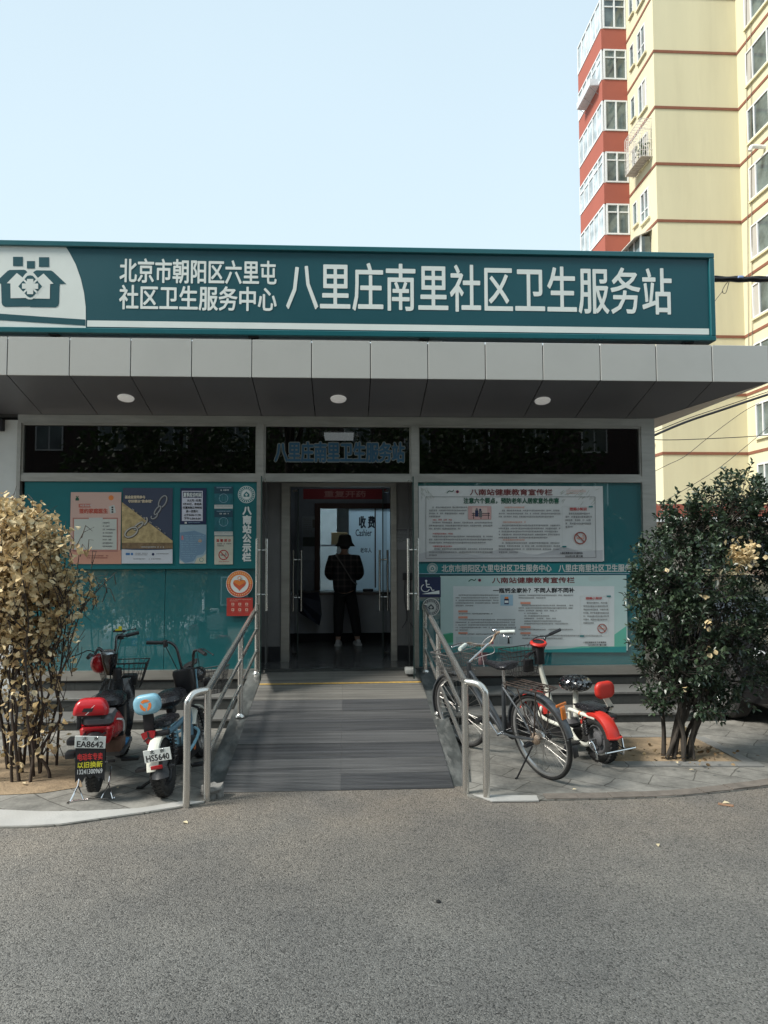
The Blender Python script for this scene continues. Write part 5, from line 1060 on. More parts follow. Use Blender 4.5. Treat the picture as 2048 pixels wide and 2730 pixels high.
mb = MB(); mb.loft([rsec(.055, .055, P0.z-.01, .88, .4), rsec(.085, .085, P0.z+.03, .875, .4), rsec(.125, .11, P0.z+.10, .87, .4), rsec(.14, .12, P1.z-.012, .865, .4)], M=Matrix.Translation((P0.x, 0, 0))); hd = v1.part('headlight_pod', mb, K_blg)
mb = MB(); mb.lathe([(.001, .014), (.04, .012), (.058, .006), (.066, -.004)], 24, M=Matrix.Translation((P1.x, .862, P1.z)) @ Matrix.Rotation(R(12), 4, 'X')); v1.part('speedometer', mb, mk('wet glass dial', (.35, .37, .38), .12, metal=.7, var=.4, vs=40), hd)
q = v1.L(213, 1432, .95); mb = MB(); mb.ball((q.x+.01, .94, q.z), (.075, .09, .085)); v1.part('headlamp_cowl', mb, K_red, hd)
hc = v1.L(237, 1398, .86); e1 = v1.L(250, 1398, .87); e2 = v1.L(253, 1374, .90); g0 = v1.L(272, 1373, .93); g1 = v1.L(300, 1366, .96); f1 = v1.L(213, 1402, .84); f2 = v1.L(203, 1415, .82); k0 = v1.L(196, 1414, .80); k1 = v1.L(190, 1421, .74)
mb = MB(); mb.tube(cr([k0, f2, f1, hc+V((-.03, 0, -.05)), hc+V((.03, 0, -.05)), e1, e2, g0], 6), .011, 10); hb1 = v1.part('handlebar', mb, K_blg)
grip(v1, hb1, g0, g1); grip(v1, hb1, k0, k1)
lever(v1, hb1, [v1.L(205, 1408, .84), v1.L(190, 1405, .86), v1.L(176, 1411, .86), v1.L(157, 1418, .84)]); lever(v1, hb1, [v1.L(262, 1369, .95), v1.L(275, 1362, 1.0), v1.L(292, 1358, 1.03)])
mb = MB(); q = v1.L(261, 1377, .92); mb.rbox(q, (.05, .03, .03), .006); v1.part('switch_box', mb, K_blk, hb1)
q = v1.L(258, 1363, .92); mb = MB(); mb.rbox(q, (.10, .05, .014), .004, M=None); v1.part('phone_holder', mb, K_blk, hb1); mb = MB(); mb.rbox(q+V((-.005, -.01, .012)), (.055, .04, .014), .004); mb.rbox(q+V((.005, 0, .03)), (.025, .03, .022), .004); v1.part('holder_clip', mb, K_yel, hb1)
mb = MB(); mb.tube(cr([v1.L(206, 1410, .85), v1.L(214, 1398, .9), v1.L(228, 1412, .93), v1.L(236, 1440, .95), v1.L(240, 1470, .92)], 5), .0035, 6); mb.tube(cr([v1.L(262, 1378, .93), v1.L(258, 1392, .97), v1.L(250, 1420, .96), v1.L(244, 1466, .93)], 5), .0035, 6); v1.part('brake_cable', mb, K_blk)
basket(v1, None, (.03, 1.02, .56), .28, .40, .18, .26, .22, 9, 5)
mb = MB(); mb.rbox((.08, 1.02, .62), (.12, .10, .09), .01); v1.part('horn_box', mb, K_blk)
mb = MB()
for s in (-1, 1): mb.tube([(s*.058, 1.02, .17), (s*.055, .96, .42), (0, .90, .52)], .013, 8)
v1.part('fork', mb, K_blk); mb = MB(); fender(mb, (0, 1.02, .17), .225, .115, 20, 150, M=None); v1.part('front_mudguard', mb, K_red)
for pt in (((.09, .28, .13), (.26, .30, .145)),): mb = MB(); mb.tube([(.03, .28, .13), pt[0]], .012, 8); mb.rbox((.20, .29, .14), (.13, .07, .022), .006); v1.part('pedal', mb, K_blk)
for u, v in ((153, 1602), (149, 1631)): q = v1.L(u, v, .03); mb = MB(); mb.rbox((q.x+.01, .05, q.z), (.075, .10, .05), .015); mb.tube([(q.x+.02, .05, q.z), (-.05, .05, q.z+.02)], .012, 7); v1.part('foot_peg', mb, K_blk)

# ---------------------------------------------------------------- pale blue scooter
v2 = Veh('electric_scooter', 'pale blue electric scooter with black saddle and white rear mudguard behind the handrail', 'scooter', (-1.315, 5.45, 0), -3, -9, 'electric scooters parked by the steps')
wheel(v2, 'rear_wheel', (0, 0, .205), .205, .092, K_blk, spokes=5, tread=40, hub=.07)
wheel(v2, 'front_wheel', (0, 1.0, .205), .205, .075, K_alloy, spokes=5, tread=40)
c = v2.L(318, 1521, -.02)
mb = MB()
def pad(w, h, d, c, n=10, k=.42):     # cushion seen end-on: rounded rectangle in x-z, domed along y
    secs = []
    for y, f in ((-d*.5, .55), (-d*.46, .80), (-d*.32, .94), (-d*.1, 1), (d*.25, 1), (d*.42, .93), (d*.5, .8)):
        secs.append([(c[0]+x*f, c[1]+y, c[2]+z*f) for x, z, _ in [(q[0], q[1], 0) for q in rsec(w, h, 0, 0, k, n)]])
    return secs
mb.loft(pad(.20, .145, .075, c)); b2 = v2.part('backrest', mb, K_blue, ang=50)
mb = MB(); trimark(mb, None, .042, Matrix.Translation((c.x, c.y-.0372, c.z)) @ Matrix.Rotation(R(90), 4, 'X')); v2.part('logo', mb, K_org, b2, 0)
q0, q1 = v2.L(318, 1540, -.0), v2.L(322, 1580, .0)
mb = MB(); mb.loft([[(q1.x-.038, .0, q1.z-.02), (q1.x+.038, .0, q1.z-.02), (q1.x+.038, .03, q1.z-.02), (q1.x-.038, .03, q1.z-.02)], [(q0.x-.036, .005, q0.z+.03), (q0.x+.036, .005, q0.z+.03), (q0.x+.036, .03, q0.z+.03), (q0.x-.036, .03, q0.z+.03)]]); v2.part('backrest_post', mb, K_blk)
q = v2.L(352, 1556, .17); mb = MB(); mb.loft([rsec(.16, .26, q.z-.03, .17, .4), rsec(.205, .33, q.z-.012, .17, .4), rsec(.20, .32, q.z+.012, .17, .4), rsec(.15, .25, q.z+.026, .17, .4)], M=Matrix.Translation((q.x, 0, 0))); v2.part('rear_seat', mb, K_sad)
zr2 = q.z-.05
mb = MB()
for s in (-1, 1):
    mb.tube(cr([(q.x+s*.085, -.01, zr2-.01), (q.x+s*.10, .18, zr2), (q.x+s*.10, .34, zr2+.005), (q.x+s*.08, .40, zr2-.03), (q.x+s*.05, .42, .22)], 5), .020, 10)
mb.tube([(q.x-.10, .0, zr2-.01), (q.x+.10, .0, zr2-.01)], .016, 8); v2.part('seat_frame', mb, mk('dusky blue paint', (.10, .19, .25), .4))
mb = MB(); mb.rbox((q.x, -.015, zr2-.005), (.20, .05, .035), .01); v2.part('tail_bar', mb, K_blk)
tl = v2.L(322, 1591, -.05); mb = MB()
tri = [(tl.x+x, tl.z+z) for x, z in ((-.052, .03), (-.02, .038), (.02, .038), (.052, .03), (.045, .0), (.02, -.042), (0, -.052), (-.02, -.042), (-.045, .0))]
mb.prism([(x, z) for x, z in tri], .035, .065, M=Matrix.Rotation(R(90), 4, 'X')); t2 = v2.part('tail_lamp', mb, K_lens, ang=30)
mb = MB()
for a in (90, 210, 330): mb.tube([(tl.x, -.0655, tl.z-.004), (tl.x+.042*math.cos(R(a)), -.0655, tl.z-.004+.042*math.sin(R(a)))], .006, 5)
v2.part('lamp_rib', mb, K_blk, t2)
sd = v2.L(366, 1505, .46); mb = MB()
mb.loft([rsec(.10, .18, sd.z-.08, .46, .45), rsec(.20, .33, sd.z-.045, .46, .45), rsec(.235, .36, sd.z-.015, .46, .45), rsec(.22, .34, sd.z+.02, .47, .45), rsec(.15, .24, sd.z+.045, .49, .45), rsec(.05, .10, sd.z+.053, .50, .45)], M=Matrix.Translation((sd.x, 0, 0))); v2.part('saddle', mb, K_sad)
mb = MB(); mb.tube([(sd.x, .46, sd.z-.08), (sd.x*.4, .42, .24)], .026, 12); v2.part('seat_post', mb, K_blue)
mb = MB(); mb.lathe([(.03, 0), (.04, .01), (.04, .05), (.03, .06)], 14, M=Matrix.Translation((sd.x, .46, sd.z-.13))); v2.part('spring_boot', mb, K_blk)
for s in (-1, 1): mb = MB(); spring(mb, (s*.085, .03, .24), (q.x+s*.085, .09, zr2-.02), .024, 8); v2.part('shock_absorber', mb, K_blk)
mb = MB(); fender(mb, (0, 0, .205), .226, .085, 78, 172, M=None, edge=.2); v2.part('rear_mudguard', mb, K_wht)
pc = v2.L(340, 1631, -.235); plate(v2, pc, .19, .088, 4, 0, '北京', 'HS5640')
mb = MB(); mb.tube([(pc.x, pc.y+.01, pc.z+.03), (0, -.20, .33)], .010, 6); v2.part('plate_bracket', mb, K_blk)
q = v2.L(338, 1658, -.25); mb = MB(); mb.rbox((q.x, -.245, q.z), (.085, .014, .028), .006); v2.part('reflector', mb, K_lens)
q = v2.L(345, 1672, -.235); mb = MB(); secs = []
for z, w_, b_ in ((q.z+.035, .105, .0), (q.z, .125, -.012), (q.z-.028, .12, -.03)):
    k = [(q.x+w_/2*t, -.235+b_+.03*t*t, z) for t in (-1, -.6, -.2, .2, .6, 1)]; secs.append(k+[(x, y+.006, z_) for x, y, z_ in k[::-1]])
mb.loft(secs); v2.part('mud_flap', mb, K_blk)
mb = MB(); mb.tube(cr([(0, .02, .20), (0, .25, .17), (0, .45, .17), (0, .66, .16)], 5), .03, 10); mb.tube([(0, .05, .205), (.06, 0, .205)], .02, 8); v2.part('swing_arm', mb, K_blk)
mb = MB(); mb.loft([rsec(.15, .34, .12, .50, .15), rsec(.17, .38, .15, .50, .15), rsec(.17, .38, .24, .50, .15), rsec(.15, .34, .26, .50, .15)]); bb = v2.part('battery_box', mb, K_blk)
mb = MB(); trimark(mb, None, .035, Matrix.Translation((.0862, .55, .20)) @ Matrix.Rotation(R(90), 4, 'Y') @ Matrix.Rotation(R(90), 4, 'Z')); v2.part('logo', mb, K_org, bb, 0)
mb = MB()
for s in (-1, 1): mb.tube(cr([(s*.10, .24, .20), (s*.115, .45, .235), (s*.105, .66, .28), (s*.05, .76, .30)], 5), .012, 8)
v2.part('lower_frame', mb, K_blue)
mb = MB(); mb.tube(cr([(0, .66, .18), (0, .78, .24), (0, .82, .40), (0, .80, .62), (0, .785, .72)], 5), .024, 12); v2.part('head_tube', mb, mk('dusky blue paint', (.10, .19, .25), .4))
b0 = v2.L(406, 1496, .76); b1 = v2.L(402, 1444, .74); mb = MB()
mb.loft([rsec(.125, .09, b0.z-.01, .755, .3), rsec(.165, .12, b0.z+.03, .75, .3), rsec(.185, .13, b1.z-.03, .74, .3), rsec(.17, .12, b1.z-.004, .735, .3)], M=Matrix.Translation((b0.x, 0, 0))); fb2 = v2.part('front_box', mb, K_blk)
mb = MB()
for s in (1,): mb.loft([[(b0.x+s*(.078+o_), y, z) for y, z, o_ in ((.75, b0.z-.005, -.015), (.785, b0.z-.005, -.015), (.785, b0.z-.005, .004), (.75, b0.z-.005, .004))], [(b0.x+s*(.09+o_), y, z) for y, z, o_ in ((.74, b1.z-.02, -.015), (.78, b1.z-.02, -.015), (.78, b1.z-.02, .006), (.74, b1.z-.02, .006))]])
v2.part('trim', mb, K_blue, fb2)
q = v2.L(430, 1455, .84); mb = MB(); mb.ball((q.x-.01, .84, q.z), (.062, .075, .062)); v2.part('headlamp', mb, K_blg)
mb = MB(); mb.lathe([(.001, .004), (.05, .004), (.056, -.004), (.056, -.012)], 22, M=Matrix.Translation((q.x-.01, .905, q.z)) @ Matrix.Rotation(R(-90), 4, 'X')); v2.part('lamp_ring', mb, K_chr)
H = [v2.L(356, 1388, .70), v2.L(368, 1388, .72), v2.L(381, 1400, .74), v2.L(390, 1432, .75), v2.L(396, 1450, .76), v2.L(408, 1450, .76), v2.L(416, 1436, .76), v2.L(419, 1408, .74), v2.L(427, 1404, .70)]
mb = MB(); mb.tube(cr(H, 6), .012, 10); hb2 = v2.part('handlebar', mb, K_blg)
grip(v2, hb2, v2.L(353, 1388, .70), v2.L(316, 1388, .67)); grip(v2, hb2, v2.L(430, 1404, .68), v2.L(444, 1413, .56))
mb = MB(); mb.rbox(v2.L(357, 1390, .70), (.035, .03, .06), .006); v2.part('switch_box', mb, K_blk, hb2)
lever(v2, hb2, [v2.L(428, 1402, .72), v2.L(440, 1402, .74), v2.L(460, 1414, .72)])
q = v2.L(408, 1440, .79); mb = MB(); mb.rbox((0, 0, 0), (.13, .075, .012), .004, M=Matrix.Translation(q+V((.012, .01, .02))) @ Matrix.Rotation(R(-18), 4, 'Y') @ Matrix.Rotation(R(25), 4, 'X')); v2.part('phone_holder', mb, K_blk, hb2)
q = v2.L(402, 1446, .74); mb = MB(); mb.rbox((q.x, .735, q.z+.004), (.12, .09, .02), .008); v2.part('display', mb, K_blg, fb2)
mb = MB(); mb.tube(cr([v2.L(358, 1396, .71), v2.L(372, 1424, .78), v2.L(392, 1462, .82), v2.L(410, 1490, .84)], 5), .0035, 6); mb.tube(cr([v2.L(426, 1410, .70), v2.L(430, 1440, .78), v2.L(424, 1480, .84)], 5), .0035, 6); v2.part('brake_cable', mb, K_blk)
basket(v2, None, (b0.x+.10, 1.04, .52), .24, .36, .18, .26, .20, 9, 5); mb = MB(); mb.rbox((b0.x+.10, 1.04, .60), (.07, .08, .10), .02); v2.part('lock_box', mb, K_blk)
mb = MB()
for s in (-1, 1): spring(mb, (s*.055, 1.0, .22), (s*.05, .93, .43), .018, 7, .004); mb.tube([(s*.05, .93, .43), (0, .84, .48)], .012, 8)
v2.part('fork', mb, K_blk); mb = MB(); fender(mb, (0, 1.0, .205), .228, .095, 35, 150, edge=.2); v2.part('front_mudguard', mb, K_wht)
q = v2.L(304, 1662, .02); mb = MB(); mb.tube([(-.04, .06, .15), (q.x+.05, .03, q.z)], .010, 7); mb.rbox((q.x+.012, .02, q.z), (.085, .08, .024), .006); v2.part('pedal', mb, K_blk); mb = MB(); mb.tube([(.04, .30, .14), (.13, .30, .11)], .010, 7); mb.rbox((.17, .30, .11), (.085, .075, .022), .006); v2.part('pedal', mb, K_blk)
gz = (v2.I @ V((-1.30, 5.6, 0.0)))
q = v2.I @ aZ(318, 1690, .006); mb = MB(); mb.tube([(-.03, .16, .14), (q.x, .14, q.z+.004)], .011, 7); mb.rbox((q.x-.01, .14, q.z+.008), (.05, .04, .012), .004); v2.part('kickstand', mb, K_blk)

# ---------------------------------------------------------------- red and cream scooter
v3 = Veh('electric_scooter', 'cream and red electric scooter with plastic wrapped saddle and chrome rear bumper', 'scooter', (2.125, 6.06, 0), 17, -4, 'electric scooters parked by the steps')
wheel(v3, 'rear_wheel', (0, 0, .20), .20, .105, K_gry, tread=36, spokes=5, hub=.06); wheel(v3, 'front_wheel', (0, .98, .19), .19, .09, K_gry, steer=-10, tread=36, spokes=5)
mb = MB(); fender(mb, (0, 0, .20), .215, .118, 30, 166, edge=.22); mb.tube([(-.062, -.212, .252), (0, -.228, .248), (.062, -.212, .252)], .010, 8); v3.part('rear_mudguard', mb, K_red2)
c = v3.L(1306, 1490, -.02); mb = MB(); mb.loft(pad(.185, .14, .05, c, k=.40)); v3.part('backrest', mb, K_red2, ang=50)
s0 = v3.L(1314, 1512, .0); s1 = v3.L(1317, 1536, .02); mb = MB(); mb.loft([[(s1.x-.028, .03, s1.z), (s1.x+.028, .03, s1.z), (s1.x+.028, .045, s1.z), (s1.x-.028, .045, s1.z)], [(s1.x-.028, .0, (s0.z+s1.z)/2), (s1.x+.028, .0, (s0.z+s1.z)/2), (s1.x+.028, .016, (s0.z+s1.z)/2), (s1.x-.028, .016, (s0.z+s1.z)/2)], [(c.x-.026, -.0, c.z-.03), (c.x+.026, 0, c.z-.03), (c.x+.026, .014, c.z-.03), (c.x-.026, .014, c.z-.03)]]); v3.part('backrest_post', mb, K_wht)
q = v3.L(1280, 1527, .14); mb = MB(); mb.loft([rsec(.17, .26, q.z-.03, .15, .4), rsec(.205, .32, q.z-.012, .15, .4), rsec(.20, .31, q.z+.012, .15, .4), rsec(.14, .24, q.z+.024, .15, .4)], M=Matrix.Translation((q.x, 0, 0)))
for k in range(14): mb.ball((q.x-.10+.2*(k % 7)/6, .03+.2*(k//7), q.z+.016), (.016, .05, .009), 8, 5)
v3.part('rear_seat', mb, K_sad); zr3 = q.z-.052
mb = MB()
for s in (-1, 1): mb.tube(cr([(q.x+s*.09, -.02, zr3), (q.x+s*.10, .16, zr3+.004), (q.x+s*.10, .33, zr3+.008), (q.x+s*.08, .37, zr3-.03), (q.x*.5+s*.06, .38, .22)], 5), .017, 10)
v3.part('seat_frame', mb, K_wht)
mb = MB(); mb.rbox((q.x, -.03, zr3-.004), (.20, .06, .05), .012); tb3 = v3.part('tail_box', mb, K_blk); mb = MB(); mb.rbox((q.x, -.068, zr3-.014), (.11, .02, .024), .005); v3.part('tail_lamp', mb, K_lens, tb3)
mb = MB()
for s in (-1, 1): mb.tube([(q.x+s*.1005, .17, zr3+.004), (q.x+s*.1005, .185, zr3+.0045)], .0185, 10)
v3.part('orange_band', mb, K_org)
for s in (-1, 1): mb = MB(); spring(mb, (s*.085, .05, .23), (q.x+s*.088, .14, zr3-.01), .024, 8); v3.part('shock_absorber', mb, K_blk)
sd = v3.L(1242, 1474, .42); mb = MB(); mb.loft([rsec(.10, .16, sd.z-.06, .42, .45), rsec(.20, .26, sd.z-.04, .42, .45), rsec(.235, .29, sd.z-.01, .42, .45), rsec(.225, .28, sd.z+.025, .42, .45), rsec(.14, .18, sd.z+.048, .42, .45)], M=Matrix.Translation((sd.x, 0, 0))); s3 = v3.part('saddle', mb, K_sad)
mb = MB(); rq = random.Random(8)     # crinkled clear plastic over the saddle
for i in range(17):
    pass
vs_ = []; nR, nS = 16, 60
for i in range(nR+1):
    th = math.pi*(.02+.96*i/nR)
    for k in range(nS):
        a = 2*math.pi*k/nS; w_ = 1.06+.035*math.sin(a*17+i*1.3)+.05*mnoise.noise(V((math.cos(a)*3, math.sin(a)*3, i*.5)))
        vs_.append((sd.x+.125*w_*math.sin(th)**.7*math.cos(a), .42+.155*w_*math.sin(th)**.7*math.sin(a), sd.z-.005+.062*w_*math.cos(th)))
fs_ = [(i*nS+k, (i+1)*nS+k, (i+1)*nS+(k+1) % nS, i*nS+(k+1) % nS) for i in range(nR) for k in range(nS)]
mb.add(vs_, fs_); v3.part('plastic_wrap', mb, glass('clear plastic wrap', (.93, .94, .95), .10, 1.5, .10), s3, 14)
mb = MB(); mb.tube([(sd.x, .42, sd.z-.06), (sd.x*.5, .39, .24)], .024, 12); v3.part('seat_post', mb, K_wht)
mb = MB()
for s in (-1, 1): mb.tube(cr([(s*.06, .30, .21), (s*.11, .36, .235), (s*.125, .55, .24), (s*.11, .74, .26), (s*.03, .82, .32)], 5), .016, 8); mb.tube(cr([(s*.07, .34, .22), (s*.09, .20, .15), (s*.085, .08, .14), (s*.08, .0, .19)], 4), .018, 8)
v3.part('lower_frame', mb, K_wht)
mb = MB(); mb.loft([rsec(.17, .40, .10, .54, .2), rsec(.20, .44, .13, .54, .2), rsec(.20, .44, .21, .54, .2)]); v3.part('battery_box', mb, K_blk); mb = MB(); mb.loft([rsec(.16, .20, .215, .46, .4), rsec(.18, .24, .25, .46, .4), rsec(.15, .20, .29, .46, .4), rsec(.06, .08, .30, .46, .4)]); v3.part('floor_bag', mb, K_gry)
mb = MB()
for s in (-1, 1):
    mb.tube(cr([(s*.095, .02, .17), (s*.12, -.05, .15), (s*.13, -.16, .13), (s*.14, -.27, .17)], 5), .008, 7)
mb.tube([(-.14, -.27, .17), (.14, -.27, .17)], .008, 7); mb.tube(cr([(.105, -.04, .15), (.14, -.05, .19), (.15, -.08, .22), (.14, -.11, .19), (.13, -.13, .09), (.12, -.10, .08)], 4), .008, 7); mb.tube(cr([(-.105, -.04, .15), (-.14, -.05, .19), (-.15, -.08, .22), (-.14, -.11, .19), (-.13, -.13, .09), (-.12, -.10, .08)], 4), .008, 7)
v3.part('bumper', mb, K_chr)
q = v3.I @ aZ(1232, 1630, .008); mb = MB(); mb.tube([(-.05, .42, .13), (q.x, .34, q.z+.01)], .014, 7); mb.tube([(.02, .42, .13), (q.x+.06, .34, q.z+.02)], .010, 7); mb.rbox((q.x-.01, .34, q.z+.012), (.075, .05, .014), .005); v3.part('kickstand', mb, K_blk)
mb = MB(); mb.rbox((-.17, .16, .155), (.10, .13, .018), .008); mb.tube([(-.05, .16, .15), (-.14, .16, .155)], .01, 6); v3.part('pedal', mb, K_blk); mb = MB(); mb.rbox((.17, .16, .155), (.10, .13, .018), .008); mb.tube([(.05, .16, .15), (.14, .16, .155)], .01, 6); v3.part('pedal', mb, K_blk)
a0, a1, a2, a3 = v3.L(1192, 1535, .80), v3.L(1182, 1492, .82), v3.L(1170, 1452, .84), v3.L(1166, 1425, .845)
mb = MB(); mb.tube(cr([a0, a1, a2, a3], 6), [.038-.018*i/18 for i in range(19)], 12, flat=.8); v3.part('head_tube', mb, K_wht)
mb = MB(); mb.loft([rsec(.085, .07, a3.z-.04, .85, .3), rsec(.09, .075, a3.z+.10, .85, .3), rsec(.085, .07, a3.z+.12, .85, .3)], M=Matrix.Translation((a3.x, 0, 0))); v3.part('neck_cover', mb, K_blk)
sc_ = v3.L(1163, 1389, .86); mb = MB(); Mx = Matrix.Translation((sc_.x, .86, sc_.z)) @ Matrix.Rotation(R(14), 4, 'X'); mb.lathe([(.001, -.026), (.05, -.024), (.076, -.012), (.082, 0), (.074, .014), (.056, .016)], 26, M=Mx); sp3 = v3.part('speedometer', mb, K_red2); mb = MB(); mb.lathe([(.001, .0165), (.054, .0165), (.057, .012)], 24, M=Mx); v3.part('dial', mb, K_blg, sp3)
mb = MB(); mb.tube([(sc_.x, .86, sc_.z-.02), (a3.x, .85, a3.z+.10)], .03, 10); mb.rbox((sc_.x+.01, .90, sc_.z-.055), (.10, .07, .07), .02); v3.part('headlamp', mb, K_blk)
h = [v3.L(1143, 1412, .80), v3.L(1150, 1410, .84), v3.L(1158, 1404, .87), v3.L(1172, 1404, .88), v3.L(1176, 1392, .89), v3.L(1177, 1377, .90), v3.L(1186, 1371, .92)]
mb = MB(); mb.tube(cr(h, 6), .011, 9); hb3 = v3.part('handlebar', mb, K_blg); grip(v3, hb3, v3.L(1188, 1370, .93), v3.L(1210, 1360, .98)); grip(v3, hb3, v3.L(1144, 1412, .80), v3.L(1137, 1418, .70)); lever(v3, hb3, [v3.L(1147, 1407, .86), v3.L(1138, 1416, .85), v3.L(1128, 1428, .82)])
mb = MB(); mb.tube(cr([v3.L(1140, 1395, .88), v3.L(1148, 1384, .9), v3.L(1160, 1376, .92), v3.L(1176, 1374, .93)], 5), .005, 6); v3.part('cable', mb, K_blk)
basket(v3, None, (a3.x-.12, .98, .60), .24, .34, .20, .28, .24, 8, 5); mb = MB(); mb.rbox((a3.x-.08, .93, .68), (.10, .05, .12), .01); v3.part('lock_box', mb, K_blk)
mb = MB()
for s in (-1, 1): mb.tube([(s*.06, .98, .19), (s*.055, .93, .42), (0, .86, .50)], .014, 8)
v3.part('fork', mb, K_blk); mb = MB(); fender(mb, (0, .98, .19), .225, .125, 10, 165, edge=.25); v3.part('front_mudguard', mb, K_red2)

# ---------------------------------------------------------------- bicycle
vb = Veh('bicycle', 'old grey step-through bicycle with basket, rear rack and amber reflector', 'bicycle', (1.555, 5.665, 0), 26.5, -11)
RW = .335
wheel(vb, 'rear_wheel', (0, 0, RW), RW, .040, K_alloy, spokes=36, hub=.045, rimw=.014); fwb = wheel(vb, 'front_wheel', (0, 1.06, RW), RW, .040, K_alloy, steer=8, spokes=36, hub=.022, rimw=.014)
mb = MB(); fender(mb, (0, 0, RW), RW+.022, .058, 8, 168, n=30, edge=.16); v_ = vb.part('rear_mudguard', mb, K_fr)
mb = MB(); mb.rbox((0, -RW-.035, RW-.03), (.05, .012, .09), .006); vb.part('mud_flap', mb, K_blk)
mb = MB(); fender(mb, (0, 1.06, RW), RW+.022, .055, -10, 118, n=26, edge=.16, M=Matrix.Translation((0, 1.06, 0)) @ Matrix.Rotation(R(8), 4, 'Z') @ Matrix.Translation((0, -1.06, 0))); vb.part('front_mudguard', mb, K_fr)
BBk = V((0, .46, .27)); ST = V((0, .36, .69)); HTt = V((0, .80, .82)); HTb = V((0, .845, .64))
mb = MB(); mb.tube([HTt, HTb], .020, 12); mb.tube(cr([HTb+V((0, -.005, .12)), (0, .70, .62), (0, .54, .40), BBk], 8), .018, 12); mb.tube(cr([HTb+V((0, 0, .03)), (0, .72, .50), (0, .55, .34), BBk+V((0, .03, .0))], 8), .018, 12); mb.tube([BBk, ST], .018, 12)
for s in (-1, 1):
    mb.tube([BBk+V((s*.03, 0, 0)), (s*.06, .25, .295), (s*.065, 0, RW)], .011, 8); mb.tube([ST+V((s*.012, 0, -.02)), (s*.05, .15, .52), (s*.065, 0, RW)], .009, 8)
vb.part('frame', mb, K_fr)
sdl = vb.L(1095, 1434, .33); mb = MB(); mb.tube([ST-V((0, 0, .05)), (0, .335, sdl.z-.03)], .013, 10); vb.part('seat_post', mb, K_chr)
mb = MB(); secs = []
for y, w_, z, h_ in ((.57, .02, .0, .03), (.54, .045, .005, .04), (.46, .06, .0, .045), (.38, .11, .002, .05), (.30, .19, .012, .055), (.24, .20, .018, .05), (.215, .14, .015, .04)):
    secs.append([(w_/2*math.cos(a), y, sdl.z+z+(h_*.4*math.sin(a) if math.sin(a) > 0 else h_*.75*math.sin(a))) for a in [2*math.pi*i/14 for i in range(14)]])
mb.loft(secs); vb.part('saddle', mb, K_sad)
mb = MB(); zr_ = .735
mb.tube(cr([(-.06, .28, zr_), (-.075, .20, zr_), (-.075, -.16, zr_), (-.05, -.20, zr_), (.05, -.20, zr_), (.075, -.16, zr_), (.075, .20, zr_), (.06, .28, zr_)], 4), .006, 7)
for x in (-.04, 0, .04): mb.tube([(x, .27, zr_+.004), (x, -.195, zr_+.004)], .0045, 6)
for y in (.2, .1, 0, -.1): mb.tube([(-.075, y, zr_), (.075, y, zr_)], .0045, 6)
for s in (-1, 1): mb.tube([(s*.072, -.12, zr_), (s*.068, 0, RW)], .006, 6); mb.tube([(s*.072, .10, zr_), (s*.068, .01, RW)], .006, 6)
mb.tube([(-.03, .27, zr_), (0, .34, .66)], .006, 6); vb.part('rear_rack', mb, mk('rusted rack', (.09, .07, .06), .45, metal=.6, var=.4, vs=25))
mb = MB(); mb.rbox((0, -RW*.88-.012, RW+.25), (.045, .018, .10), .008, M=None); mb.rbox((0, -RW*.88-.002, RW+.31), (.10, .012, .022), .005); vb.part('reflector', mb, K_amb)
mb = MB()
for s in (-1, 1): mb.tube([(s*.03, -RW-.012, RW+.06), (s*.068, 0, RW)], .003, 5)
vb.part('mudguard_stay', mb, K_chr)
mb = MB(); mb.lathe([(.001, -.02), (.03, -.02), (.046, -.008), (.048, .008), (.03, .022), (.001, .022)], 24, M=Matrix.Translation((-.052, 0, RW)) @ RX90); vb.part('drum_brake', mb, K_rust)
mb = MB(); pl = [(.46+.085*math.cos(a), .27+.085*math.sin(a)) for a in [R(-90+180*i/10) for i in range(11)]]+[(.05*math.cos(a), RW+.05*math.sin(a)) for a in [R(90+180*i/10) for i in range(11)]]
mb.add([(.062, y, z) for y, z in pl]+[(.072, y, z) for y, z in pl], [tuple(range(len(pl))), tuple(range(len(pl), 2*len(pl)))[::-1]]+[(i, (i+1) % len(pl), len(pl)+(i+1) % len(pl), len(pl)+i) for i in range(len(pl))]); vb.part('chain_guard', mb, K_blk)
mb = MB(); mb.tube([BBk+V((-.07, 0, 0)), BBk+V((.09, 0, 0))], .014, 10); mb.tube([BBk+V((-.07, 0, 0)), BBk+V((-.085, .10, .13))], .009, 8); mb.tube([BBk+V((.09, 0, 0)), BBk+V((.10, -.10, -.13))], .009, 8); cks = vb.part('crank', mb, K_chr)
for s, yo, zo in ((-1, .10, .13), (1, -.10, -.13)): mb = MB(); mb.rbox(BBk+V((s*.14, yo, zo)), (.09, .065, .022), .004); vb.part('pedal', mb, K_blk, cks)
q = vb.I @ aZ(1118, 1680, .004); mb = MB(); mb.tube([(-.07, .03, RW-.06), (q.x, q.y, q.z+.006)], .007, 7); mb.tube([(q.x, q.y, q.z+.006), (q.x-.025, q.y-.005, q.z+.004)], .007, 7); vb.part('kickstand', mb, K_blk)
st = V((0, .79, HTt.z)); top_ = vb.L(1056, 1390, .77)
mb = MB(); mb.tube([HTt, (top_.x, .775, top_.z)], .012, 10); vb.part('stem', mb, K_chr)
Hb = [vb.L(1005, 1392, .66), vb.L(1012, 1389, .72), vb.L(1024, 1391, .79), vb.L(1040, 1394, .81), vb.L(1056, 1391, .79), vb.L(1064, 1383, .78), vb.L(1070, 1371, .76), vb.L(1076, 1366, .72), vb.L(1086, 1365, .66)]
mb = MB(); mb.tube(cr(Hb, 6), .011, 10); hbb = vb.part('handlebar', mb, K_rust)
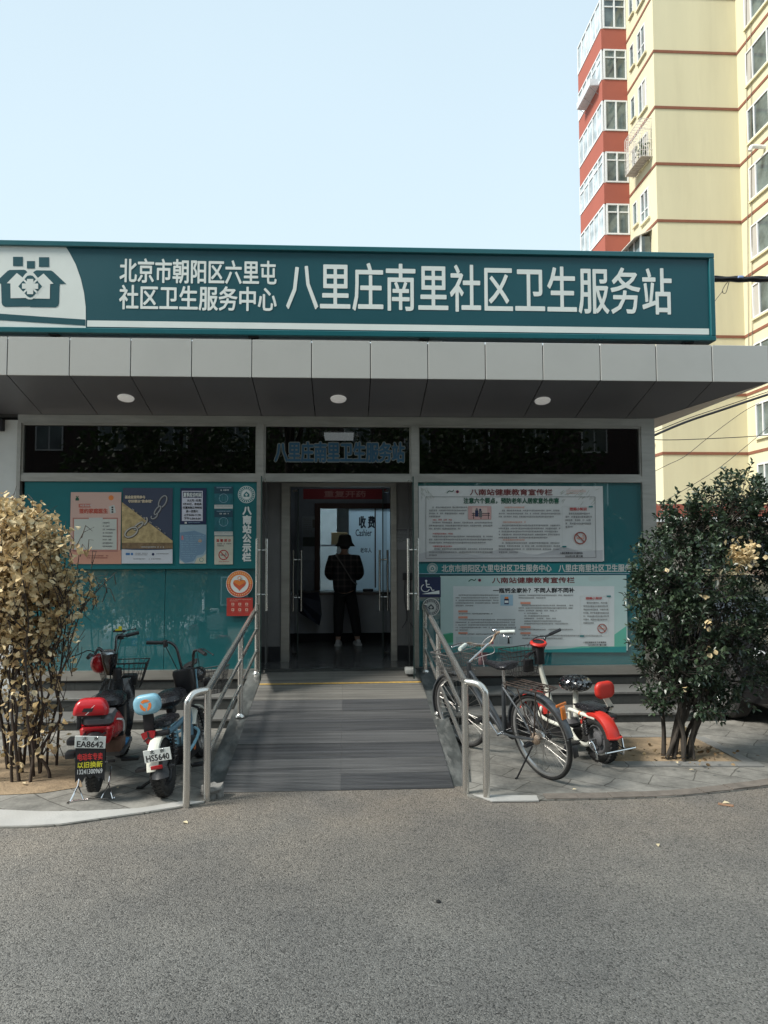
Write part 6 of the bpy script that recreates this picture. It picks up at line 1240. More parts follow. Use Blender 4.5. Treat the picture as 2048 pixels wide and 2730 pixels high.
K_wg = mk('grubby white grip', (.55, .60, .56), .5, var=.15, vs=20); grip(vb, hbb, vb.L(1006, 1392, .66), vb.L(993, 1402, .56), K_wg, .017); grip(vb, hbb, vb.L(1080, 1365, .68), vb.L(1112, 1364, .60), K_wg, .017)
lever(vb, hbb, [vb.L(1010, 1390, .74), vb.L(995, 1392, .72), vb.L(976, 1398, .66)], K_chr, .005); lever(vb, hbb, [vb.L(1074, 1368, .78), vb.L(1086, 1372, .76), vb.L(1098, 1376, .70)], K_chr, .005)
mb = MB(); mb.ball(vb.L(1068, 1361, .76), (.024, .024, .018)); vb.part('bell', mb, K_chr, hbb)
mb = MB(); mb.tube(cr([vb.L(1012, 1391, .74), vb.L(1050, 1392, .80), vb.L(1066, 1398, .84), vb.L(1066, 1410, .86), vb.L(1040, 1418, .88), vb.L(1008, 1430, .9)], 5), .0035, 6); mb.tube(cr([vb.L(1072, 1369, .78), vb.L(1050, 1380, .84), vb.L(1040, 1400, .9), vb.L(1046, 1440, .9)], 5), .003, 6); vb.part('brake_cable', mb, mk('pale cable', (.5, .5, .5), .4))
basket(vb, None, (-.0, 1.00, .66), .24, .34, .18, .26, .25, 13, 6, mk('dull basket wire', (.16, .155, .15), .45, metal=.6), .0022)
mb = MB()
for s in (-1, 1): mb.tube(cr([(s*.045, 1.06, RW), (s*.045, 1.02, .45), (s*.03, .90, .62)], 4), .009, 8)
mb.tube([(-.03, .90, .62), (.03, .90, .62)], .012, 8); vb.part('fork', mb, K_fr)
# ================================================================ HANDRAILS
def handrail(label, pts):
    (ox_, oy), (ix, iy_), (ex, ey), my = pts['outer'], pts['inner'], pts['end'], pts['mid']
    t = thing('handrail', label, 'handrail', (ix, iy_, -.03), group='stainless steel handrails of the ramp'); O = V((ix, iy_, -.03))
    W = lambda x, y, z: V((x, y, z))-O
    zt0, zt1 = pts['z'], 1.15; r = .0255
    top = lambda y: zt0+(zt1-zt0)*(y-iy_)/(ey-iy_)
    mb = MB(); d = V((ix-ox_, iy_-oy, 0)); L_ = d.length; d.normalize(); a = V((ox_, oy, 0))
    q = [a+V((0, 0, z)) for z in (-.05, .2, .45, zt0-.09)]+[a+d*.012+V((0,0,zt0-.045)), a+d*.045+V((0,0,zt0-.012)), a+d*.09+V((0,0,zt0)), V((ix, iy_, zt0+.002))+V((-d.x*.01, 0, 0)), V((ix, iy_+.06, top(iy_+.05))), V((ix+(ex-ix)*.3, iy_+(ey-iy_)*.3, top(iy_+(ey-iy_)*.3))), V((ex, ey, zt1))]
    mb.tube(cr([p-O for p in q], 5), r, 14); obj('top_rail', mb, M_steel, t, 50)
    for zo in (.235, .47):
        mb = MB(); mb.tube([W(ix, iy_+.02, zt0-zo), W(ex, ey, zt1-zo)], .0165, 10); obj('rail', mb, M_steel, t, 50)
    f = (my-iy_)/(ey-iy_); mx = ix+(ex-ix)*f
    for x, y, zb, zt_ in ((ix, iy_, -.05, zt0-.01), (mx, my, rz(my)-.01, top(my)-.02), (ex, ey, rz(ey)-.01, zt1+.03)):
        mb = MB(); mb.tube([W(x, y, zb), W(x, y, zt_)], r, 14); p = obj('post', mb, M_steel, t, 50)
        if zb > 0: mb = MB(); mb.lathe([(r, .035), (r*1.75, .016), (r*1.8, 0), (.001, 0)], 18, M=Matrix.Translation(W(x, y, zb+.012))); obj('foot_ring', mb, M_steel, p, 50)
    return t
handrail('stainless handrail on the left side of the ramp, beside the pale blue scooter', dict(outer=(-1.122, 5.21), inner=(-1.003, 5.33), end=(-1.0, 8.13), mid=6.92, z=.775))
handrail('stainless handrail on the right side of the ramp, beside the bicycle', dict(outer=(1.0, 5.262), inner=(.866, 5.364), end=(.868, 8.13), mid=6.92, z=.805))
rn = random.Random(21)
def rock(name, label, cat, c, r, m, seed, squash=(1, 1, .7), n=2):
    bm = bmesh.new(); bmesh.ops.create_icosphere(bm, subdivisions=n, radius=1)
    for v_ in bm.verts: v_.co = V((v_.co.x*squash[0], v_.co.y*squash[1], v_.co.z*squash[2]))*r*(1+.35*mnoise.noise(v_.co*1.7+V((seed, 0, 0))))
    mb = MB(); bm.verts.index_update(); mb.add([v_.co.copy() for v_ in bm.verts], [[q.index for q in f.verts] for f in bm.faces]); bm.free()
    o = obj(name, mb, m, None, 28); o.location = c; return tag(o, label, cat)
bm = bmesh.new(); bmesh.ops.create_cube(bm, size=1); bmesh.ops.subdivide_edges(bm, edges=bm.edges[:], cuts=4, use_grid_fill=True); mb = MB(); bm.verts.index_update()
for v_ in bm.verts:
    p = V((v_.co.x*.15, v_.co.y*.10, v_.co.z*.11+.055)); k = max(0, abs(v_.co.x)+abs(v_.co.y)+abs(v_.co.z)-1.05); p -= V((p.x, p.y, p.z-.055))*k*.55; v_.co = p+V((1, 1, .8))*.034*mnoise.noise(p*17+V((3, 1, 2)))
mb.add([v_.co.copy() for v_ in bm.verts], [[q.index for q in f.verts] for f in bm.faces]); bm.free()
o = obj('stone_block', mb, mk('rubble concrete', (.22, .215, .20), .9, var=.3, vs=18, bump=.8, bs=60), None, 18); o.location = (-.985, 5.41, -.03); o.rotation_euler = (0, 0, R(14)); tag(o, 'broken concrete block wedged at the foot of the left handrail', 'stone')
# ---------------------------------------------------------------- litter: dry leaves, paper, pebbles
def leafpts(l, w, curl=.2, fold=.25, rnd=None):
    return [V((0, 0, 0)), V((-w*.5, l*.45, l*fold*.3)), V((0, l*.5, -l*.02)), V((w*.5, l*.45, l*fold*.3)), V((-w*.33, l*.8, l*(fold*.2-curl*.25))), V((w*.33, l*.8, l*(fold*.2-curl*.25))), V((0, l, -l*curl*.5))], [(0, 2, 1), (0, 3, 2), (1, 2, 6, 4), (2, 3, 5, 6)]
M_dry = leafmat('dry leaves', [(.32, .22, .115), (.54, .415, .225), (.66, .53, .31), (.76, .65, .43), (.62, .45, .21), (.42, .30, .16)], .6, .2, .3)
k_ = 0
for u, v, Z, s_ in ((55, 1693, .02, .05), (395, 1775, -.008, .045), (252, 1700, .01, .03), (1420, 1822, -.008, .04), (1500, 1663, .012, .04), (1560, 1735, -.007, .06), (1236, 1705, .01, .035), (1460, 1645, .03, .04), (640, 2215, -.008, .03)):
    vs_, fs_ = leafpts(s_, s_*.6, .3, .4); mb = MB(); mb.add(vs_, fs_); o = obj('fallen_leaf', mb, M_dry, None, 60); o.location = aZ(u, v, Z+.004); o.rotation_euler = (.1, .1, rn.uniform(0, 6)); tag(o, 'small dry leaf lying on the ground in front of the clinic', 'leaf', 'fallen dry leaves on the ground')
for i, (u, v, Z) in enumerate(((372, 1700, .008), (1475, 1618, .03), (1530, 1616, .03), (947, 1948, -.008))):
    rock('pebble', ('pale pebble behind the rear wheel of the pale blue scooter', 'small clod of earth in the tree pit nearest the scooter', 'small clod of earth in the tree pit beside the stems', 'small dark stone lying on the asphalt below the ramp')[i], 'stone', aZ(u, v, Z), .022 if i < 3 else .014, (M_conc, M_soil, M_soil, K_tyre)[i], i)
q = aZ(1568, 1738, -.006); mb = MB(); mb.rbox((0, 0, 0), (.10, .04, .006), .002, 1); o = obj('brick_fragment', mb, mk('orange fragment', (.26, .15, .09), .8, var=.3, vs=20), None, 30); o.location = q; o.rotation_euler = (0, 0, -.5); tag(o, 'flat orange brick fragment on the asphalt by the right kerb', 'fragment')
q = aZ(1470, 1588, .012); mb = MB(); mb.rbox((0, 0, .04), (.10, .07, .09), .012, 2); o = obj('broken_brick', mb, mk('yellow brick', (.42, .32, .18), .85, var=.25, vs=20), None, 30); o.location = q; o.rotation_euler = (0, 0, .3); tag(o, 'broken yellowish brick at the back edge of the tree pit', 'brick')

# ================================================================ SHRUBS
def shrub_stems(rnd, bases, tops, m, parent, r0=.018, wob=.05, forks=3, name='trunk'):
    ends = []; segs = []
    for (b, t) in zip(bases, tops):
        b, t = V(b), V(t); n = 7; pts = []
        for i in range(n+1):
            f = i/n; p = b.lerp(t, f); w_ = wob*math.sin(f*math.pi); pts.append(p+V((rnd.uniform(-w_, w_), rnd.uniform(-w_, w_), 0)))
        P = cr(pts, 3); r = r0*rnd.uniform(.6, 1.25); mb = MB(); N = len(P); mb.tube(P, [r*(1-.75*i/(N-1)) for i in range(N)], 6)
        for k in range(forks):
            i0 = int(N*rnd.uniform(.35, .9)); p0 = P[min(i0, N-1)]; d = V((rnd.uniform(-1, 1), rnd.uniform(-.8, .8), rnd.uniform(.6, 1.5))).normalized()*rnd.uniform(.18, .42)
            q = [p0, p0+d*.5+V((rnd.uniform(-.03, .03), 0, .02)), p0+d]; mb.tube(cr(q, 3), [r*.5*(1-.7*j/6) for j in range(7)], 5); ends.append((p0, p0+d))
        ends.append((P[int(N*.6)], P[-1])); obj(name, mb, m, parent, 60)
    return ends
def orient(d, rnd, roll=None):
    d = d.normalized(); q = d.to_track_quat('Y', 'Z'); return q.to_matrix().to_4x4() @ Matrix.Rotation(rnd.uniform(0, 6.28) if roll is None else roll, 4, 'Y')
M_bark = mk('dry bark', (.05, .036, .027), .9, var=.35, vs=20, bump=.5, bs=60, stretch=(1, 1, .3)); M_bark2 = mk('dark bark', (.05, .042, .034), .9, var=.35, vs=20, bump=.5, bs=60, stretch=(1, 1, .3))
rd = random.Random(77)
so_ = V((-2.75, 5.95, 0)); sh = thing('dried_shrub', 'dried shrub of pale tan leaves on many thin stems at the left edge', 'shrub', so_)
def topz(x):
    xs = [(-4.4, 2.15), (-3.6, 2.28), (-2.75, 2.2), (-2.55, 2.10), (-2.42, 1.98), (-2.25, 1.90), (-2.1, 1.80), (-1.95, 1.72), (-1.8, 1.5)]
    for (a, za), (b, zb) in zip(xs, xs[1:]):
        if a <= x <= b: return za+(zb-za)*(x-a)/(b-a)
    return 1.4
bases = []; tops = []
for i in range(26):
    bx_ = rd.uniform(-3.55, -2.38) if i > 9 else rd.uniform(-2.8, -2.36); by_ = rd.uniform(5.72, 6.25); bases.append(V((bx_, by_, .0))-so_)
    tx = min(bx_+rd.uniform(-.30, .28), -2.34); ty = by_+rd.uniform(-.2, .2); tops.append(V((tx, ty, topz(tx)-rd.uniform(.05, .35)))-so_)
bases += [V((-2.31, 5.85, 0))-so_, V((-2.40, 5.9, .05))-so_, V((-2.45, 5.95, .3))-so_]; tops += [V((-2.52, 5.9, .50))-so_, V((-2.03, 5.95, 1.55))-so_, V((-2.12, 5.85, 1.75))-so_]
ends = shrub_stems(rd, bases, tops, M_bark, sh, .0135, .07, 6)
mb = MB()
def add_leaf(mb, p, d, l, w_, rnd, curl, fold): vs_, fs_ = leafpts(l, w_, curl, fold); mb.add(vs_, fs_, 0, Matrix.Translation(p) @ orient(d, rnd))
twg = MB()
cl = []
for a, b in ends:
    for k in range(4):
        f = rd.uniform(.3, 1.0); cl.append(a.lerp(b, f)+V((rd.gauss(0, .05), rd.gauss(0, .05), rd.gauss(0, .04))))
for i in range(330):      # filling the crown volume under its ragged outline
    x = rd.uniform(-3.9, -2.36) if i % 3 else rd.uniform(-2.75, -2.31); y = 5.95+rd.gauss(0, .20); tz_ = topz(x)
    z = tz_-abs(rd.gauss(0, .26))-.03
    if z > (1.12 if x < -2.5 else 1.28): cl.append(V((x, y, z))-so_)
for u, v in ((185, 1135), (180, 1150), (192, 1165), (200, 1190), (205, 1200), (178, 1175), (160, 1165), (206, 1245), (190, 1250), (213, 1290), (150, 1300), (120, 1330), (140, 1280), (98, 1400), (85, 1380), (60, 1480), (100, 1540), (65, 1560), (40, 1610)): cl.append(aY(u, v, 5.85)-so_)
for p in cl:
    nlv = rd.randint(6, 12) if p.z > 1.1 else rd.randint(2, 4)
    sp = .05 if p.z > 1.1 else .04
    tip = p+V((rd.gauss(0, .08), rd.gauss(0, .08), rd.gauss(0.02, .06))); twg.tube([p-V((rd.uniform(-.05, .05), 0, .10)), p, tip], [.0035, .003, .0015], 4)
    for k in range(nlv):
        q = p.lerp(tip, rd.random())+V((rd.gauss(0, sp), rd.gauss(0, sp), rd.gauss(0, sp*.8))); 
        X_ = (q+so_).x
        if (q+so_).z > topz(X_)+.06 or X_ > -2.03 or (X_ > -2.34 and rd.random() < .5): continue
        d = V((rd.uniform(-1, 1), rd.uniform(-1, 1), rd.uniform(-1, .5))); l = rd.choice((.030, .042, .05, .055, .06, .068)); add_leaf(mb, q, d, l, l*rd.uniform(.55, .95), rd, rd.uniform(-.4, 1.2), rd.uniform(.1, .9))
for i in range(420):      # leaves left hanging low on the stems
    e = rd.choice(ends[:140]); p = e[0].lerp(e[1], rd.random()); z = rd.uniform(.15, 1.15); q = V((p.x*.9+rd.gauss(0, .05), p.y+rd.gauss(0, .05), z)); d = V((rd.uniform(-1, 1), rd.uniform(-1, 1), rd.uniform(-1.2, .2))); l = rd.uniform(.032, .052); add_leaf(mb, q, d, l, l*rd.uniform(.6, .9), rd, rd.uniform(-.2, .8), rd.uniform(.1, .6))
obj('crown', mb, M_dry, sh, 0, weld=False); obj('twigs', twg, M_bark, sh, 60, weld=False)
# ---------------------------------------------------------------- green shrub
go = V((2.83, 6.12, .02)); gs = thing('green_shrub', 'bushy dark green shrub with glossy leaves and one patch of dead leaves', 'shrub', go)
bases, tops = [], []
for i in range(13):
    a = rd.uniform(0, 6.28); bases.append(V((math.cos(a)*rd.uniform(.05, .22), math.sin(a)*rd.uniform(.03, .13), 0))); tops.append(V((rd.uniform(-.35, .75), rd.uniform(-.25, .3), rd.uniform(1.1, 2.0))))
ends = shrub_stems(rd, bases, tops, M_bark2, gs, .019, .05, 4)
M_leaf = leafmat('glossy green leaves', [(.020, .038, .022), (.030, .054, .030), (.042, .070, .038), (.06, .095, .045)], .36, .12, .6, .05)
blobs = [(1480,1150,62,0), (1440,1225,62,.05), (1560,1105,68,.0), (1612,1150,80,.1), (1505,1235,95,-.1), (1420,1325,58,-.05), (1475,1380,95,-.12), (1545,1330,100,0), (1440,1455,55,-.05), (1500,1500,58,-.08), (1585,1440,70,.05), (1660,1110,62,.15), (1675,1300,95,.1), (1392,1285,30,0), (1555,1515,38,0), (1530,1180,80,.2), (1700,1200,90,.1), (1600,1060,42,.05), (1395,1385,26,-.05), (1455,1120,34,.05), (1400,1250,28,0), (1690,1400,80,.1), (1430,1515,26,0)]
mb = MB(); tw = MB(); den = []
for u, v, r, dy in blobs:
    c = aY(u, v, 6.12+dy); rr = r*6.12/1563; den.append((c, rr))
tot = sum(r*r for _, r in den)
for c, rr in den:
    for i in range(int(1150*rr*rr/tot)+10):
        dv = V((rd.gauss(0, 1), rd.gauss(0, 1), rd.gauss(0, 1))).normalized(); f = rd.uniform(.35, 1.06)**.6; p = c+V((dv.x*rr*f, dv.y*rr*.85*f, dv.z*rr*f))-go
        ax = (dv+V((0, 0, .75))+V((rd.gauss(0, .3), rd.gauss(0, .3), 0))).normalized(); L_ = rd.uniform(.07, .14); tw.tube([p-ax*L_*1.3, p, p+ax*L_], [.003, .0025, .0012], 4)
        n = rd.randint(8, 13)
        for k in range(n):
            t = k/(n-1); q = p+ax*L_*(t-.1); an = k*2.4+rd.uniform(-.3, .3); x = ax.orthogonal().normalized(); y = ax.cross(x); side = x*math.cos(an)+y*math.sin(an)
            d = (side+ax*(.25+.9*t)+V((0, 0, rd.uniform(-.1, .25)))).normalized(); l = rd.uniform(.044, .070)*(1-.2*t)
            up = V((0, 0, 1)); xx = d.cross(up); xx = xx.normalized() if xx.length > .05 else V((1, 0, 0)); zz = xx.cross(d)
            Mx = Matrix((xx, d, zz)).transposed().to_4x4() @ Matrix.Rotation(rd.gauss(0, .35), 4, 'Y'); vs_, fs_ = leafpts(l, l*rd.uniform(.48, .62), rd.uniform(.0, .4), rd.uniform(.2, .5)); mb.add(vs_, fs_, 0, Matrix.Translation(q) @ Mx)
obj('crown', mb, M_leaf, gs, 0, weld=False); obj('twigs', tw, M_bark2, gs, 60, weld=False)
mb = MB()
for u, v, r, n in ((1600, 1192, 26, 105), (1585, 1218, 20, 45), (1622, 1205, 18, 35), (1530, 1350, 12, 6), (1525, 1290, 10, 4), (1440, 1228, 8, 2), (1530, 1400, 14, 4), (1478, 1480, 9, 2)):
    c = aY(u, v, 5.80 if n > 20 else 5.74)-go; rr = r*5.8/1563
    for i in range(n):
        p = c+V((rd.gauss(0, rr*.5), rd.gauss(0, rr*.4), rd.gauss(0, rr*.5))); d = V((rd.uniform(-1, 1), rd.uniform(-1, .2), rd.uniform(-1, .5))); l = rd.uniform(.038, .055); add_leaf(mb, p, d, l, l*rd.uniform(.65, .9), rd, rd.uniform(-.2, .6), rd.uniform(.1, .5))
obj('dead_leaves', mb, leafmat('dead leaves', [(.55, .42, .22), (.66, .53, .31), (.72, .60, .38)], .6, .25, .3), gs, 0, weld=False)
# litter of leaves round the stems
mb = MB()
for i in range(60):
    p = V((rd.gauss(0, .25), rd.gauss(-.05, .18), .03+.01*rd.random())); add_leaf(mb, p, V((rd.uniform(-1, 1), rd.uniform(-1, 1), rd.uniform(-.1, .2))), .04, .026, rd, .3, .3)
o = obj('leaf_litter', mb, leafmat('litter leaves', [(.10, .06, .03), (.22, .15, .08), (.34, .26, .15)], .8, .1, .2), None, 0, weld=False); o.location = go; tag(o, 'scattered dead leaves on the soil round the green shrub', 'leaf litter', kind='stuff')

# ================================================================ PERSON at the counter, seen from behind
def skin(name, pts, edges, mat_, parent, loc=None, sub=2, root=0):
    me = bpy.data.meshes.new(name); me.from_pydata([p[:3] for p in pts], edges, []); me.materials.append(mat_)
    o = bpy.data.objects.new(name, me); COL.objects.link(o); o.parent = parent
    md = o.modifiers.new('skin', 'SKIN'); md.use_smooth_shade = True
    for i, p in enumerate(pts):
        rr = p[3]; me.skin_vertices[0].data[i].radius = (rr, p[4] if len(p) > 4 else rr)
        if i == root: me.skin_vertices[0].data[i].use_root = True
    md2 = o.modifiers.new('sub', 'SUBSURF'); md2.levels = sub; md2.render_levels = sub
    bpy.context.view_layer.update(); dg = bpy.context.evaluated_depsgraph_get(); m2 = bpy.data.meshes.new_from_object(o.evaluated_get(dg))
    bpy.data.objects.remove(o); bpy.data.meshes.remove(me)
    o2 = bpy.data.objects.new(name, m2); COL.objects.link(o2); o2.parent = parent; m2.shade_smooth()
    if not m2.materials: m2.materials.append(mat_)
    return o2
pf = aY(742, 1388, 10.32); po = V((pf.x, 10.32, zF)); HT = 1.56
per = thing('person', 'person in dark bucket hat and plaid shirt standing at the cashier counter, back turned', 'person', po)
u_ = HT
M_skin = mk('skin', (.42, .26, .19), .55, var=.06); M_trs = mk('black trousers', (.012, .012, .014), .85, var=.2); 
def plaid():
    m = mk('plaid cloth', (.02, .022, .026), .9); t = m.node_tree; N = t.nodes; L = t.links; p = N['Principled BSDF']; tc = N.new('ShaderNodeTexCoord'); s = N.new('ShaderNodeSeparateXYZ'); L.new(tc.outputs['Object'], s.inputs[0]); last = None
    for i in (0, 2):
        a = N.new('ShaderNodeMath'); a.operation = 'MULTIPLY'; S(a, 1, 11.); L.new(s.outputs[i], a.inputs[0]); f = N.new('ShaderNodeMath'); f.operation = 'FRACT'; L.new(a.outputs[0], f.inputs[0]); c = N.new('ShaderNodeMath'); c.operation = 'LESS_THAN'; S(c, 1, .30); L.new(f.outputs[0], c.inputs[0])
        if last is None: last = c
        else: d = N.new('ShaderNodeMath'); d.operation = 'ADD'; L.new(last.outputs[0], d.inputs[0]); L.new(c.outputs[0], d.inputs[1]); last = d
    h = N.new('ShaderNodeMath'); h.operation = 'MULTIPLY'; S(h, 1, .5); L.new(last.outputs[0], h.inputs[0]); mx = N.new('ShaderNodeMixRGB'); L.new(h.outputs[0], mx.inputs[0]); S(mx, 1, (.012, .012, .015, 1)); S(mx, 2, (.075, .06, .06, 1)); L.new(mx.outputs[0], p.inputs['Base Color']); return m
lf, rf_ = V((-.075, .0, 0)), V((.20, .03, 0))
BP = [(.02, .02, .80, .125, .10), (.02, .03, .93, .115, .09), (.015, .05, 1.06, .135, .095), (.01, .06, 1.20, .14, .085), (.01, .06, 1.285, .055, .055), (.015, .065, 1.335, .045, .048), (.02, .085, 1.43, .075, .088), (.02, .08, 1.50, .062, .075),
      (-.05, .02, .76, .085), (-.065, .03, .44, .058), (-.075, .015, .10, .040), (-.08, -.03, .035, .038, .034), (-.085, .10, .025, .035, .028),
      (.09, .02, .76, .085), (.145, .04, .44, .058), (.195, .03, .10, .040), (.20, -.015, .035, .038, .034), (.225, .11, .025, .035, .028),
      (-.15, .06, 1.215, .058), (-.200, .09, 1.00, .043), (-.145, .30, .92, .034), (-.12, .375, .90, .026, .034), (.17, .06, 1.215, .058), (.222, .09, 1.00, .043), (.165, .30, .92, .034), (.14, .375, .90, .026, .034)]
BE = [(0,1),(1,2),(2,3),(3,4),(4,5),(5,6),(6,7),(0,8),(8,9),(9,10),(10,11),(11,12),(0,13),(13,14),(14,15),(15,16),(16,17),(3,18),(18,19),(19,20),(20,21),(3,22),(22,23),(23,24),(24,25)]
for base, sx in ((21, 1), (25, -1)):           # five fingers a hand, curled on the counter edge
    h = V(BP[base][:3])
    for k in range(5):
        i0 = len(BP)
        if k < 4: x = (k-1.5)*.017; l = (.062, .072, .068, .052)[k]; q = [h+V((x, .030, .0)), h+V((x*1.15, .030+l*.45, .006)), h+V((x*1.2, .030+l*.85, -.006)), h+V((x*1.2, .030+l*1.05, -.022))]
        else: q = [h+V((sx*.022, .005, -.004)), h+V((sx*.042, .022, -.002)), h+V((sx*.050, .045, -.008))]
        for j, p in enumerate(q): BP.append((p.x, p.y, p.z, .0088-.0008*j))
        BE.append((base, i0)); BE += [(i0+j, i0+j+1) for j in range(len(q)-1)]
body = skin('body', BP, BE, M_skin, per)
skin('trousers', [(.02, .02, .84, .135, .115), (-.055, .02, .70, .100, .095), (-.068, .03, .44, .082), (-.075, .015, .22, .070), (-.075, .01, .10, .066), (.095, .02, .70, .100, .095), (.148, .04, .44, .082), (.185, .035, .22, .070), (.197, .03, .10, .066)], [(0,1),(1,2),(2,3),(3,4),(0,5),(5,6),(6,7),(7,8)], M_trs, per)
skin('shirt', [(.018, .025, .70, .185, .150), (.015, .035, .86, .185, .145), (.012, .05, 1.05, .185, .135), (.01, .06, 1.20, .165, .11), (.01, .06, 1.275, .075, .07), (-.165, .06, 1.205, .084), (-.215, .085, 1.00, .074), (-.165, .25, .935, .056), (.185, .06, 1.205, .084), (.237, .085, 1.00, .074), (.185, .25, .935, .056)], [(0,1),(1,2),(2,3),(3,4),(3,5),(5,6),(6,7),(3,8),(8,9),(9,10)], plaid(), per)
mb = MB(); hx, hy = .02, .082
mb.lathe([(.001, 1.565), (.06, 1.562), (.085, 1.545), (.098, 1.49), (.104, 1.45), (.145, 1.395), (.148, 1.392), (.142, 1.392), (.100, 1.445), (.001, 1.50)], 26, M=Matrix.Translation((hx, hy, 0)) @ Matrix.Scale(1.06, 4, (0, 1, 0))); obj('bucket_hat', mb, mk('black hat', (.012, .012, .013), .9, var=.3, vs=30), per, 40)
mb = MB(); mb.ball((hx, hy-.022, 1.415), (.082, .078, .075)); obj('hair', mb, mk('dark hair', (.012, .009, .008), .5), per)
mb = MB()      # face turned to the counter: nose, eyes, mouth, ears
fy_ = hy+.092; mb.ball((hx, fy_+.008, 1.425), (.013, .018, .022), 8, 6); mb.ball((hx, fy_-.008, 1.388), (.024, .010, .008), 8, 6)
for s in (-1, 1): mb.ball((hx+s*.077, hy+.005, 1.43), (.010, .018, .028), 8, 6)
obj('face', mb, M_skin, per); mb = MB()
for s in (-1, 1): mb.ball((hx+s*.030, fy_-.008, 1.445), (.012, .008, .007), 8, 6)
obj('eyes', mb, I_blk, per)
mb = MB(); mb.tube(cr([(-.10, -.040, 1.255), (-.04, -.075, 1.17), (.05, -.105, 1.03), (.13, -.095, .90), (.18, .0, .86), (.19, .08, .86)], 6), .016, 6, flat=.35); mb.tube(cr([(-.10, -.040, 1.255), (-.09, .05, 1.29), (.0, .15, 1.2)], 5), .016, 6, flat=.35); obj('bag_strap', mb, mk('grey strap', (.16, .15, .15), .7), per)
for q, a in ((lf, -6), (V((.20, .03, 0)), 12)):
    mb = MB(); c = V((q.x, q.y-.02, 0)); secs = []
    for y, w_, h_ in ((-.10, .045, .05), (-.085, .066, .07), (-.03, .074, .085), (.04, .08, .07), (.11, .084, .055), (.155, .07, .045), (.175, .035, .03)): secs.append([(x*w_/2, y, z*h_) for x, z in ((-.8, .0), (-1, .15), (-1, .5), (-.7, .9), (0, 1), (.7, .9), (1, .5), (1, .15), (.8, 0))])
    mb.loft(secs, M=Matrix.Translation(c) @ Matrix.Rotation(R(a), 4, 'Z')); sh_ = obj('shoe', mb, mk('white sneaker', (.5, .5, .5), .6, var=.15, vs=30), per)
    mb = MB(); mb.loft([[(x*.092/2, y, z) for x, y in ((-1, -.08), (-.7, -.105), (.7, -.105), (1, -.08), (1.05, .09), (.7, .165), (0, .182), (-.7, .165), (-1.05, .09))] for z in (0, .022)], M=Matrix.Translation(c) @ Matrix.Rotation(R(a), 4, 'Z')); obj('sole', mb, mk('sole', (.55, .55, .54), .7), sh_)
# things in the waiting room
def Q(u, v, Y): return aY(u, v, Y)
Yu = 10.45; p0 = Q(640, 1278, Yu); o = thing('umbrella', 'dark blue umbrella hanging half open in front of the white counter', 'umbrella', (p0.x, Yu, p0.z)); L0 = V(o.location)
ap_ = Q(632, 1282, Yu)-L0; tips = [Q(u, v, Yu)-L0 for u, v in ((634, 1310), (650, 1326), (668, 1336), (690, 1352), (694, 1330), (692, 1300), (688, 1280))]
mb = MB(); n = len(tips); vs_ = [ap_, ap_+V((0, .10, 0))]+[t+V((0, .02*((i % 2)*2-1), 0)) for i, t in enumerate(tips)]+[t+V((0, .16, 0)) for t in tips]
fs_ = [(0, 2+i, 3+i) for i in range(n-1)]+[(1, 2+n+i+1, 2+n+i) for i in range(n-1)]+[(2+i, 2+n+i, 3+n+i, 3+i) for i in range(n-1)]+[(0, 1, 2+n, 2), (0, 2+n-1, 2+2*n-1, 1)]
mb.add(vs_, fs_); obj('canopy', mb, mk('navy cloth', (.012, .016, .035), .7, var=.2), o, 20)
mb = MB(); mb.tube([ap_+V((-.02, .05, .05)), ap_+V((.28, .05, .0)), ], .022, 8); obj('handle', mb, K_blk, o, 40)
p0 = Q(733, 1186, 11.75); o = thing('cardboard_box', 'tan cardboard box on a shelf seen through the cashier window', 'box', (p0.x, 11.75, 1.2)); z1, z2 = Q(733, 1176, 11.75).z-1.2, Q(733, 1150, 11.75).z-1.2
mb = MB(); mb.rbox((0, .12, (z1+z2)/2), (.26, .24, z2-z1), .006, 1); obj('carton', mb, mk('tan card', (.50, .33, .15), .7, var=.1), o, 30)
mb = MB(); mb.box((-.5, -.02, z1-.03), (.5, .3, z1-.001)); mb.box((-.5, -.02, -.75), (-.47, .3, z1-.03)); mb.box((.47, -.02, -.75), (.5, .3, z1-.03)); o2 = obj('office_shelf', mb, mk('white laminate', (.42, .43, .46), .4), None, 0); o2.location = (p0.x, 11.75, 1.2); tag(o2, 'white shelf behind the cashier window', 'shelf')
p0 = Q(690, 1262, 10.9)
mb = MB(); q = Q(795, 1279, 10.85); mb.rbox((0, 0, .02), (.16, .10, .04), .012); o = obj('phone', mb, K_blk, None, 40); o.location = (q.x, 10.85, 1.162); tag(o, 'small black device lying on the cashier counter', 'device')
# wire and socket box on the vestibule wall
q = Q(875, 1245, 8.845); o = thing('socket_box', 'small black socket box with a hanging lead on the vestibule wall', 'socket', (q.x, 8.858, q.z)); mb = MB(); mb.rbox((0, -.02, 0), (.06, .035, .09), .006); obj('case', mb, K_blk, o, 40)
mb = MB(); mb.tube(cr([(0, -.02, -.04), (-.01, -.03, -.25), (.02, -.03, -.5), (-.04, -.04, -.62)], 5), .005, 6); obj('lead', mb, K_blk, o, 40)
q = Q(872, 1432, 8.2); mb = MB(); mb.rbox((0, 0, .03), (.11, .16, .06), .01); o = obj('door_stop', mb, mk('grey block', (.30, .31, .30), .8), None, 30); o.location = (.69, 8.05, zF-.02); tag(o, 'small pale block holding the right glass door open', 'door stop')
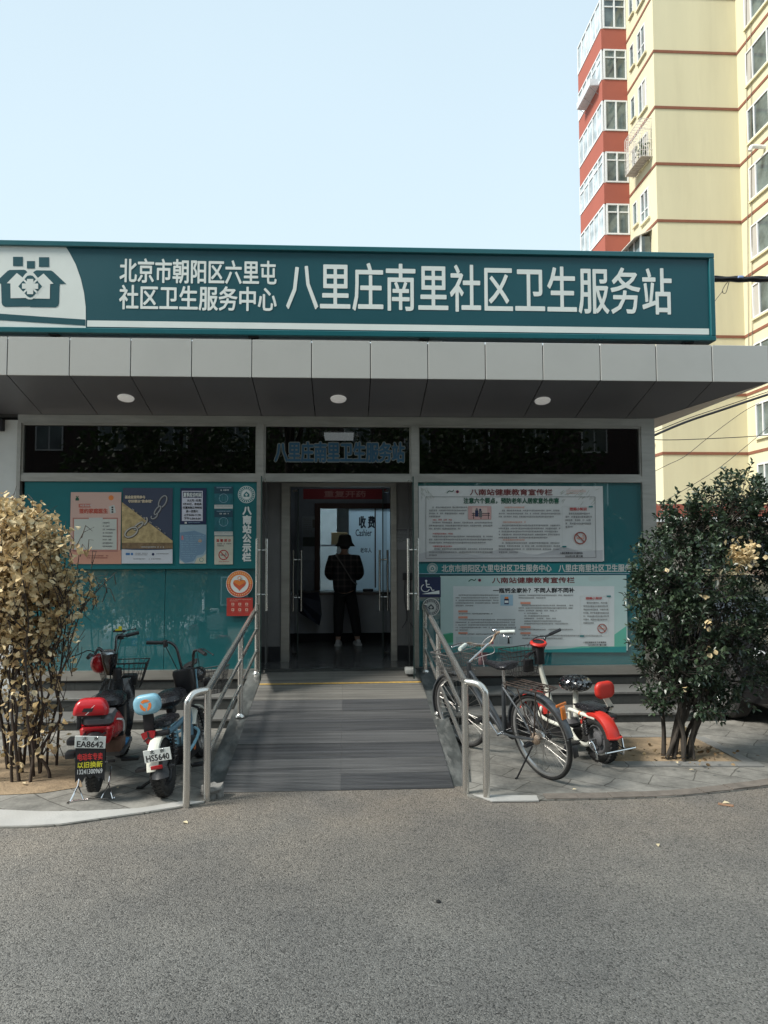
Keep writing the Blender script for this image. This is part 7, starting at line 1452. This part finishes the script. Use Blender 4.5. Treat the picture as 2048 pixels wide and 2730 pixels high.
# ================================================================ CARS: one black at the right edge, one white just left of the view that mirrors in the teal glass
def car(name, label, loc, head, paint, number, L_=4.35, W_=1.80):
    t = thing(name, label, 'car', loc, R(head)); hw = W_/2
    def ap(n, mb, m, p=None, ang=30): return obj(n, mb, m, p or t, ang)
    body = []       # sections from front (y=0) backwards (+y): half widths and heights of a rounded hull
    st = [(0.0, .58, .30, .62), (.05, .78, .24, .72), (.22, .86, .20, .83), (.75, .895, .18, .93), (1.25, .90, .17, .985), (2.2, .90, .17, .985), (3.3, .90, .18, 1.0), (3.95, .88, .22, 1.02), (4.25, .82, .28, .98), (4.35, .72, .36, .86)]
    for y, w_, zb, zt in st:
        zm = (zb+zt)/2; k = []
        for x, z in ((-.80, zb), (-.97, zb+.06), (-1.0, zm-.05), (-.985, zm+.10), (-.955, zt-.09), (-.86, zt-.015), (-.5, zt+.012), (0, zt+.02), (.5, zt+.012), (.86, zt-.015), (.955, zt-.09), (.985, zm+.10), (1.0, zm-.05), (.97, zb+.06), (.80, zb)): k.append((x*w_, y, z))
        body.append(k)
    mb = MB(); mb.loft(body); b = ap('body', mb, paint)
    gh = []
    for y, w_, zb, zt in ((1.18, .80, .97, .975), (1.55, .77, .98, 1.20), (2.0, .70, .98, 1.44), (2.5, .68, .98, 1.50), (3.2, .68, .99, 1.47), (3.75, .72, 1.0, 1.28), (4.15, .74, 1.0, 1.02)):
        k = []
        for x, f in ((-1.06, 0), (-1.0, .5), (-.93, .90), (-.8, 1.0), (0, 1.03), (.8, 1.0), (.93, .90), (1.0, .5), (1.06, 0)): k.append((x*w_, y, zb+(zt-zb)*f))
        gh.append(k)
    mb = MB(); mb.loft(gh); ap('windows', mb, mk('car glass', (.01, .012, .014), .04, var=.1, spec=.9))
    mb = MB(); mb.loft([[(x, y, z+.008) for x, y, z in k[2:7]]+[(x*.98, y, z-.012) for x, y, z in k[2:7][::-1]] for k in gh[2:6]]); ap('roof', mb, paint)
    for s in (-1, 1):
        mb = MB(); mb.tube([(s*.83, 1.22, .985), (s*.755, 1.6, 1.22), (s*.655, 2.02, 1.455)], .028, 6); ap('pillar', mb, paint)
        mb = MB(); mb.rbox((s*(hw+.09), 1.55, 1.03), (.20, .11, .14), .04, 3); ap('mirror', mb, paint)
        mb = MB(); mb.loft([[(s*x, y, z) for x, y, z in ((.50, .035, .68), (.50, .02, .60), (.50, .06, .60), (.50, .07, .68))], [(s*x, y, z) for x, y, z in ((.72, .10, .74), (.74, .085, .63), (.74, .13, .62), (.72, .15, .75))], [(s*x, y, z) for x, y, z in ((.83, .28, .80), (.85, .28, .70), (.82, .34, .70), (.80, .34, .80))]]); ap('headlight', mb, mk('headlight glass', (.55, .58, .60), .08, var=.1, coat=.8))
        mb = MB(); mb.rbox((s*.66, 4.31, .80), (.26, .10, .13), .03); ap('taillight', mb, K_lens)
        for y in (.82, 3.52):
            c = V((s*.80, y, .325)); M = Matrix.Translation(c) @ RX90; mb = MB(); mb.lathe([(.20, -.10), (.30, -.10), (.325, -.07), (.325, .07), (.30, .10), (.20, .10)], 32, M=M, closed=True); wl = ap('wheel', mb, K_tyre)
            mb = MB(); mb.lathe([(.001, s*.06), (.06, s*.085), (.19, s*.07), (.21, s*.10), (.21, -s*.05), (.001, -s*.05)], 30, M=M); ap('rim', mb, K_alloy, wl)
            mb = MB(); mb.tube(arc((s*(hw-.012), y, .335), .375, 5, 175, 18), .018, 6); ap('wheel_arch', mb, K_blk)
    mb = MB(); mb.rbox((0, .018, .50), (.92, .06, .17), .03); ap('grille', mb, K_blk)
    mb = MB(); mb.rbox((0, .055, .31), (1.2, .07, .10), .02); ap('lower_intake', mb, K_blk)
    mb = MB(); mb.rbox((0, -.018, .665), (.75, .02, .018), .005); ap('chrome_strip', mb, K_chr)
    mb = MB(); mb.rbox((0, -.028, .50), (.44, .012, .14), .004); pl_ = ap('number_plate', mb, mk('plate blue', (.02, .08, .38), .4))
    q = MB(); write(q, number, (-.20, .455, -.0345), (.20, .545), 0, .08); ap('lettering', q, I_wht, pl_, 0)
    return t
car('parked_car', 'black car parked beyond the steps, half hidden by the green shrub', (4.86, 6.75, 0), 0, mk('black car paint', (.004, .004, .005), .3, var=.05, coat=.5, spec=.25), '京N·58217')
car('parked_car', 'white car facing the clinic, mirrored in the lower teal glass', (-3.75, 2.9, -.01), 180, mk('white car paint', (.72, .73, .74), .2, var=.03, coat=1.0), '京P·66062')

# ================================================================ street trees and a block of flats on the camera's side of the road: they shade the front and mirror in the glass
M_tl = leafmat('street tree leaves', [(.025, .05, .018), (.04, .075, .025), (.06, .10, .035)], .5, .3, .4)
def street_tree(loc, h, blobs_, n, label, seed, lf_=.16):
    r_ = random.Random(seed); t = thing('street_tree', label, 'tree', loc, group='street trees across the road'); mb = MB()
    mb.tube(cr([(0, 0, -.05), (.05, .03, h*.3), (-.05, .05, h*.6), (0, 0, h)], 5), [.17-.11*i/15 for i in range(16)], 10)
    for c, rr in blobs_: mb.tube(cr([(0, 0, h*.55), V(c)*.5+V((0, 0, h*.35)), V(c)], 4), [.07-.05*i/8 for i in range(9)], 7)
    obj('trunk', mb, M_bark2, t, 60); mb = MB(); tot = sum(rr**2 for _, rr in blobs_)
    for c, rr in blobs_:
        for i in range(int(n*rr*rr/tot)):
            d = V((r_.gauss(0, 1), r_.gauss(0, 1), r_.gauss(0, .8))).normalized(); p = V(c)+d*rr*r_.uniform(.25, 1.05)**.55; add_leaf(mb, p, V((r_.uniform(-1, 1), r_.uniform(-1, 1), r_.uniform(-.8, .4))), lf_*r_.uniform(.7, 1.5), lf_*r_.uniform(.5, .9), r_, .2, .3)
    obj('crown', mb, M_tl, t, 0, weld=False); return t
street_tree((-8.4, .1, 0), 7.5, [((1.6, 1.2, 8.6), 2.3), ((.2, -.4, 9.6), 2.2), ((2.6, -1.2, 8.8), 2.0)], 1900, 'tall street tree whose crown hangs over the left of the road', 1, .17)
street_tree((-1.6, -3.6, 0), 7.5, [((-.4, 4.2, 9.2), 2.3), ((.6, 2.6, 8.6), 2.1), ((2.4, 3.4, 9.4), 2.2), ((0, 0, 9), 2.0)], 2500, 'tall street tree behind the camera with a wide crown over the road', 2, .17)
street_tree((4.2, -5.0, 0), 5.5, [((0, 0, 5.2), 2.3), ((-1.6, .6, 4.3), 1.6), ((1.6, .2, 4.6), 1.8)], 2600, 'bushy street tree mirrored in the right transom window', 3, .19)
street_tree((-5.2, -6.2, 0), 5.5, [((0, 0, 5.0), 2.3), ((1.7, .4, 4.2), 1.7), ((-1.7, .2, 4.4), 1.8)], 2600, 'bushy street tree mirrored in the left transom window', 4, .19)
street_tree((-.3, -8.5, 0), 6.0, [((0, 0, 5.6), 2.4), ((1.7, .4, 4.4), 1.8), ((-1.7, .2, 4.6), 1.8)], 2600, 'bushy street tree mirrored in the transom over the door', 5, .19)
fb = thing('apartment_block', 'brick red block of flats across the road, mirrored in the clinic glass', 'building', (0, -24, 0))
mb = MB(); mb.box((-26, -10, 0), (24, 0, 16.5)); obj('wall', mb, mk('old brick wall', (.075, .055, .05), .85, var=.15, vs=2), fb, 0)
for i in range(14):
    for k in range(5):
        x, z = -24+i*3.4, 1.1+k*3.1; mb = MB(); mb.box((x, .002, z), (x+1.5, .06, z+1.6)); wo = obj('window', mb, M_upvc, fb, 0); mb = MB(); mb.box((x+.08, .03, z+.08), (x+.71, .075, z+1.52)); mb.box((x+.79, .03, z+.08), (x+1.42, .075, z+1.52)); obj('pane', mb, M_wg, wo, 0)
